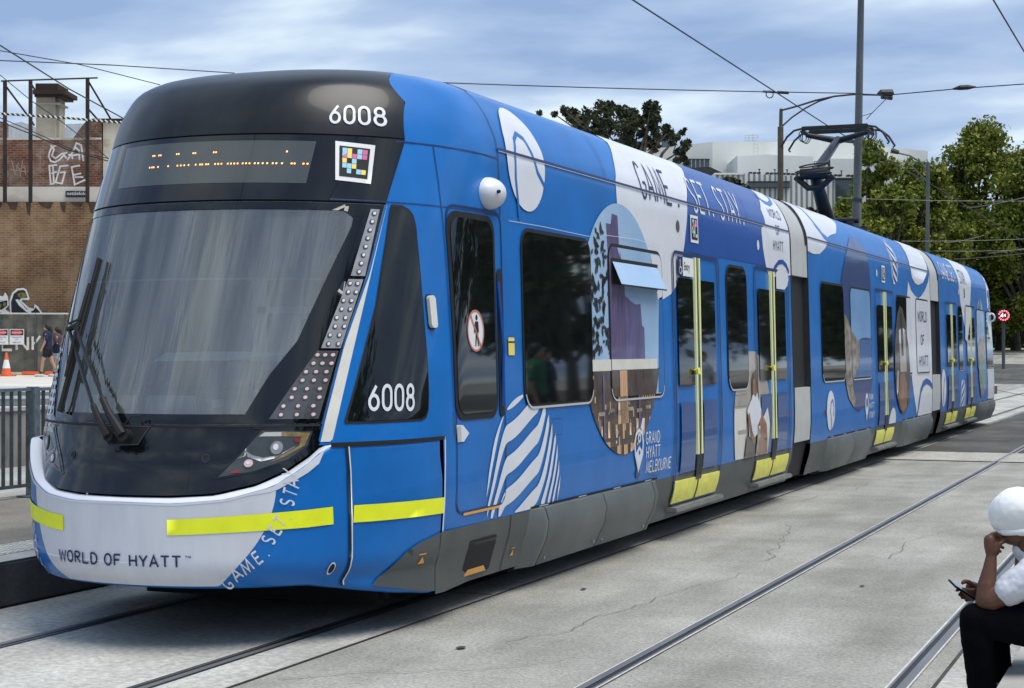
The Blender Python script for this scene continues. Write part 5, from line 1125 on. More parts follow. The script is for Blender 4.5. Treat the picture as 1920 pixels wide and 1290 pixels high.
# steel frame of an old billboard on the roof
fm = empty('steel_frame', U(90, ZB-.5, zpix(378, ZB)), 'rusty black billboard frame standing against the upper brick wall', 'frame')
def BP(px, py, Z): return V(px, py, Z)
for x, y0 in ((8, 151), (56, 151), (163, 147)):
    mb = MB(); bb(mb, x-3, y0, x+3, 380, ZB-.6, .12, 'rust'); mb.build('post', fm)
mb = MB(); mb.tube([BP(2,152,ZB-.55), BP(183,146,ZB-.55)], .035, 'rust', 4); mb.build('top_beam', fm)
mb = MB()
for a, b in (((12,163),(50,214)), ((60,160),(68,172)), ((166,153),(208,224)), ((166,205),(183,224)), ((58,225),(64,235))): mb.tube([BP(*a, ZB-.5), BP(*b, ZB+.6)], .035, 'rust', 4)
mb.build('brace', fm)
# hoarding: temporary fence with shade cloth
M['cloth'] = pm('shade_cloth', (.075, .072, .055), .8, col2=(.15, .145, .115), scale=1.4, stretch=(1,1,1.6), bump=.6, bscale=2.5)
M['pipe'] = pm('galvanised_pipe', (.50, .51, .50), .5, metal=.3, var=.1)
ZF = 60.5
hf = empty('site_fence', U(60, ZF, .8), 'temporary site fence wrapped in olive shade cloth in front of the brick wall', 'fence')
mb = MB(); n = 90; k = ZF/3200; mx_ = MTX(-300, ZF); rows = []
for t in np.linspace(0, 1, 9):
    r_ = []
    for i in range(n+1):
        x = i/n*620*k; r_.append(mx_ @ Vector((x, .04*math.sin(i*.9+t*3)+.03*math.sin(i*2.3)-.02, .85+(zpix(588, ZF)-.85-.02)*t-.05*math.sin(i*.35)**2*(1-abs(2*t-1)))))
    rows.append(r_)
grid(mb, rows, 'cloth'); mb.build('shade_cloth', hf, smooth=True)
mb = MB(); mb.tube([V(-300,587,ZF-.1), V(320,589,ZF-.1)], .03, 'pipe', 6); mb.build('top_pipe', hf)
for x in (-60, 2, 67, 150):
    mb = MB(); mb.tube([U(x, ZF-.1, .8), U(x, ZF-.1, zpix(586, ZF))], .03, 'galv', 6); mb.build('post', hf)
M['signcloth'] = pm('banner_lettering', (.62, .60, .52), .8, var=.08)
mb = MB(); Lw = [rib_px([(3,656),(24,656)], 5), rib_px([(5,632),(5,658)], 5), rib_px([(33,632),(33,656)], 4.5), rib_px([(34,632),(54,656)], 4), rib_px([(54,632),(54,656)], 4.5), rib_px([(63,631),(63,656)], 4.5), rib_px([(77,630),(66,645)], 4), rib_px([(5,644),(20,644)], 4.5), rib_px([(-22,632),(-8,640),(-22,648)], 4)]
wall_strokes(mb, Lw, ZF, 'signcloth', dz=.10); mb.build('banner_lettering', hf)
def danger(px, label):
    s_ = empty('warning_sign', U(px, ZF-.2, zpix(645, ZF)), label, 'sign', 'danger signs on the site fence'); k = ZF/3200
    mb = MB(); bb(mb, px-13.5, 617, px+13.5, 646, ZF-.2, .02, 'paper'); mb.build('sign_board', s_)
    mb = MB(); bb(mb, px-12, 618.5, px+12, 628.5, ZF-.212, .008, 'black'); mx_ = MTX(px, ZF-.215)
    mb.prism([mx_ @ Vector((a*k, 0, zpix(623.5, ZF)+b*k)) for a, b in ell(0, 0, 11, 4.2, 20)], FH*.002, 'signred'); mb.build('sign_band', s_)
    for txt, yy, hh, ww, mt in (('DANGER', 625.4, 3.6, 18, 'paper'), ('CONSTRUCTION', 633.6, 2.2, 19, 'black'), ('SITE', 637.4, 2.2, 6, 'black'), ('KEEP OUT', 643.6, 3.0, 15, 'black')):
        vs, fs = bfont2d(txt, 0, 0, hh); wm = max(v[0] for v in vs); mx2_ = MTX(px, ZF-.219 if mt == 'paper' else ZF-.2035)
        mb = MB(); mb.add([mx2_ @ Vector(((v[0]/wm*ww-ww/2)*k, 0, zpix(yy, ZF)+v[1]*k)) for v in vs], fs, mt); mb.build('lettering', s_)
danger(31.5, 'white danger sign on the fence, directly above the orange cone'); danger(2, 'white danger sign cut by the left edge of the photo')
# painted mural fragment above the hoarding
M['mural'] = pm('mural_white', (.72, .72, .68), .7, var=.05); M['murk'] = pm('mural_black', (.012, .014, .014), .7); M['olive'] = pm('mural_olive', (.16, .13, .03), .8, col2=(.24, .20, .07), scale=3)
mu = empty('mural', U(40, ZB-.5, zpix(600, ZB)), 'black and white painted lettering on the brown brick wall above the hoarding', 'mural')
def poly_px(mb, pts, Z, dz, mat): mx_ = MTX(0, Z); k = Z/3200; mb.prism([mx_ @ Vector((x*k, -dz, zpix(y, Z))) for x, y in pts], FH*.002, mat)
Cw = [(19,588),(18,564),(23,549),(32,541),(44,540),(50,543),(56,560),(54,563),(42,562),(41,565),(55,577),(64,579),(65,570),(72,575),(79,586),(78,592),(73,600),(69,597),(60,590)]
Ck = [(22,586),(21,566),(26,551),(34,544.5),(44,543.5),(48,546),(52,558),(40,559),(36,563),(52,580),(62,583),(67,576),(75,585),(76,588),(68,590),(60,586),(30,587)]
Wt_ = [(29,562),(34,561),(50,580),(60,582),(58,587),(50,585),(36,573)]
mb = MB(); poly_px(mb, Cw, ZB-.25, .02, 'mural'); mb.build('outline', mu); mb = MB(); poly_px(mb, Ck, ZB-.25, .026, 'murk'); mb.build('letter', mu)
mb = MB(); poly_px(mb, Wt_, ZB-.25, .032, 'mural'); poly_px(mb, ell(42,553.5,9,5,20), ZB-.25, .033, 'olive'); poly_px(mb, ell(40,553.5,1.2,3.5,10), ZB-.25, .036, 'murk'); mb.build('highlight', mu)
mb = MB(); poly_px(mb, [(-30,590),(-30,556),(-8,553),(6,556),(10,548),(15,556),(17,572),(10,580),(18,585),(17,589)], ZB-.25, .02, 'mural'); mb.build('outline', mu)
mb = MB(); poly_px(mb, [(-28,586),(-28,568),(-6,567),(14,563),(14,573),(4,580),(-10,582)], ZB-.25, .026, 'murk'); mb.build('letter', mu)
mb = MB(); poly_px(mb, ell(-1,573.5,4,4.5,16), ZB-.25, .033, 'olive'); poly_px(mb, ell(9,571,3,4,16), ZB-.25, .033, 'olive'); poly_px(mb, [(-20,560),(5,560),(12,562),(-4,564),(-20,565)], ZB-.25, .033, 'mural'); mb.build('highlight', mu)
# cone, orange foot
M['cone'] = pm('cone_orange', (.72, .12, .035), .6, var=.1); 
ZC = 57.; c0 = U(12, ZC, .8); co = empty('traffic_cone', c0, 'orange traffic cone with a white band below the danger sign', 'cone')
def cone_band(name, z0, z1, r0, r1, mat): mb = MB(); mb.tube([c0+Vector((0,0,z0)), c0+Vector((0,0,z1))], [r0, r1], mat, 16); mb.build(name, co, smooth=True)
mb = MB(); mb.box((-.24,-.24,.0), (.24,.24,.04), 'cone', bev=.01, mtx=Matrix.Translation(c0)); mb.build('base', co)
cone_band('body', .04, .27, .175, .13, 'cone'); cone_band('reflective_band', .27, .55, .13, .075, 'paper'); cone_band('tip', .55, .80, .075, .03, 'cone')
for px, Z, nm in ((57, 59.6, 'orange plastic fence foot on the ground between the cone and the walkers'), (100, 59.8, 'orange fence foot half hidden behind the walkers')):
    mb = MB(); mb.box((-.26,-.2,0), (.26,.2,.13), 'cone', bev=.03, mtx=MTX(px, Z, .8)); tag(mb.build('fence_foot', origin=U(px, Z, .8)), nm, 'fence foot')
M['tan'] = pm('pale_timber', (.55, .45, .30), .8, var=.15)
mb = MB(); mb.box((-.3,-.15,0), (.3,.15,.10), 'tan', bev=.02, mtx=MTX(36, 59.8, .8)); tag(mb.build('timber_block', origin=U(36, 59.8, .8)), 'pale timber block lying right of the cone', 'timber')

# ================================================================== trees
def leafmat(name, cols, trans=.25):
    m = bpy.data.materials.new(name); m.use_nodes = True; t = m.node_tree; b = t.nodes['Principled BSDF']; b.inputs['Roughness'].default_value = .6; b.inputs['Specular IOR Level'].default_value = .3
    g = t.nodes.new('ShaderNodeNewGeometry'); r = t.nodes.new('ShaderNodeValToRGB'); t.links.new(g.outputs['Random Per Island'], r.inputs[0]); el = r.color_ramp.elements
    el[0].color = (*cols[0], 1); el[1].color = (*cols[-1], 1)
    for i, c in enumerate(cols[1:-1]): x = el.new((i+1)/(len(cols)-1)); x.color = (*c, 1)
    t.links.new(r.outputs[0], b.inputs['Base Color'])
    tl = t.nodes.new('ShaderNodeBsdfTranslucent'); t.links.new(r.outputs[0], tl.inputs[0]); ms = t.nodes.new('ShaderNodeMixShader'); ms.inputs[0].default_value = trans
    t.links.new(b.outputs[0], ms.inputs[1]); t.links.new(tl.outputs[0], ms.inputs[2]); t.links.new(ms.outputs[0], t.nodes['Material Output'].inputs['Surface']); return m
M['leaf'] = leafmat('plane_tree_leaves', [(.035,.06,.008),(.08,.12,.013),(.14,.185,.022),(.22,.25,.034),(.30,.27,.045)])
M['leafd'] = leafmat('dark_leaves', [(.014,.026,.006),(.03,.048,.010),(.05,.075,.014),(.085,.105,.022)])
M['gum'] = leafmat('gum_leaves', [(.010,.014,.008),(.020,.028,.013),(.04,.05,.022),(.075,.085,.035)])
M['bark'] = pm('bark', (.055, .045, .035), .9, col2=(.13, .11, .085), scale=3, bump=.5, bscale=14)
def leaf_mesh(clumps, n_leaf, size, mat, name, parent, origin, droop=0):
    P = []
    for (c, r, w_) in clumps:
        n = int(n_leaf*w_); d = rng.normal(size=(n, 3)); d /= np.linalg.norm(d, axis=1)[:, None]; rad = r*(.15+1.25*rng.random(n)**.8)
        p = np.array(c)+d*rad[:, None]*np.array([1, 1, .8]); P.append(p)
    P = np.concatenate(P); n = len(P)
    a = rng.normal(size=(n, 3)); a /= np.linalg.norm(a, axis=1)[:, None]; b = rng.normal(size=(n, 3)); b -= (b*a).sum(1)[:, None]*a; b /= np.linalg.norm(b, axis=1)[:, None]
    s = (size*(.45+.85*rng.random(n)))[:, None]; a = a*s; b = b*s*.6
    vs = np.stack([P-a, P-b*.9, P+a*.25-b*.55, P+a, P+b], axis=1)-np.array(origin)
    me = bpy.data.meshes.new(name); me.vertices.add(n*5); me.vertices.foreach_set('co', vs.reshape(-1)); me.loops.add(n*5); me.loops.foreach_set('vertex_index', np.arange(n*5)); me.polygons.add(n); me.polygons.foreach_set('loop_start', np.arange(n)*5); me.polygons.foreach_set('loop_total', np.full(n, 5)); me.materials.append(M[mat]); me.update(); me.validate()
    o = bpy.data.objects.new(name, me); link(o, parent); return o
def tree(base, h, crown_r, label, group, mat='leaf', nc=46, nl=170, size=.22, trunk_r=.28, trunk_frac=.25, zs=.62, seed=1, gaps=1.0, lean=0, name='plane_tree', shape=None):
    global rng
    rng = np.random.default_rng(seed); rd = random.Random(seed)
    base = Vector(base); t = empty(name, base, label, 'tree', group)
    mb = MB(); top = base+Vector((lean, 0, h*.62)); fork = base+Vector((lean*.3, 0, h*trunk_frac))
    mb.tube([base-Vector((0,0,.2)), base.lerp(fork, .5)+Vector((rd.uniform(-.1,.1), 0, 0)), fork], [trunk_r*1.25, trunk_r, trunk_r*.85], 'bark', 10)
    clumps = []; cc = base+Vector((lean, 0, h*(trunk_frac+(1-trunk_frac)*.5)))
    for i in range(nc):
        while True:
            u = Vector((rd.uniform(-1, 1), rd.uniform(-1, 1), rd.uniform(-1, 1)))
            if .25 < u.length < 1: break
        u = u.normalized()*(u.length**.6); k = 1-.35*max(0, u.z)**1.5 if shape is None else shape(u.z)
        c = cc+Vector((u.x*crown_r*k, u.y*crown_r*k, u.z*h*(1-trunk_frac)*.5)); clumps.append((c, rd.uniform(.55, 1.15)*crown_r*.26*gaps, rd.uniform(.6, 1.3)))
    for c, r, w_ in clumps[::2]:
        m_ = fork.lerp(c, .5)+Vector((rd.uniform(-.3,.3), rd.uniform(-.3,.3), h*.05)); mb.tube([fork+Vector((0,0,-.2)), m_, c], [trunk_r*.42, trunk_r*.24, .03], 'bark', 6, cap=False)
    mb.build('trunk', t, smooth=True); leaf_mesh(clumps, nl, size, mat, 'crown', t, base); return t
def tr(px, Z, ytop, crown_px, label, group='plane trees beyond the tram', **k):
    b = U(px, Z, 0); gb = gz(b.y); b.z = gb; h = zpix(ytop, Z)-gb; return tree(b, h, crown_px*Z/3200, label, group, **k)
PLN = 'plane trees beyond the tram'
tr(1838, 112, 222, 108, 'tallest plane tree with a pointed top, right of the thin lamp pole', PLN, seed=3, nc=95, nl=416, size=.165, trunk_r=.42, zs=.6, trunk_frac=.10, shape=lambda z: 1-.62*max(0, z+.1)**1.1)
tr(1935, 108, 285, 112, 'plane tree cut by the right edge of the photo', PLN, seed=8, nc=70, nl=400, size=.165, trunk_r=.40, trunk_frac=.10)
tr(1640, 99, 262, 84, 'plane tree with thin top seen right beside the big pole', PLN, seed=5, nc=75, nl=368, size=.165, trunk_frac=.08, shape=lambda z: 1-.6*max(0, z))
tr(1722, 104, 290, 90, 'plane tree behind the thin lamp pole', PLN, seed=11, nc=80, nl=384, size=.17, trunk_frac=.08)
tr(1585, 98, 350, 34, 'small tree left of the big pole in front of the white building', PLN, seed=21, nc=40, nl=200, size=.2, trunk_r=.2, trunk_frac=.08)
tr(1905, 112, 470, 78, 'low dark-crowned tree with a thick pale trunk behind the speed sign', PLN, mat='leafd', seed=13, nc=60, nl=260, size=.2, trunk_r=.30, trunk_frac=.30)
tr(1800, 132, 420, 130, 'dark bushy tree behind the plane trees', PLN, mat='leafd', seed=14, nc=80, nl=260, size=.26, trunk_frac=.05)
tr(1990, 135, 380, 120, 'dark tree behind the one cut by the right edge', PLN, mat='leafd', seed=15, nc=80, nl=220, size=.26, trunk_frac=.05)
tr(1700, 109, 400, 110, 'dark bushy tree behind the middle section of the tram', PLN, mat='leafd', seed=16, nc=80, nl=240, size=.26, trunk_frac=.05)
tr(1873, 113, 560, 26, 'slim dark trunk beside the tail of the tram', PLN, mat='leafd', seed=17, nc=16, nl=120, size=.18, trunk_r=.24, trunk_frac=.55)
# loose gum tree rising above the tram roof
def gum():
    global rng
    rng = np.random.default_rng(44); Z = 74; k = Z/3200; base = U(1180, Z, 0); t = empty('gum_tree', base, 'dark loose-crowned gum tree rising behind the white roof of the tram', 'tree')
    spots = [(1078,216,15),(1095,232,17),(1062,210,8),(1120,226,18),(1140,208,17),(1150,200,9),(1135,245,20),(1160,232,19),(1180,215,15),(1190,240,18),(1165,262,18),(1202,222,14),(1218,206,13),(1222,198,8),(1215,235,16),(1232,225,12),(1240,250,13),(1210,262,14),(1255,246,7),(1262,262,10),(1280,246,5),(1283,272,8),(1276,283,9),(1248,238,7),(1040,214,5),(1012,210,4),(1282,300,8),(1268,304,6),(1185,275,15),(1100,255,18),(1228,275,9)]
    cl = []; rd = random.Random(4); mb = MB()
    for x, y, r in spots:
        for j in range(5):
            c = V(x+rd.uniform(-.9,.9)*r, y+rd.uniform(-.75,.75)*r, Z+rd.uniform(-2, 2)); cl.append((c, r*k*rd.uniform(.35,.8), r/17*rd.uniform(.4,1.2)))
    fork = V(1190, 420, Z); mb.tube([base, fork], [.32, .24], 'bark', 8)
    for x, y, r in spots[::2]:
        mid = V((1190+x)/2+rd.uniform(-8, 8), (330+y)/2, Z); mb.tube([fork, mid, V(x, y, Z)], [.14, .07, .02], 'bark', 5, cap=False)
    mb.tube([V(1262,310,Z), V(1270,296,Z), V(1262,286,Z), V(1268,270,Z)], [.05,.04,.03,.02], 'bark', 5)
    mb.build('trunk', t, smooth=True); leaf_mesh(cl, 100, .12, 'gum', 'crown', t, base)
gum()
M['hedge'] = leafmat('shrub_leaves', [(.015,.022,.008),(.035,.04,.014),(.07,.06,.025)])
for px, Z, y0, r, lb in ((1372, 100, 330, 26, 'brown-green shrub in front of the ribbed facade, above the word SET'), (1525, 101, 388, 26, 'low dark shrub at the foot of the ribbed facade beside the pantograph')):
    s_ = empty('shrub', U(px, Z, 0), lb, 'shrub'); rng = np.random.default_rng(px); k = Z/3200
    leaf_mesh([(V(px+dx_, y0+14+dy_, Z), 9*k, 1) for dx_, dy_ in ((-20,2),(-8,-4),(6,0),(18,8),(28,16),(-28,10),(0,10),(12,20),(-14,18))], 170, .14, 'hedge', 'foliage', s_, s_.location)
    mb = MB(); mb.tube([U(px, Z, 0), V(px, y0+20, Z)], [.2, .1], 'bark', 6); mb.build('stem', s_)

# ================================================================== white building
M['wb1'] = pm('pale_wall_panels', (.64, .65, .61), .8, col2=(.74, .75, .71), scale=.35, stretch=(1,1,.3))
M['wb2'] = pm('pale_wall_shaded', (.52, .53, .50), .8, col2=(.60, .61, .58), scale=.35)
M['glassb'] = pm('office_glass', (.05, .07, .085), .1, var=.3, scale=.6, stretch=(1,1,.2), coat=.5)
M['fascia'] = pm('dark_fascia', (.025, .028, .03), .5, var=.2)
def ribbed():
    m = bpy.data.materials.new('ribbed_cladding'); m.use_nodes = True; t = m.node_tree; b = t.nodes['Principled BSDF']; b.inputs['Roughness'].default_value = .6
    g = t.nodes.new('ShaderNodeTexCoord'); mp_ = t.nodes.new('ShaderNodeMapping'); mp_.inputs['Rotation'].default_value = (0, 0, -YAW); t.links.new(g.outputs['Object'], mp_.inputs[0])
    wv = t.nodes.new('ShaderNodeTexWave'); wv.bands_direction = 'X'; wv.inputs['Scale'].default_value = .95; wv.inputs['Distortion'].default_value = .15; wv.inputs['Detail'].default_value = 2; t.links.new(mp_.outputs[0], wv.inputs['Vector'])
    r = t.nodes.new('ShaderNodeValToRGB'); r.color_ramp.elements[0].position = .32; r.color_ramp.elements[0].color = (.20,.21,.205,1); r.color_ramp.elements[1].position = .55; r.color_ramp.elements[1].color = (.60,.61,.58,1); t.links.new(wv.outputs['Fac'], r.inputs[0]); t.links.new(r.outputs[0], b.inputs['Base Color']); return m
M['rib'] = ribbed()
wb = empty('white_building', U(1450, 110, 0), 'big pale stepped building with ribbed lower facade beyond the tram roof', 'building')
def prow(mb, pts_top, y1, Z, dep, mat):
    mx_ = MTX(0, Z); k = Z/3200; mb.prism([mx_ @ Vector((x*k, 0, zpix(y, Z))) for x, y in [(pts_top[0][0], y1)]+pts_top+[(pts_top[-1][0], y1)]], FH*dep, mat)
mb = MB(); prow(mb, [(1336,267),(1336.2,265.5),(1420,266),(1500,264),(1532,262),(1560,265),(1740,283)], 560, 116, 16, 'wb1'); mb.build('upper_hall', wb)
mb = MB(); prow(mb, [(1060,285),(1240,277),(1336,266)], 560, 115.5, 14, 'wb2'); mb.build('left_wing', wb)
mb = MB(); prow(mb, [(1383,291),(1383.5,293),(1435,289.5),(1525,293.5)], 560, 111, 6, 'wb1'); mb.build('middle_block', wb)
mb = MB(); prow(mb, [(1557,297),(1720,300)], 560, 111, 6, 'wb1'); mb.build('middle_block', wb)
mb = MB(); prow(mb, [(1340,326),(1395,325),(1470,329),(1566,331)], 560, 107, 3, 'rib'); bb(mb, 1340, 324, 1395, 327, 106.8, 3, 'wb1'); mb.build('ribbed_facade', wb)
mb = MB(); bb(mb, 1403, 341, 1481, 351, 106.9, .4, 'glassb'); bb(mb, 1402, 339.5, 1482, 341, 106.7, .4, 'fascia'); bb(mb, 1402, 351, 1482, 352, 106.7, .4, 'fascia'); mb.build('strip_window', wb)
mb = MB(); bb(mb, 1566, 336, 1604, 420, 107, 2, 'glassb'); bb(mb, 1566, 333, 1604, 336, 106.8, 2, 'fascia'); mb.build('corner_glazing', wb)
mb = MB(); bb(mb, 1286, 299, 1330, 314, 115.3, .5, 'glassb'); bb(mb, 1284, 297.5, 1331, 299, 115.2, .5, 'fascia')
for x in (1296, 1304, 1312, 1320): bb(mb, x, 299, x+1, 314, 115.2, .4, 'pipe')
mb.build('window', wb)
mb = MB(); prow(mb, [(1268,318),(1320,312.5),(1332,313),(1357,325)], 327, 113, 2, 'fascia'); prow(mb, [(1300,324),(1352,327)], 420, 113.2, 2, 'glassb'); mb.build('canopy', wb)
mb = MB()
for x in range(1405, 1600, 8):
    if random.random() < .8: bb(mb, x, 322+ (x-1405)*.028, x+5.5, 325+(x-1405)*.028, 107.4, .5, 'fascia')
for x in (1424, 1453, 1476, 1578): bb(mb, x, 317+(x-1405)*.02, x+1, 325+(x-1405)*.03, 107.4, .2, 'fascia'); bb(mb, x-1.5, 316+(x-1405)*.02, x+2, 317.5+(x-1405)*.02, 107.4, .2, 'fascia')
mb.build('roof_plant', wb)
mb = MB(); bb(mb, 1575, 262, 1636, 276, 118, 8, 'fascia'); mb.build('plant_room', wb)
mb = MB()
for x in (1397, 1404, 1411, 1413.5, 1421): bb(mb, x, 251 if x > 1410 else 253, x+.7, 265.5 if x < 1412 else 290, 115.0, .05, 'pipe')
for y in (253, 258, 263): bb(mb, 1397, y, 1421, y+.7, 115.0, .05, 'pipe')
for y in (270, 277, 284): bb(mb, 1413, y, 1421, y+.7, 115.0, .05, 'pipe')
mb.build('roof_ladder', wb)
mb = MB(); 
for x in (1526.5, 1541, 1555): bb(mb, x, 302, x+1, 322, 110.9, .05, 'fascia')
bb(mb, 1527, 302, 1556, 303.2, 110.9, .05, 'fascia'); bb(mb, 1553, 300, 1557, 322, 111, .2, 'fascia'); mb.build('roof_railing', wb)
# dark block partly behind the gum tree
mb = MB(); bb(mb, 1241, 262, 1266, 276, 119, 4, 'glassb'); mb.build('plant_room', wb)

# ================================================================== poles, wires
M['polesteel'] = pm('pole_grey', (.055, .065, .07), .5, metal=.2, col2=(.10, .115, .12), scale=2, stretch=(3,3,.3))
M['polerust'] = pm('pole_dark_olive', (.05, .045, .03), .7, col2=(.085, .08, .055), scale=2)
ZP = 47.; pb_ = U(1606.5, ZP, 0); po = empty('overhead_line_pole', pb_, 'tall grey steel pole rising out of the top of the photo beside the pantograph', 'pole')
mb = MB(); mb.tube([pb_, V(1606.5, 376, ZP), V(1607, 375, ZP), V(1615.5, -60, ZP)], [.135, .13, .115, .085], 'polesteel', 14); mb.build('shaft', po, smooth=True)
mb = MB(); p_ = V(1606.5, 375, ZP); mb.tube([p_-Vector((0,0,.04)), p_+Vector((0,0,.04))], .15, 'fascia', 14); mb.build('collar', po)
ZL = 50.; lp = empty('street_lamp', U(1463, ZL, 0), 'dark street lamp post with a long double curved arm left of the pantograph', 'street lamp')
mb = MB(); mb.tube([U(1463, ZL, 0), V(1463.5, 238, ZL), V(1464, 237, ZL), V(1464.5, 204, ZL)], [.10, .085, .055, .05], 'polerust', 12); mb.build('post', lp, smooth=True)
mb = MB(); pts = [(1465,207),(1495,199),(1530,188),(1565,180.5),(1600,177),(1650,178)]; mb.tube([V(x, y, ZL) for x, y in pts], .028, 'fascia', 6)
mb.tube([V(x, y, ZL) for x, y in [(1465,238),(1485,220),(1510,203),(1535,190),(1560,182)]], .024, 'fascia', 6); mb.build('arm', lp, smooth=True)
mb = MB(); mb.tube([V(1646,177,ZL), V(1652,174,ZL), V(1672,174.5,ZL), V(1675,178,ZL)], [.05,.10,.12,.04], 'fascia', 8); mb.tube([V(1652,181,ZL), V(1673,183,ZL)], [.07,.08], 'fascia', 8); mb.build('lamp_head', lp)
Z2 = 84.; l2 = empty('street_lamp', U(1740, Z2, 0), 'thin pale grey lamp post in front of the plane trees', 'street lamp')
mb = MB(); mb.tube([U(1737.5, Z2, 0), V(1740, 305, Z2)], [.12, .085], 'polesteel', 10); mb.build('post', l2, smooth=True)
mb = MB(); mb.tube([V(1740,325,Z2), V(1728,305,Z2), V(1706,292,Z2), V(1684,287,Z2)], .045, 'polesteel', 6); mb.tube([V(1740,342,Z2), V(1720,322,Z2), V(1700,300,Z2)], .035, 'polesteel', 6); mb.build('arm', l2, smooth=True)
mb = MB(); mb.tube([V(1671,282,Z2), V(1685,286,Z2)], [.14,.10], 'fascia', 8); mb.build('lamp_head', l2)
Z3 = 100.; l3 = empty('street_lamp', U(1668, Z3, 0), 'short faint grey post half hidden in the trees left of the thin lamp post', 'pole')
mb = MB(); mb.tube([U(1668, Z3, 0), V(1668.5, 385, Z3)], [.12, .11], 'polesteel', 8); mb.build('post', l3)
M['wire'] = pm('overhead_wire', (.012, .012, .014), .5, metal=.3, var=.1); M['wirel'] = pm('bright_wire', (.13, .14, .12), .5, metal=.3, var=.1)
def wire(name, pts, r, label, mat='wire', n=5, cat='wire', grp='overhead wires'):
    o0 = Vector(pts[0]); mb = MB(); mb.tube(pts, r, mat, n, cap=False); o = mb.build(name, origin=o0); tag(o, label, cat, grp); return o
def sag(a, b, s, n=12): return [a.lerp(b, t)-Vector((0,0,s*4*t*(1-t))) for t in [i/n for i in range(n+1)]]
wire('contact_wire', [Vector((.28,-30,5.65)), Vector((.05,9.3,5.42)), Vector((-.10,hy,5.415)), Vector((.05,32,5.40)), Vector((0,60,5.4)), Vector((0,140,7.0))], .0095, 'contact wire running over the tram to its pantograph')
wire('contact_wire', [Vector((3.62,-30,5.4)), Vector((3.62,25,5.4)), Vector((3.5,60,5.4)), Vector((3.5,140,7.0))], .0095, 'contact wire over the empty near track, at the top right corner')
wire('span_wire', sag(V(700,150,31), V(1432,172,33), .02)+[V(1600,175,34), V(1655,179,35)], .011, 'span wire crossing behind the roof of the tram to the lamp head')
wire('span_wire', [V(1668,178,35), V(1800,166,34), V(2000,152,33)], .011, 'span wire from the lamp head to the right edge')
mb = MB(); c_ = V(1443,177,33.2); mb.tube([c_+(RT*math.cos(R(a))+Vector((0,0,1))*math.sin(R(a)))*.07 for a in range(0, 360, 30)], .011, 'wire', 5, closed=True); mb.tube([V(1430,171.5,33.1), V(1455,173,33.1)], .022, 'wire', 6); mb.tube([V(1458,173,33.2), V(1478,174,33.3)], .03, 'wire', 6); tag(mb.build('wire_clamp', origin=c_), 'small looped clamp on the span wire above the tram roof', 'clamp')
mb = MB(); mb.tube([V(1786,167,34), V(1800,164.5,34), V(1815,163.5,34), V(1830,163,34)], [.015,.05,.05,.015], 'wire', 8); tag(mb.build('insulator', origin=V(1808,165,34)), 'dark oval insulator on the span wire at the upper right', 'insulator')
wire('hanger_wire', [V(1664,183,35), V(1635,212,33.5), V(1625,223,32.5)], .009, 'short hanger from the lamp head down to the contact wire')
wire('hanger_wire', [V(1635,212,33.5), V(1612,219,32.5)], .007, 'short side hanger joining the contact wire beside the big pole')
wire('feeder_wire', [V(-60,52,38), V(0,85,40), V(130,167,44), V(235,224,48), V(300,260,50)], .018, 'thick black cable slanting down from the left edge to the cream wall')
wire('span_wire', [V(-80,70,40), V(0,95,41), V(150,121,43), V(300,159,46)], .012, 'middle thin wire of the three that end behind the black tram roof')
wire('span_wire', [V(-80,111,38), V(0,113.5,38), V(210,122,38), V(440,137,39)], .012, 'nearly level thin wire meeting the black roof edge of the tram')
wire('span_wire', [V(-30,116,50), V(60,190,52), V(118,230,54), V(225,314,56)], .013, 'thin wire dropping in front of the brick chimney')
wire('span_wire', [V(-30,216,52), V(60,252,52), V(130,282,53), V(225,308,54)], .018, 'lower of the cables crossing the painted brick wall')
wire('span_wire', [V(-30,208,52.5), V(60,246,52), V(140,283,53), V(225,302,54)], .014, 'upper of the cables crossing the painted brick wall')
# black and white twisted rope (tiger tail)
tt = empty('marker_sleeve', V(0,213,50), 'black and white twisted marker sleeve on the cable in front of the chimney', 'cable marker')
pts = [V(-40+280*t, 211+20*t-1.5*math.sin(math.pi*t), 50) for t in np.linspace(0, 1, 60)]
mb = MB(); mb.tube(pts, .035, 'murk', 6); mb.build('sleeve', tt)
mb = MB()
for i in range(0, 59, 2): a, b = pts[i], pts[i+1]; m_ = a.lerp(b, .5); mb.tube([a+Vector((0,0,.03))-FH*.02, a.lerp(b, 1.1)-FH*.045-Vector((0,0,.03))], .022, 'cream', 5)
mb.build('white_spiral', tt)
for k, (a, b, lb) in enumerate([((1690,452),(1960,446),'upper level wire crossing the plane trees'), ((1752,470.5),(1960,466),'lower level wire crossing the plane trees'), ((1812,390),(1925,369),'bright slanting wire high in the plane trees'), ((1772,455),(1845,441),'bright slanting wire low in the plane trees'), ((1852,475),(1990,452),'bright wire rising to the right edge across the trees'), ((1788,486),(1960,470),'faint wire just above the tail of the tram'), ((1570,371),(1960,377),'faint level wire across the middle of the trees')]):
    wire('span_wire', sag(V(*a, 70), V(*b, 72), .05), .012 if k not in (2, 3, 4) else .018, lb, 'wirel')

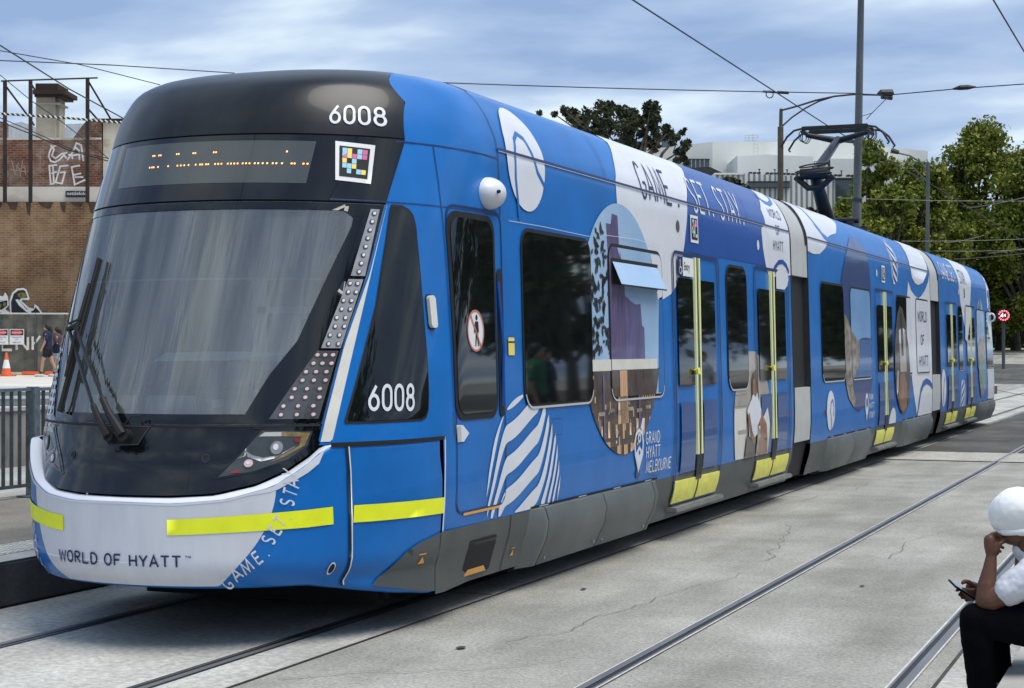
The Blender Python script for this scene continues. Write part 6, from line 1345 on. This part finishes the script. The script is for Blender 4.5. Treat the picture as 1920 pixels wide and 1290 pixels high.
# ================================================================== speed sign, kerb garden, far details
ZS_ = 90.; gs = U(1881.5, ZS_, 0); gs.z = gz(gs.y); ss = empty('speed_sign', gs, 'small round electronic speed sign glowing red with the number 40 on a grey post', 'road sign')
mb = MB(); mb.tube([gs, V(1881.5, 600, ZS_)], .085, 'polesteel', 8); mb.build('post', ss)
k = ZS_/3200; mx_ = MTX(1882, ZS_-.3)
mb = MB(); mb.prism([mx_ @ Vector((a*k, 0, zpix(591.5, ZS_)+b*k)) for a, b in ell(0,0,12.5,12,24)], FH*.25, 'black'); mb.build('sign_panel', ss)
M['redled'] = pm('red_led_ring', (.9,.1,.12), .5, emis=(1,.10,.14), est=3.0); M['wled'] = pm('pink_led_digits', (.9,.6,.6), .5, emis=(1,.62,.62), est=2.0)
mb = MB()
for a in range(-150, 165, 26): mb.prism([mx_ @ Vector(((9.2*math.cos(R(a))+p*1.5)*k, -.02, zpix(591.5, ZS_)+(8.6*math.sin(R(a))+q*1.5)*k)) for p, q in ell(0,0,1,1,8)], -FH*.02, 'redled')
mb.build('led_ring', ss)
mb = MB()
for i, lp_ in enumerate(text2d('40', -5.6, -3.4, 4.3, 6.8, 1.6, 1.7)):
    mb.prism([mx_ @ Vector((p[0]*k, -.02-.002*i, zpix(591.5, ZS_)+p[1]*k)) for p in lp_[0]], -FH*.02, 'wled')
mb.build('digits', ss)
M['gbrick'] = pm('garden_brick', (.07, .028, .02), .9, col2=(.13, .06, .04), scale=2.5, stretch=(1,1,3)); M['straw'] = pm('dry_mulch', (.20, .15, .09), .95, col2=(.34, .28, .18), scale=2, bump=.6)
mb = MB(); mx_ = MTX(1862, 104); k = 104/3200
mb.box((0, 0, -.6), (140*k, .3, zpix(664, 104)), 'gbrick', bev=.02, mtx=mx_); gw_ = mb.build('garden_wall', origin=U(1890, 104, 1.2)); tag(gw_, 'low dark brick garden wall beyond the tail of the tram', 'wall')
mb = MB(); mb.box((-2, .3, -.6), (140*k, 5, zpix(663, 104)-.02), 'straw', mtx=mx_); g_ = mb.build('garden_bed'); g_['kind'] = 'structure'
mb = MB(); mx2_ = MTX(1850, 101); mb.box((0, 0, -.5), (160*k, .5, zpix(679, 101)), 'path', mtx=mx2_); tag(mb.build('kerb', origin=U(1890, 101, 1.0)), 'pale kerb in front of the brick garden wall at the right edge', 'kerb')
M['grass'] = pm('dry_grass', (.16, .15, .05), .95, col2=(.30, .28, .12), scale=.8)
seg_sheet('far_lawn', [U(1700,140,1.66), U(2300,140,1.66), U(2400,240,2.2), U(1600,240,2.2)], 'grass')
seg_sheet('far_street', [U(1700,112,1.64), U(2300,112,1.64), U(2300,138,1.64), U(1700,138,1.64)], 'dasph')
seg_sheet('road_marking', [on(2,.01,1876,722), on(2,.01,1935,716), on(2,.01,1935,719), on(2,.01,1880,725)], 'paper')
# ================================================================== things behind the viewer that the glass mirrors
RB = [(18,30),(17,47),(20,58),(16,72),(19,84),(15,97),(18,112),(15,130),(-17,-23),(-22,-30),(-13,-21),(-28,-34),(-19,-40),(16,-2)]
for i, (x, y, h, r, s_) in enumerate([(a, b, 9.5+(k_*37 % 5), 4.6+(k_*13 % 3)*.5, 31+k_) for k_, (a, b) in enumerate(RB)]):
    if i == 0: t0 = tree((x, y, 0), h, r, 'street tree on the far side of the stop, seen mirrored in the side windows', 'street trees on the viewer side of the stop', mat='leafd', seed=s_, nc=34, nl=170, size=.26, trunk_r=.22, trunk_frac=.22)
    else:
        c = t0.copy(); sc.collection.objects.link(c); c.location = (x, y, 0); c.scale = (r/4.5, r/4.5, h/11); c.rotation_euler = (0,0,i*1.1)
        for chd in t0.children: q_ = chd.copy(); sc.collection.objects.link(q_); q_.parent = c
M['dimwall'] = pm('dark_shopfront', (.10, .085, .07), .8, col2=(.20, .17, .14), scale=.8)
sh = empty('shop_row', (30, 15, 0), 'brown shop row across the road from the stop, seen mirrored in the tram', 'building')
mb = MB(); mb.box((27, -20, 0), (36, 46, 3.6), 'dimwall', bev=.05); mb.box((28, 30, 3.5), (36, 40, 5.6), 'dimwall', bev=.05); mb.build('wall', sh); mb = MB(); mb.box((26.7, -20, 3.5), (36.2, 46, 3.9), 'dimwall', bev=.04); mb.build('parapet', sh)
for k_ in range(9): mb = MB(); mb.box((26.9, -17+k_*6.3, .8), (27.05, -13+k_*6.3, 3.0), 'glassb'); mb.build('window', sh)

# ================================================================== people
def sweep(mb, pts, rad, mat, n=14):
    "closed tapered limb with rounded ends"
    pts = [Vector(p) for p in pts]; d0 = (pts[0]-pts[1]).normalized(); d1 = (pts[-1]-pts[-2]).normalized()
    P = [pts[0]+d0*rad[0]*math.sin(R(a)) for a in (82, 55, 28)]; Q = [rad[0]*math.cos(R(a)) for a in (82, 55, 28)]
    P += pts; Q += list(rad); P += [pts[-1]+d1*rad[-1]*math.sin(R(a)) for a in (28, 55, 82)]; Q += [rad[-1]*math.cos(R(a)) for a in (28, 55, 82)]
    mb.tube(P, Q, mat, n)
def blob(mb, c, r, mat, rot=None, n=16):
    c = Vector(c); vs = []; 
    for i in range(1, n):
        th = math.pi*i/n
        for j in range(2*n):
            p = Vector((r[0]*math.sin(th)*math.cos(math.pi*j/n), r[1]*math.sin(th)*math.sin(math.pi*j/n), r[2]*math.cos(th)))
            vs.append(c+(rot @ p if rot else p))
    t = Vector((0,0,r[2])); b = -t; vs.append(c+(rot @ t if rot else t)); vs.append(c+(rot @ b if rot else b)); k = len(vs); m2 = 2*n
    fs = [(i*m2+j, i*m2+(j+1) % m2, (i+1)*m2+(j+1) % m2, (i+1)*m2+j) for i in range(n-2) for j in range(m2)]
    fs += [(k-2, j+1 if j+1 < m2 else 0, j) for j in range(m2)] + [(k-1, (n-2)*m2+j, (n-2)*m2+(j+1) % m2) for j in range(m2)]
    mb.add(vs, fs, mat)
def fuse(mb, name, parent, voxel, smooth=4, wrinkle=0, wscale=.05):
    "union everything collected into one continuous skin"
    o = mb.build(name, parent); md = o.modifiers.new('remesh', 'REMESH'); md.mode = 'VOXEL'; md.voxel_size = voxel; md.use_smooth_shade = True
    if smooth: s_ = o.modifiers.new('smooth', 'SMOOTH'); s_.iterations = smooth; s_.factor = .5
    if wrinkle:
        tx = bpy.data.textures.new(name+'_folds', 'CLOUDS'); tx.noise_scale = wscale; dd = o.modifiers.new('folds', 'DISPLACE'); dd.texture = tx; dd.strength = wrinkle; dd.mid_level = .5; dd.texture_coords = 'LOCAL'
    dg = bpy.context.evaluated_depsgraph_get(); dg.update(); me = bpy.data.meshes.new_from_object(o.evaluated_get(dg)); me.name = name
    mats = list(mb.mats); o.modifiers.clear(); o.data = me
    if not me.materials:
        for m in mats: me.materials.append(m)
    return o
M['skinb'] = pm('brown_skin', (.115, .050, .026), .45, var=.12, scale=14, bump=.06, bscale=80, spec=.4)
M['skinl'] = pm('light_skin', (.42, .24, .17), .5, var=.08, scale=10)
M['tee'] = pm('white_cotton', (.66, .67, .72), .85, var=.04, scale=6, bump=.15, bscale=26)
M['beanie'] = pm('white_knit_cap', (.82, .83, .81), .9, var=.04, scale=5, bump=.05, bscale=60)
M['trouser'] = pm('black_trousers', (.0025, .003, .0045), .95, var=.3, scale=8, bump=.2, bscale=20, spec=.08)
M['sock'] = pm('grey_sock', (.22, .26, .27), .9, var=.1); M['phone'] = pm('phone_black', (.01,.01,.012), .2, coat=.5); M['screen'] = pm('phone_screen', (.25,.27,.30), .08, coat=.8, spec=.8)
M['shoe'] = pm('white_shoe', (.60,.58,.54), .7, var=.1); M['hair'] = pm('dark_hair', (.012,.008,.006), .6, var=.3, scale=20)
ZM = 7.4
def m3(px, py, d=0): return V(px, py, ZM+d)
man = empty('person', (5.02, -.25, .30), 'person in white knit cap and t-shirt sitting at the right edge, looking at a phone', 'person')
px = ZM/3200
mb = MB()
# head, neck, torso under the shirt
blob(mb, m3(1913, 968), (.082, .092, .112), 'skinb', Matrix.Rotation(YAW, 3, 'Z')); blob(mb, m3(1899, 1004), (.052, .060, .042), 'skinb'); blob(mb, m3(1889, 1008), (.022,.03,.02), 'skinb')
blob(mb, m3(1880, 992, .01), (.018, .016, .022), 'skinb'); blob(mb, m3(1926, 985, -.075), (.022,.012,.032), 'skinb')
sweep(mb, [m3(1918, 1000, .01), m3(1935, 1042, .02)], [.058, .066], 'skinb'); sweep(mb, [m3(1945, 1060, .03), m3(1965, 1160, .05)], [.10, .11], 'skinb')
# near (left) arm: shoulder - elbow on the knee - wrist - hand at the mouth
sweep(mb, [m3(1948, 1072, -.10), m3(1900, 1104, -.10), m3(1856, 1128, -.08), m3(1846, 1127, -.07)], [.058, .052, .046, .040], 'skinb')
sweep(mb, [m3(1848, 1124, -.07), m3(1850, 1098, -.06), m3(1856, 1066, -.05), m3(1859, 1042, -.04)], [.043, .040, .030, .023], 'skinb')
sweep(mb, [m3(1859, 1040, -.04), m3(1858, 1024, -.04), m3(1856, 1013, -.04)], [.024, .030, .027], 'skinb'); sweep(mb, [m3(1866, 1034, -.03), m3(1866, 1018, -.03)], [.020, .022], 'skinb')
# far forearm and phone hand palm
sweep(mb, [m3(1905, 1126, .22), m3(1870, 1120, .16), m3(1838, 1108, .10)], [.042, .036, .025], 'skinb'); sweep(mb, [m3(1838, 1108, .10), m3(1822, 1101, .08)], [.028, .027], 'skinb')
# fingers of the hand at the mouth
F1 = [[(1857,1008),(1860,1001),(1868,999),(1874,1005)], [(1862,1008),(1868,1003),(1877,1006),(1883,1011)], [(1868,1016),(1874,1014),(1880,1018),(1885,1015)], [(1868,1024),(1875,1024),(1881,1027)], [(1866,1031),(1872,1032),(1876,1034)]]
for i, f in enumerate(F1): sweep(mb, [m3(x, y, -.045+.012*i) for x, y in f], [.0095, .0092, .0085, .0075][:len(f)] if len(f) == 4 else [.0092,.0085,.0075], 'skinb', 8)
sweep(mb, [m3(1866,1032,-.06), m3(1874,1020,-.065), m3(1882,1012,-.05)], [.0115,.0105,.009], 'skinb', 8)
# fingers around the phone
for i, f in enumerate([[(1826,1106),(1813,1106),(1800,1104),(1794,1107)], [(1827,1112),(1814,1114),(1803,1112),(1799,1115)], [(1828,1117),(1818,1120),(1808,1119),(1804,1121)], [(1830,1120),(1824,1124),(1815,1124),(1812,1126)]]):
    sweep(mb, [m3(x, y, .03+.006*i+.012*j*(1 if j < 3 else .4)) for j, (x, y) in enumerate(f)], [.0095, .0092, .0088, .008], 'skinb', 8)
sweep(mb, [m3(1824,1098,.06), m3(1816,1091,.05), m3(1808,1090,.045), m3(1805,1093,.04)], [.013,.0115,.0105,.009], 'skinb', 8)
# feet/ankles
sweep(mb, [m3(1883, 1268, .16), m3(1886, 1335, .14)], [.043, .038], 'skinb')
sweep(mb, [m3(1842, 1300, -.04), m3(1846, 1345, -.04)], [.045, .038], 'skinb')
body = fuse(mb, 'body', man, .0045, 3)
mb = MB(); rB = Matrix.Rotation(YAW, 3, 'Z') @ Matrix.Rotation(R(-8), 3, 'Y'); blob(mb, m3(1911, 961), (.127, .122, .110), 'beanie', rB, 24); blob(mb, m3(1906, 972), (.112, .110, .075), 'beanie', rB, 24); mb2 = fuse(mb, 'knit_cap', body, .005, 6, .016, .09)
mb = MB(); ring = []
for a in range(0, 360, 10): ring.append(m3(1914, 991)+rB @ Vector((.098*math.cos(R(a)), .100*math.sin(R(a)), .0)))
mb.tube(ring, .0135, 'beanie', 10, closed=True); mb.build('cap_brim', body, smooth=True)
mb = MB(); sweep(mb, [m3(1955,1064,-.11), m3(1925,1086,-.12), m3(1893,1106,-.105)], [.082,.076,.069], 'tee'); sweep(mb, [m3(1950,1062,-.02), m3(1955,1062,.14)], [.09,.085], 'tee')
blob(mb, m3(1958,1100,.02), (.125,.16,.15), 'tee'); blob(mb, m3(1968,1140,.03), (.13,.16,.12), 'tee'); sweep(mb, [m3(1908,1030,.0), m3(1938,1046,.01)], [.026,.078], 'tee'); sweep(mb, [m3(1955,1060,.14), m3(1915,1100,.2)], [.075,.065], 'tee')
fuse(mb, 't_shirt', body, .006, 5, .012, .05)
mb = MB(); sweep(mb, [m3(1890,1090,-.165), m3(1893,1106,-.16), m3(1905,1122,-.15)], [.004,.004,.004], 'tee'); 
mb = MB(); sweep(mb, [m3(1990,1178,-.05), m3(1930,1172,-.07), m3(1870,1164,-.06), m3(1827,1160,-.05)], [.105,.098,.085,.066], 'trouser')
sweep(mb, [m3(1827,1160,-.05), m3(1832,1200,-.04), m3(1838,1255,-.03), m3(1846,1330,-.03)], [.066,.068,.064,.062], 'trouser')
sweep(mb, [m3(1990,1175,.16), m3(1920,1172,.18), m3(1858,1168,.17)], [.105,.095,.07], 'trouser'); sweep(mb, [m3(1858,1168,.17), m3(1866,1215,.16), m3(1877,1262,.15)], [.07,.065,.052], 'trouser')
blob(mb, m3(1990,1178,.05), (.14,.17,.12), 'trouser'); fuse(mb, 'trousers', body, .007, 4, .012, .07)
mb = MB(); sweep(mb, [m3(1880,1272,.155), m3(1886,1330,.14)], [.047,.043], 'sock', 14); mb.build('sock', body, smooth=True)
mb = MB()
for c, dd in (((1866,1352), .13), ((1828,1365), -.05)): blob(mb, m3(*c, dd), (.15,.05,.045), 'shoe')
mb.build('shoes', body, smooth=True)
# phone held in the hand: a thing of its own
a, b = m3(1784, 1093, .02), m3(1830, 1122, .07); ax = (b-a).normalized(); nn = (UP*.80-FH*.15+RT*.55); nn = (nn-ax*nn.dot(ax)).normalized(); wd = ax.cross(nn).normalized()
mx_ = Matrix((ax, wd, nn)).transposed().to_4x4(); mx_.translation = a.lerp(b, .5); L2 = (b-a).length/2
mb = MB(); mb.box((-L2, -.036, -.0045), (L2, .036, .0045), 'phone', bev=.003, mtx=mx_); ph = empty('phone', a.lerp(b, .5), 'black phone with a pale screen held by the seated person', 'phone'); mb.build('case', ph)
mb = MB(); mb.box((-L2+.004, -.032, .0046), (L2-.004, .032, .0056), 'screen', mtx=mx_); mb.build('screen', ph)
# two walkers on the raised pavement
def walker(pxl, Z, label, top, bottom, hairlen, h=1.66, stride=.18, arm=.1, topm='navyc', bag=False, at=None, rz=YAW, grp='two walkers on the pavement by the site fence'):
    o = Vector(at) if at else U(pxl, Z, .8); w_ = empty('person', o, label, 'person', grp); Rm = Matrix.Rotation(rz, 3, 'Z'); s = h/1.7
    P = lambda x, y, z: o+Rm @ Vector((x*s, y*s, z*s))     # walking towards -x
    mb = MB(); blob(mb, P(-.03,0,1.58), (.085,.075,.115), 'skinl'); blob(mb, P(-.12,0,1.56), (.02,.015,.02), 'skinl'); sweep(mb, [P(-.01,0,1.48), P(0,0,1.38)], [.05,.055], 'skinl')
    sweep(mb, [P(0,0,1.32), P(.01,0,1.1), P(.01,0,.92)], [.14,.12,.14], 'skinl')
    for sg, st in ((-1, stride), (1, -stride)):
        sweep(mb, [P(.01,sg*.08,.90), P(-st*.6,sg*.08,.50), P(-st*1.1+.06,sg*.08,.10)], [.085,.058,.04], 'skinl'); sweep(mb, [P(-st*1.1+.08,sg*.08,.06), P(-st*1.1-.10,sg*.08,.04)], [.04,.032], 'skinl')
        if bag and sg < 0: sweep(mb, [P(.02,sg*.17,1.36), P(.05,sg*.2,1.10), P(-.12,sg*.16,1.08)], [.048,.04,.03], 'skinl')
        else: sweep(mb, [P(0,sg*.17,1.36), P(.03+st*.3*sg,sg*.2,1.10), P(-.05+st*.5*sg,sg*.2,.84)], [.048,.038,.03], 'skinl')
    b_ = fuse(mb, 'body', w_, .012, 3)
    mb = MB(); sweep(mb, [P(0,0,1.36), P(.01,0,1.15), P(.01,0,1.0 if bottom == 'short' else .86)], [.165,.14,.165], topm)
    for sg in (-1, 1): sweep(mb, [P(0,sg*.15,1.36), P(.02,sg*.2,1.22)], [.065,.06], topm)
    fuse(mb, 'shirt', b_, .014, 3)
    mb = MB(); sweep(mb, [P(.01,0,.98), P(.01,0,.90)], [.16,.165], top)
    for sg, st in ((-1, stride), (1, -stride)): sweep(mb, [P(.01,sg*.08,.90), P(-st*.25,sg*.08,.70)], [.11,.095], top)
    fuse(mb, 'shorts', b_, .014, 3)
    mb = MB(); blob(mb, P(.0,0,1.615), (.105,.095,.11), 'hair'); sweep(mb, [P(.07,0,1.6), P(.11,0,1.5), P(.12,0,1.5-hairlen)], [.07,.06,.03], 'hair'); fuse(mb, 'hair', b_, .012, 3)
    for sg, st in ((-1, stride), (1, -stride)):
        mb = MB(); sweep(mb, [P(-st*1.1+.09,sg*.08,.05), P(-st*1.1-.12,sg*.08,.04)], [.052,.042], 'shoe'); sweep(mb, [P(-st*1.1+.065,sg*.08,.12), P(-st*1.1+.06,sg*.08,.16)], [.045,.045], 'hair'); mb.build('shoe', b_, smooth=True)
    return w_, P
M['navyc'] = pm('navy_cotton', (.012,.016,.05), .9, var=.2); M['plum'] = pm('plum_cotton', (.09,.055,.065), .9, var=.2); M['blackc'] = pm('black_cotton', (.01,.01,.012), .9, var=.2); M['denim'] = pm('pale_denim', (.35,.42,.52), .9, var=.2)
walker(89, 56.0, 'walker with a ponytail in navy top and black shorts, left of the pair', 'blackc', 'short', .22, 1.72, .22)
w2_, P2 = walker(108, 56.6, 'walker in plum t-shirt and pale denim shorts nearest the tram', 'denim', 'long', .12, 1.62, .14, topm='plum', bag=True)
mb = MB(); mb.box((-.14, -.06, -.16), (.14, .06, .14), 'navyc', bev=.04, mtx=Matrix.Translation(P2(.02, -.26, .98))); mb.tube([P2(.1,-.24,1.1), P2(.06,-.18,1.4), P2(-.05,-.24,1.1)], .012, 'navyc', 6); tag(mb.build('shoulder_bag', origin=P2(.02,-.26,.98)), 'navy shoulder bag carried by the walker nearest the tram', 'bag')

# distant greenery closing the street, slab joints, cracks
rng = np.random.default_rng(99); o_ = U(1850, 175, 1.6)
dt = leaf_mesh([(V(x+rng.uniform(-8, 8), y+rng.uniform(-8, 8), 175), 1.6, 1) for x in range(1640, 2060, 16) for y in (500, 530, 560, 590, 612, 630, 643)], 120, .34, 'leafd', 'distant_trees', None, o_); dt.location = o_; dt['kind'] = 'stuff'
M['joint'] = pm('slab_joint', (.05, .048, .042), .95, var=.3); M['crack'] = pm('crack_line', (.16, .155, .14), .95, var=.3)
for y in (-3.1, 2.9, 8.9, 14.9, 26, 34):
    sheet('slab_joint', -1.60, 1.10, [y, y+.018], .004, 'joint')
sheet('slab_joint', 1.12, 1.135, [-20, 0, 60], .004, 'joint')
sheet('slab_joint', -1.30, 4.0, [18.58, 18.62], .009, 'joint'); sheet('slab_joint', 4.40, 4.42, [-12, 60], .004, 'joint')
rk = random.Random(5)
for (x, y, dx_, dy_, n_) in ((1.25,-.3,.12,.10,26), (1.9,1.2,.05,.22,30), (2.4,5.5,-.04,.20,26), (3.2,-1.2,.06,.16,16), (1.3,3.1,.22,.02,6), (3.3,6,.03,.3,20), (1.5,11,.02,.35,18)):
    pts = [(x, y)]
    for _ in range(n_): pts.append((pts[-1][0]+dx_*.5+rk.uniform(-.05, .05), pts[-1][1]+dy_*.5+rk.uniform(-.05, .05)))
    pts = [p for p in pts if p[0] < 2.68 or 2.88 < p[0] < 4.1]
    if len(pts) < 4: continue
    mb = MB(); lp_ = ribbon(pts, .007, w1=.003)[0]; n2 = len(pts); mb.add([(p[0], p[1], .0052) for p in lp_], [(i, i+1, 2*n2-2-i, 2*n2-1-i) for i in range(n2-1)], 'crack'); mb.build('road_crack')['kind'] = 'structure'
M['stainoil'] = pm('oil_spot', (.05, .05, .045), .7, var=.4, scale=30)
for (x, y, r_) in ((1.75,.9,.022), (1.6,3.4,.018), (3.4,4.3,.016)):
    mb = MB(); mb.add([(x+r_*math.cos(R(a))*(1+.35*rk.random()), y+r_*1.6*math.sin(R(a))*(1+.35*rk.random()), .0056) for a in range(0, 360, 30)], [tuple(range(12))], 'stainoil'); mb.build('oil_spot')['kind'] = 'structure'

# people waiting further along the viewer's platform: seen only mirrored in the tram's windows
M['greenc'] = pm('green_cotton', (.02,.16,.07), .9, var=.2)
for i, (x, y, tm, lb) in enumerate(((5.9, 15.0, 'greenc', 'person in green top waiting on the near platform, mirrored in the first side window'), (6.3, 16.4, 'navyc', 'person in navy top waiting behind the one in green'), (5.8, 19.5, 'plum', 'person in plum top waiting alone further along the near platform'), (6.1, 24.5, 'tee', 'person in white top waiting farthest along the near platform'))):
    walker(0, 0, lb, 'blackc', 'short', .1, 1.72-.04*i, .06, topm=tm, at=(x, y, .30), rz=.4*i, grp='people waiting on the near platform')
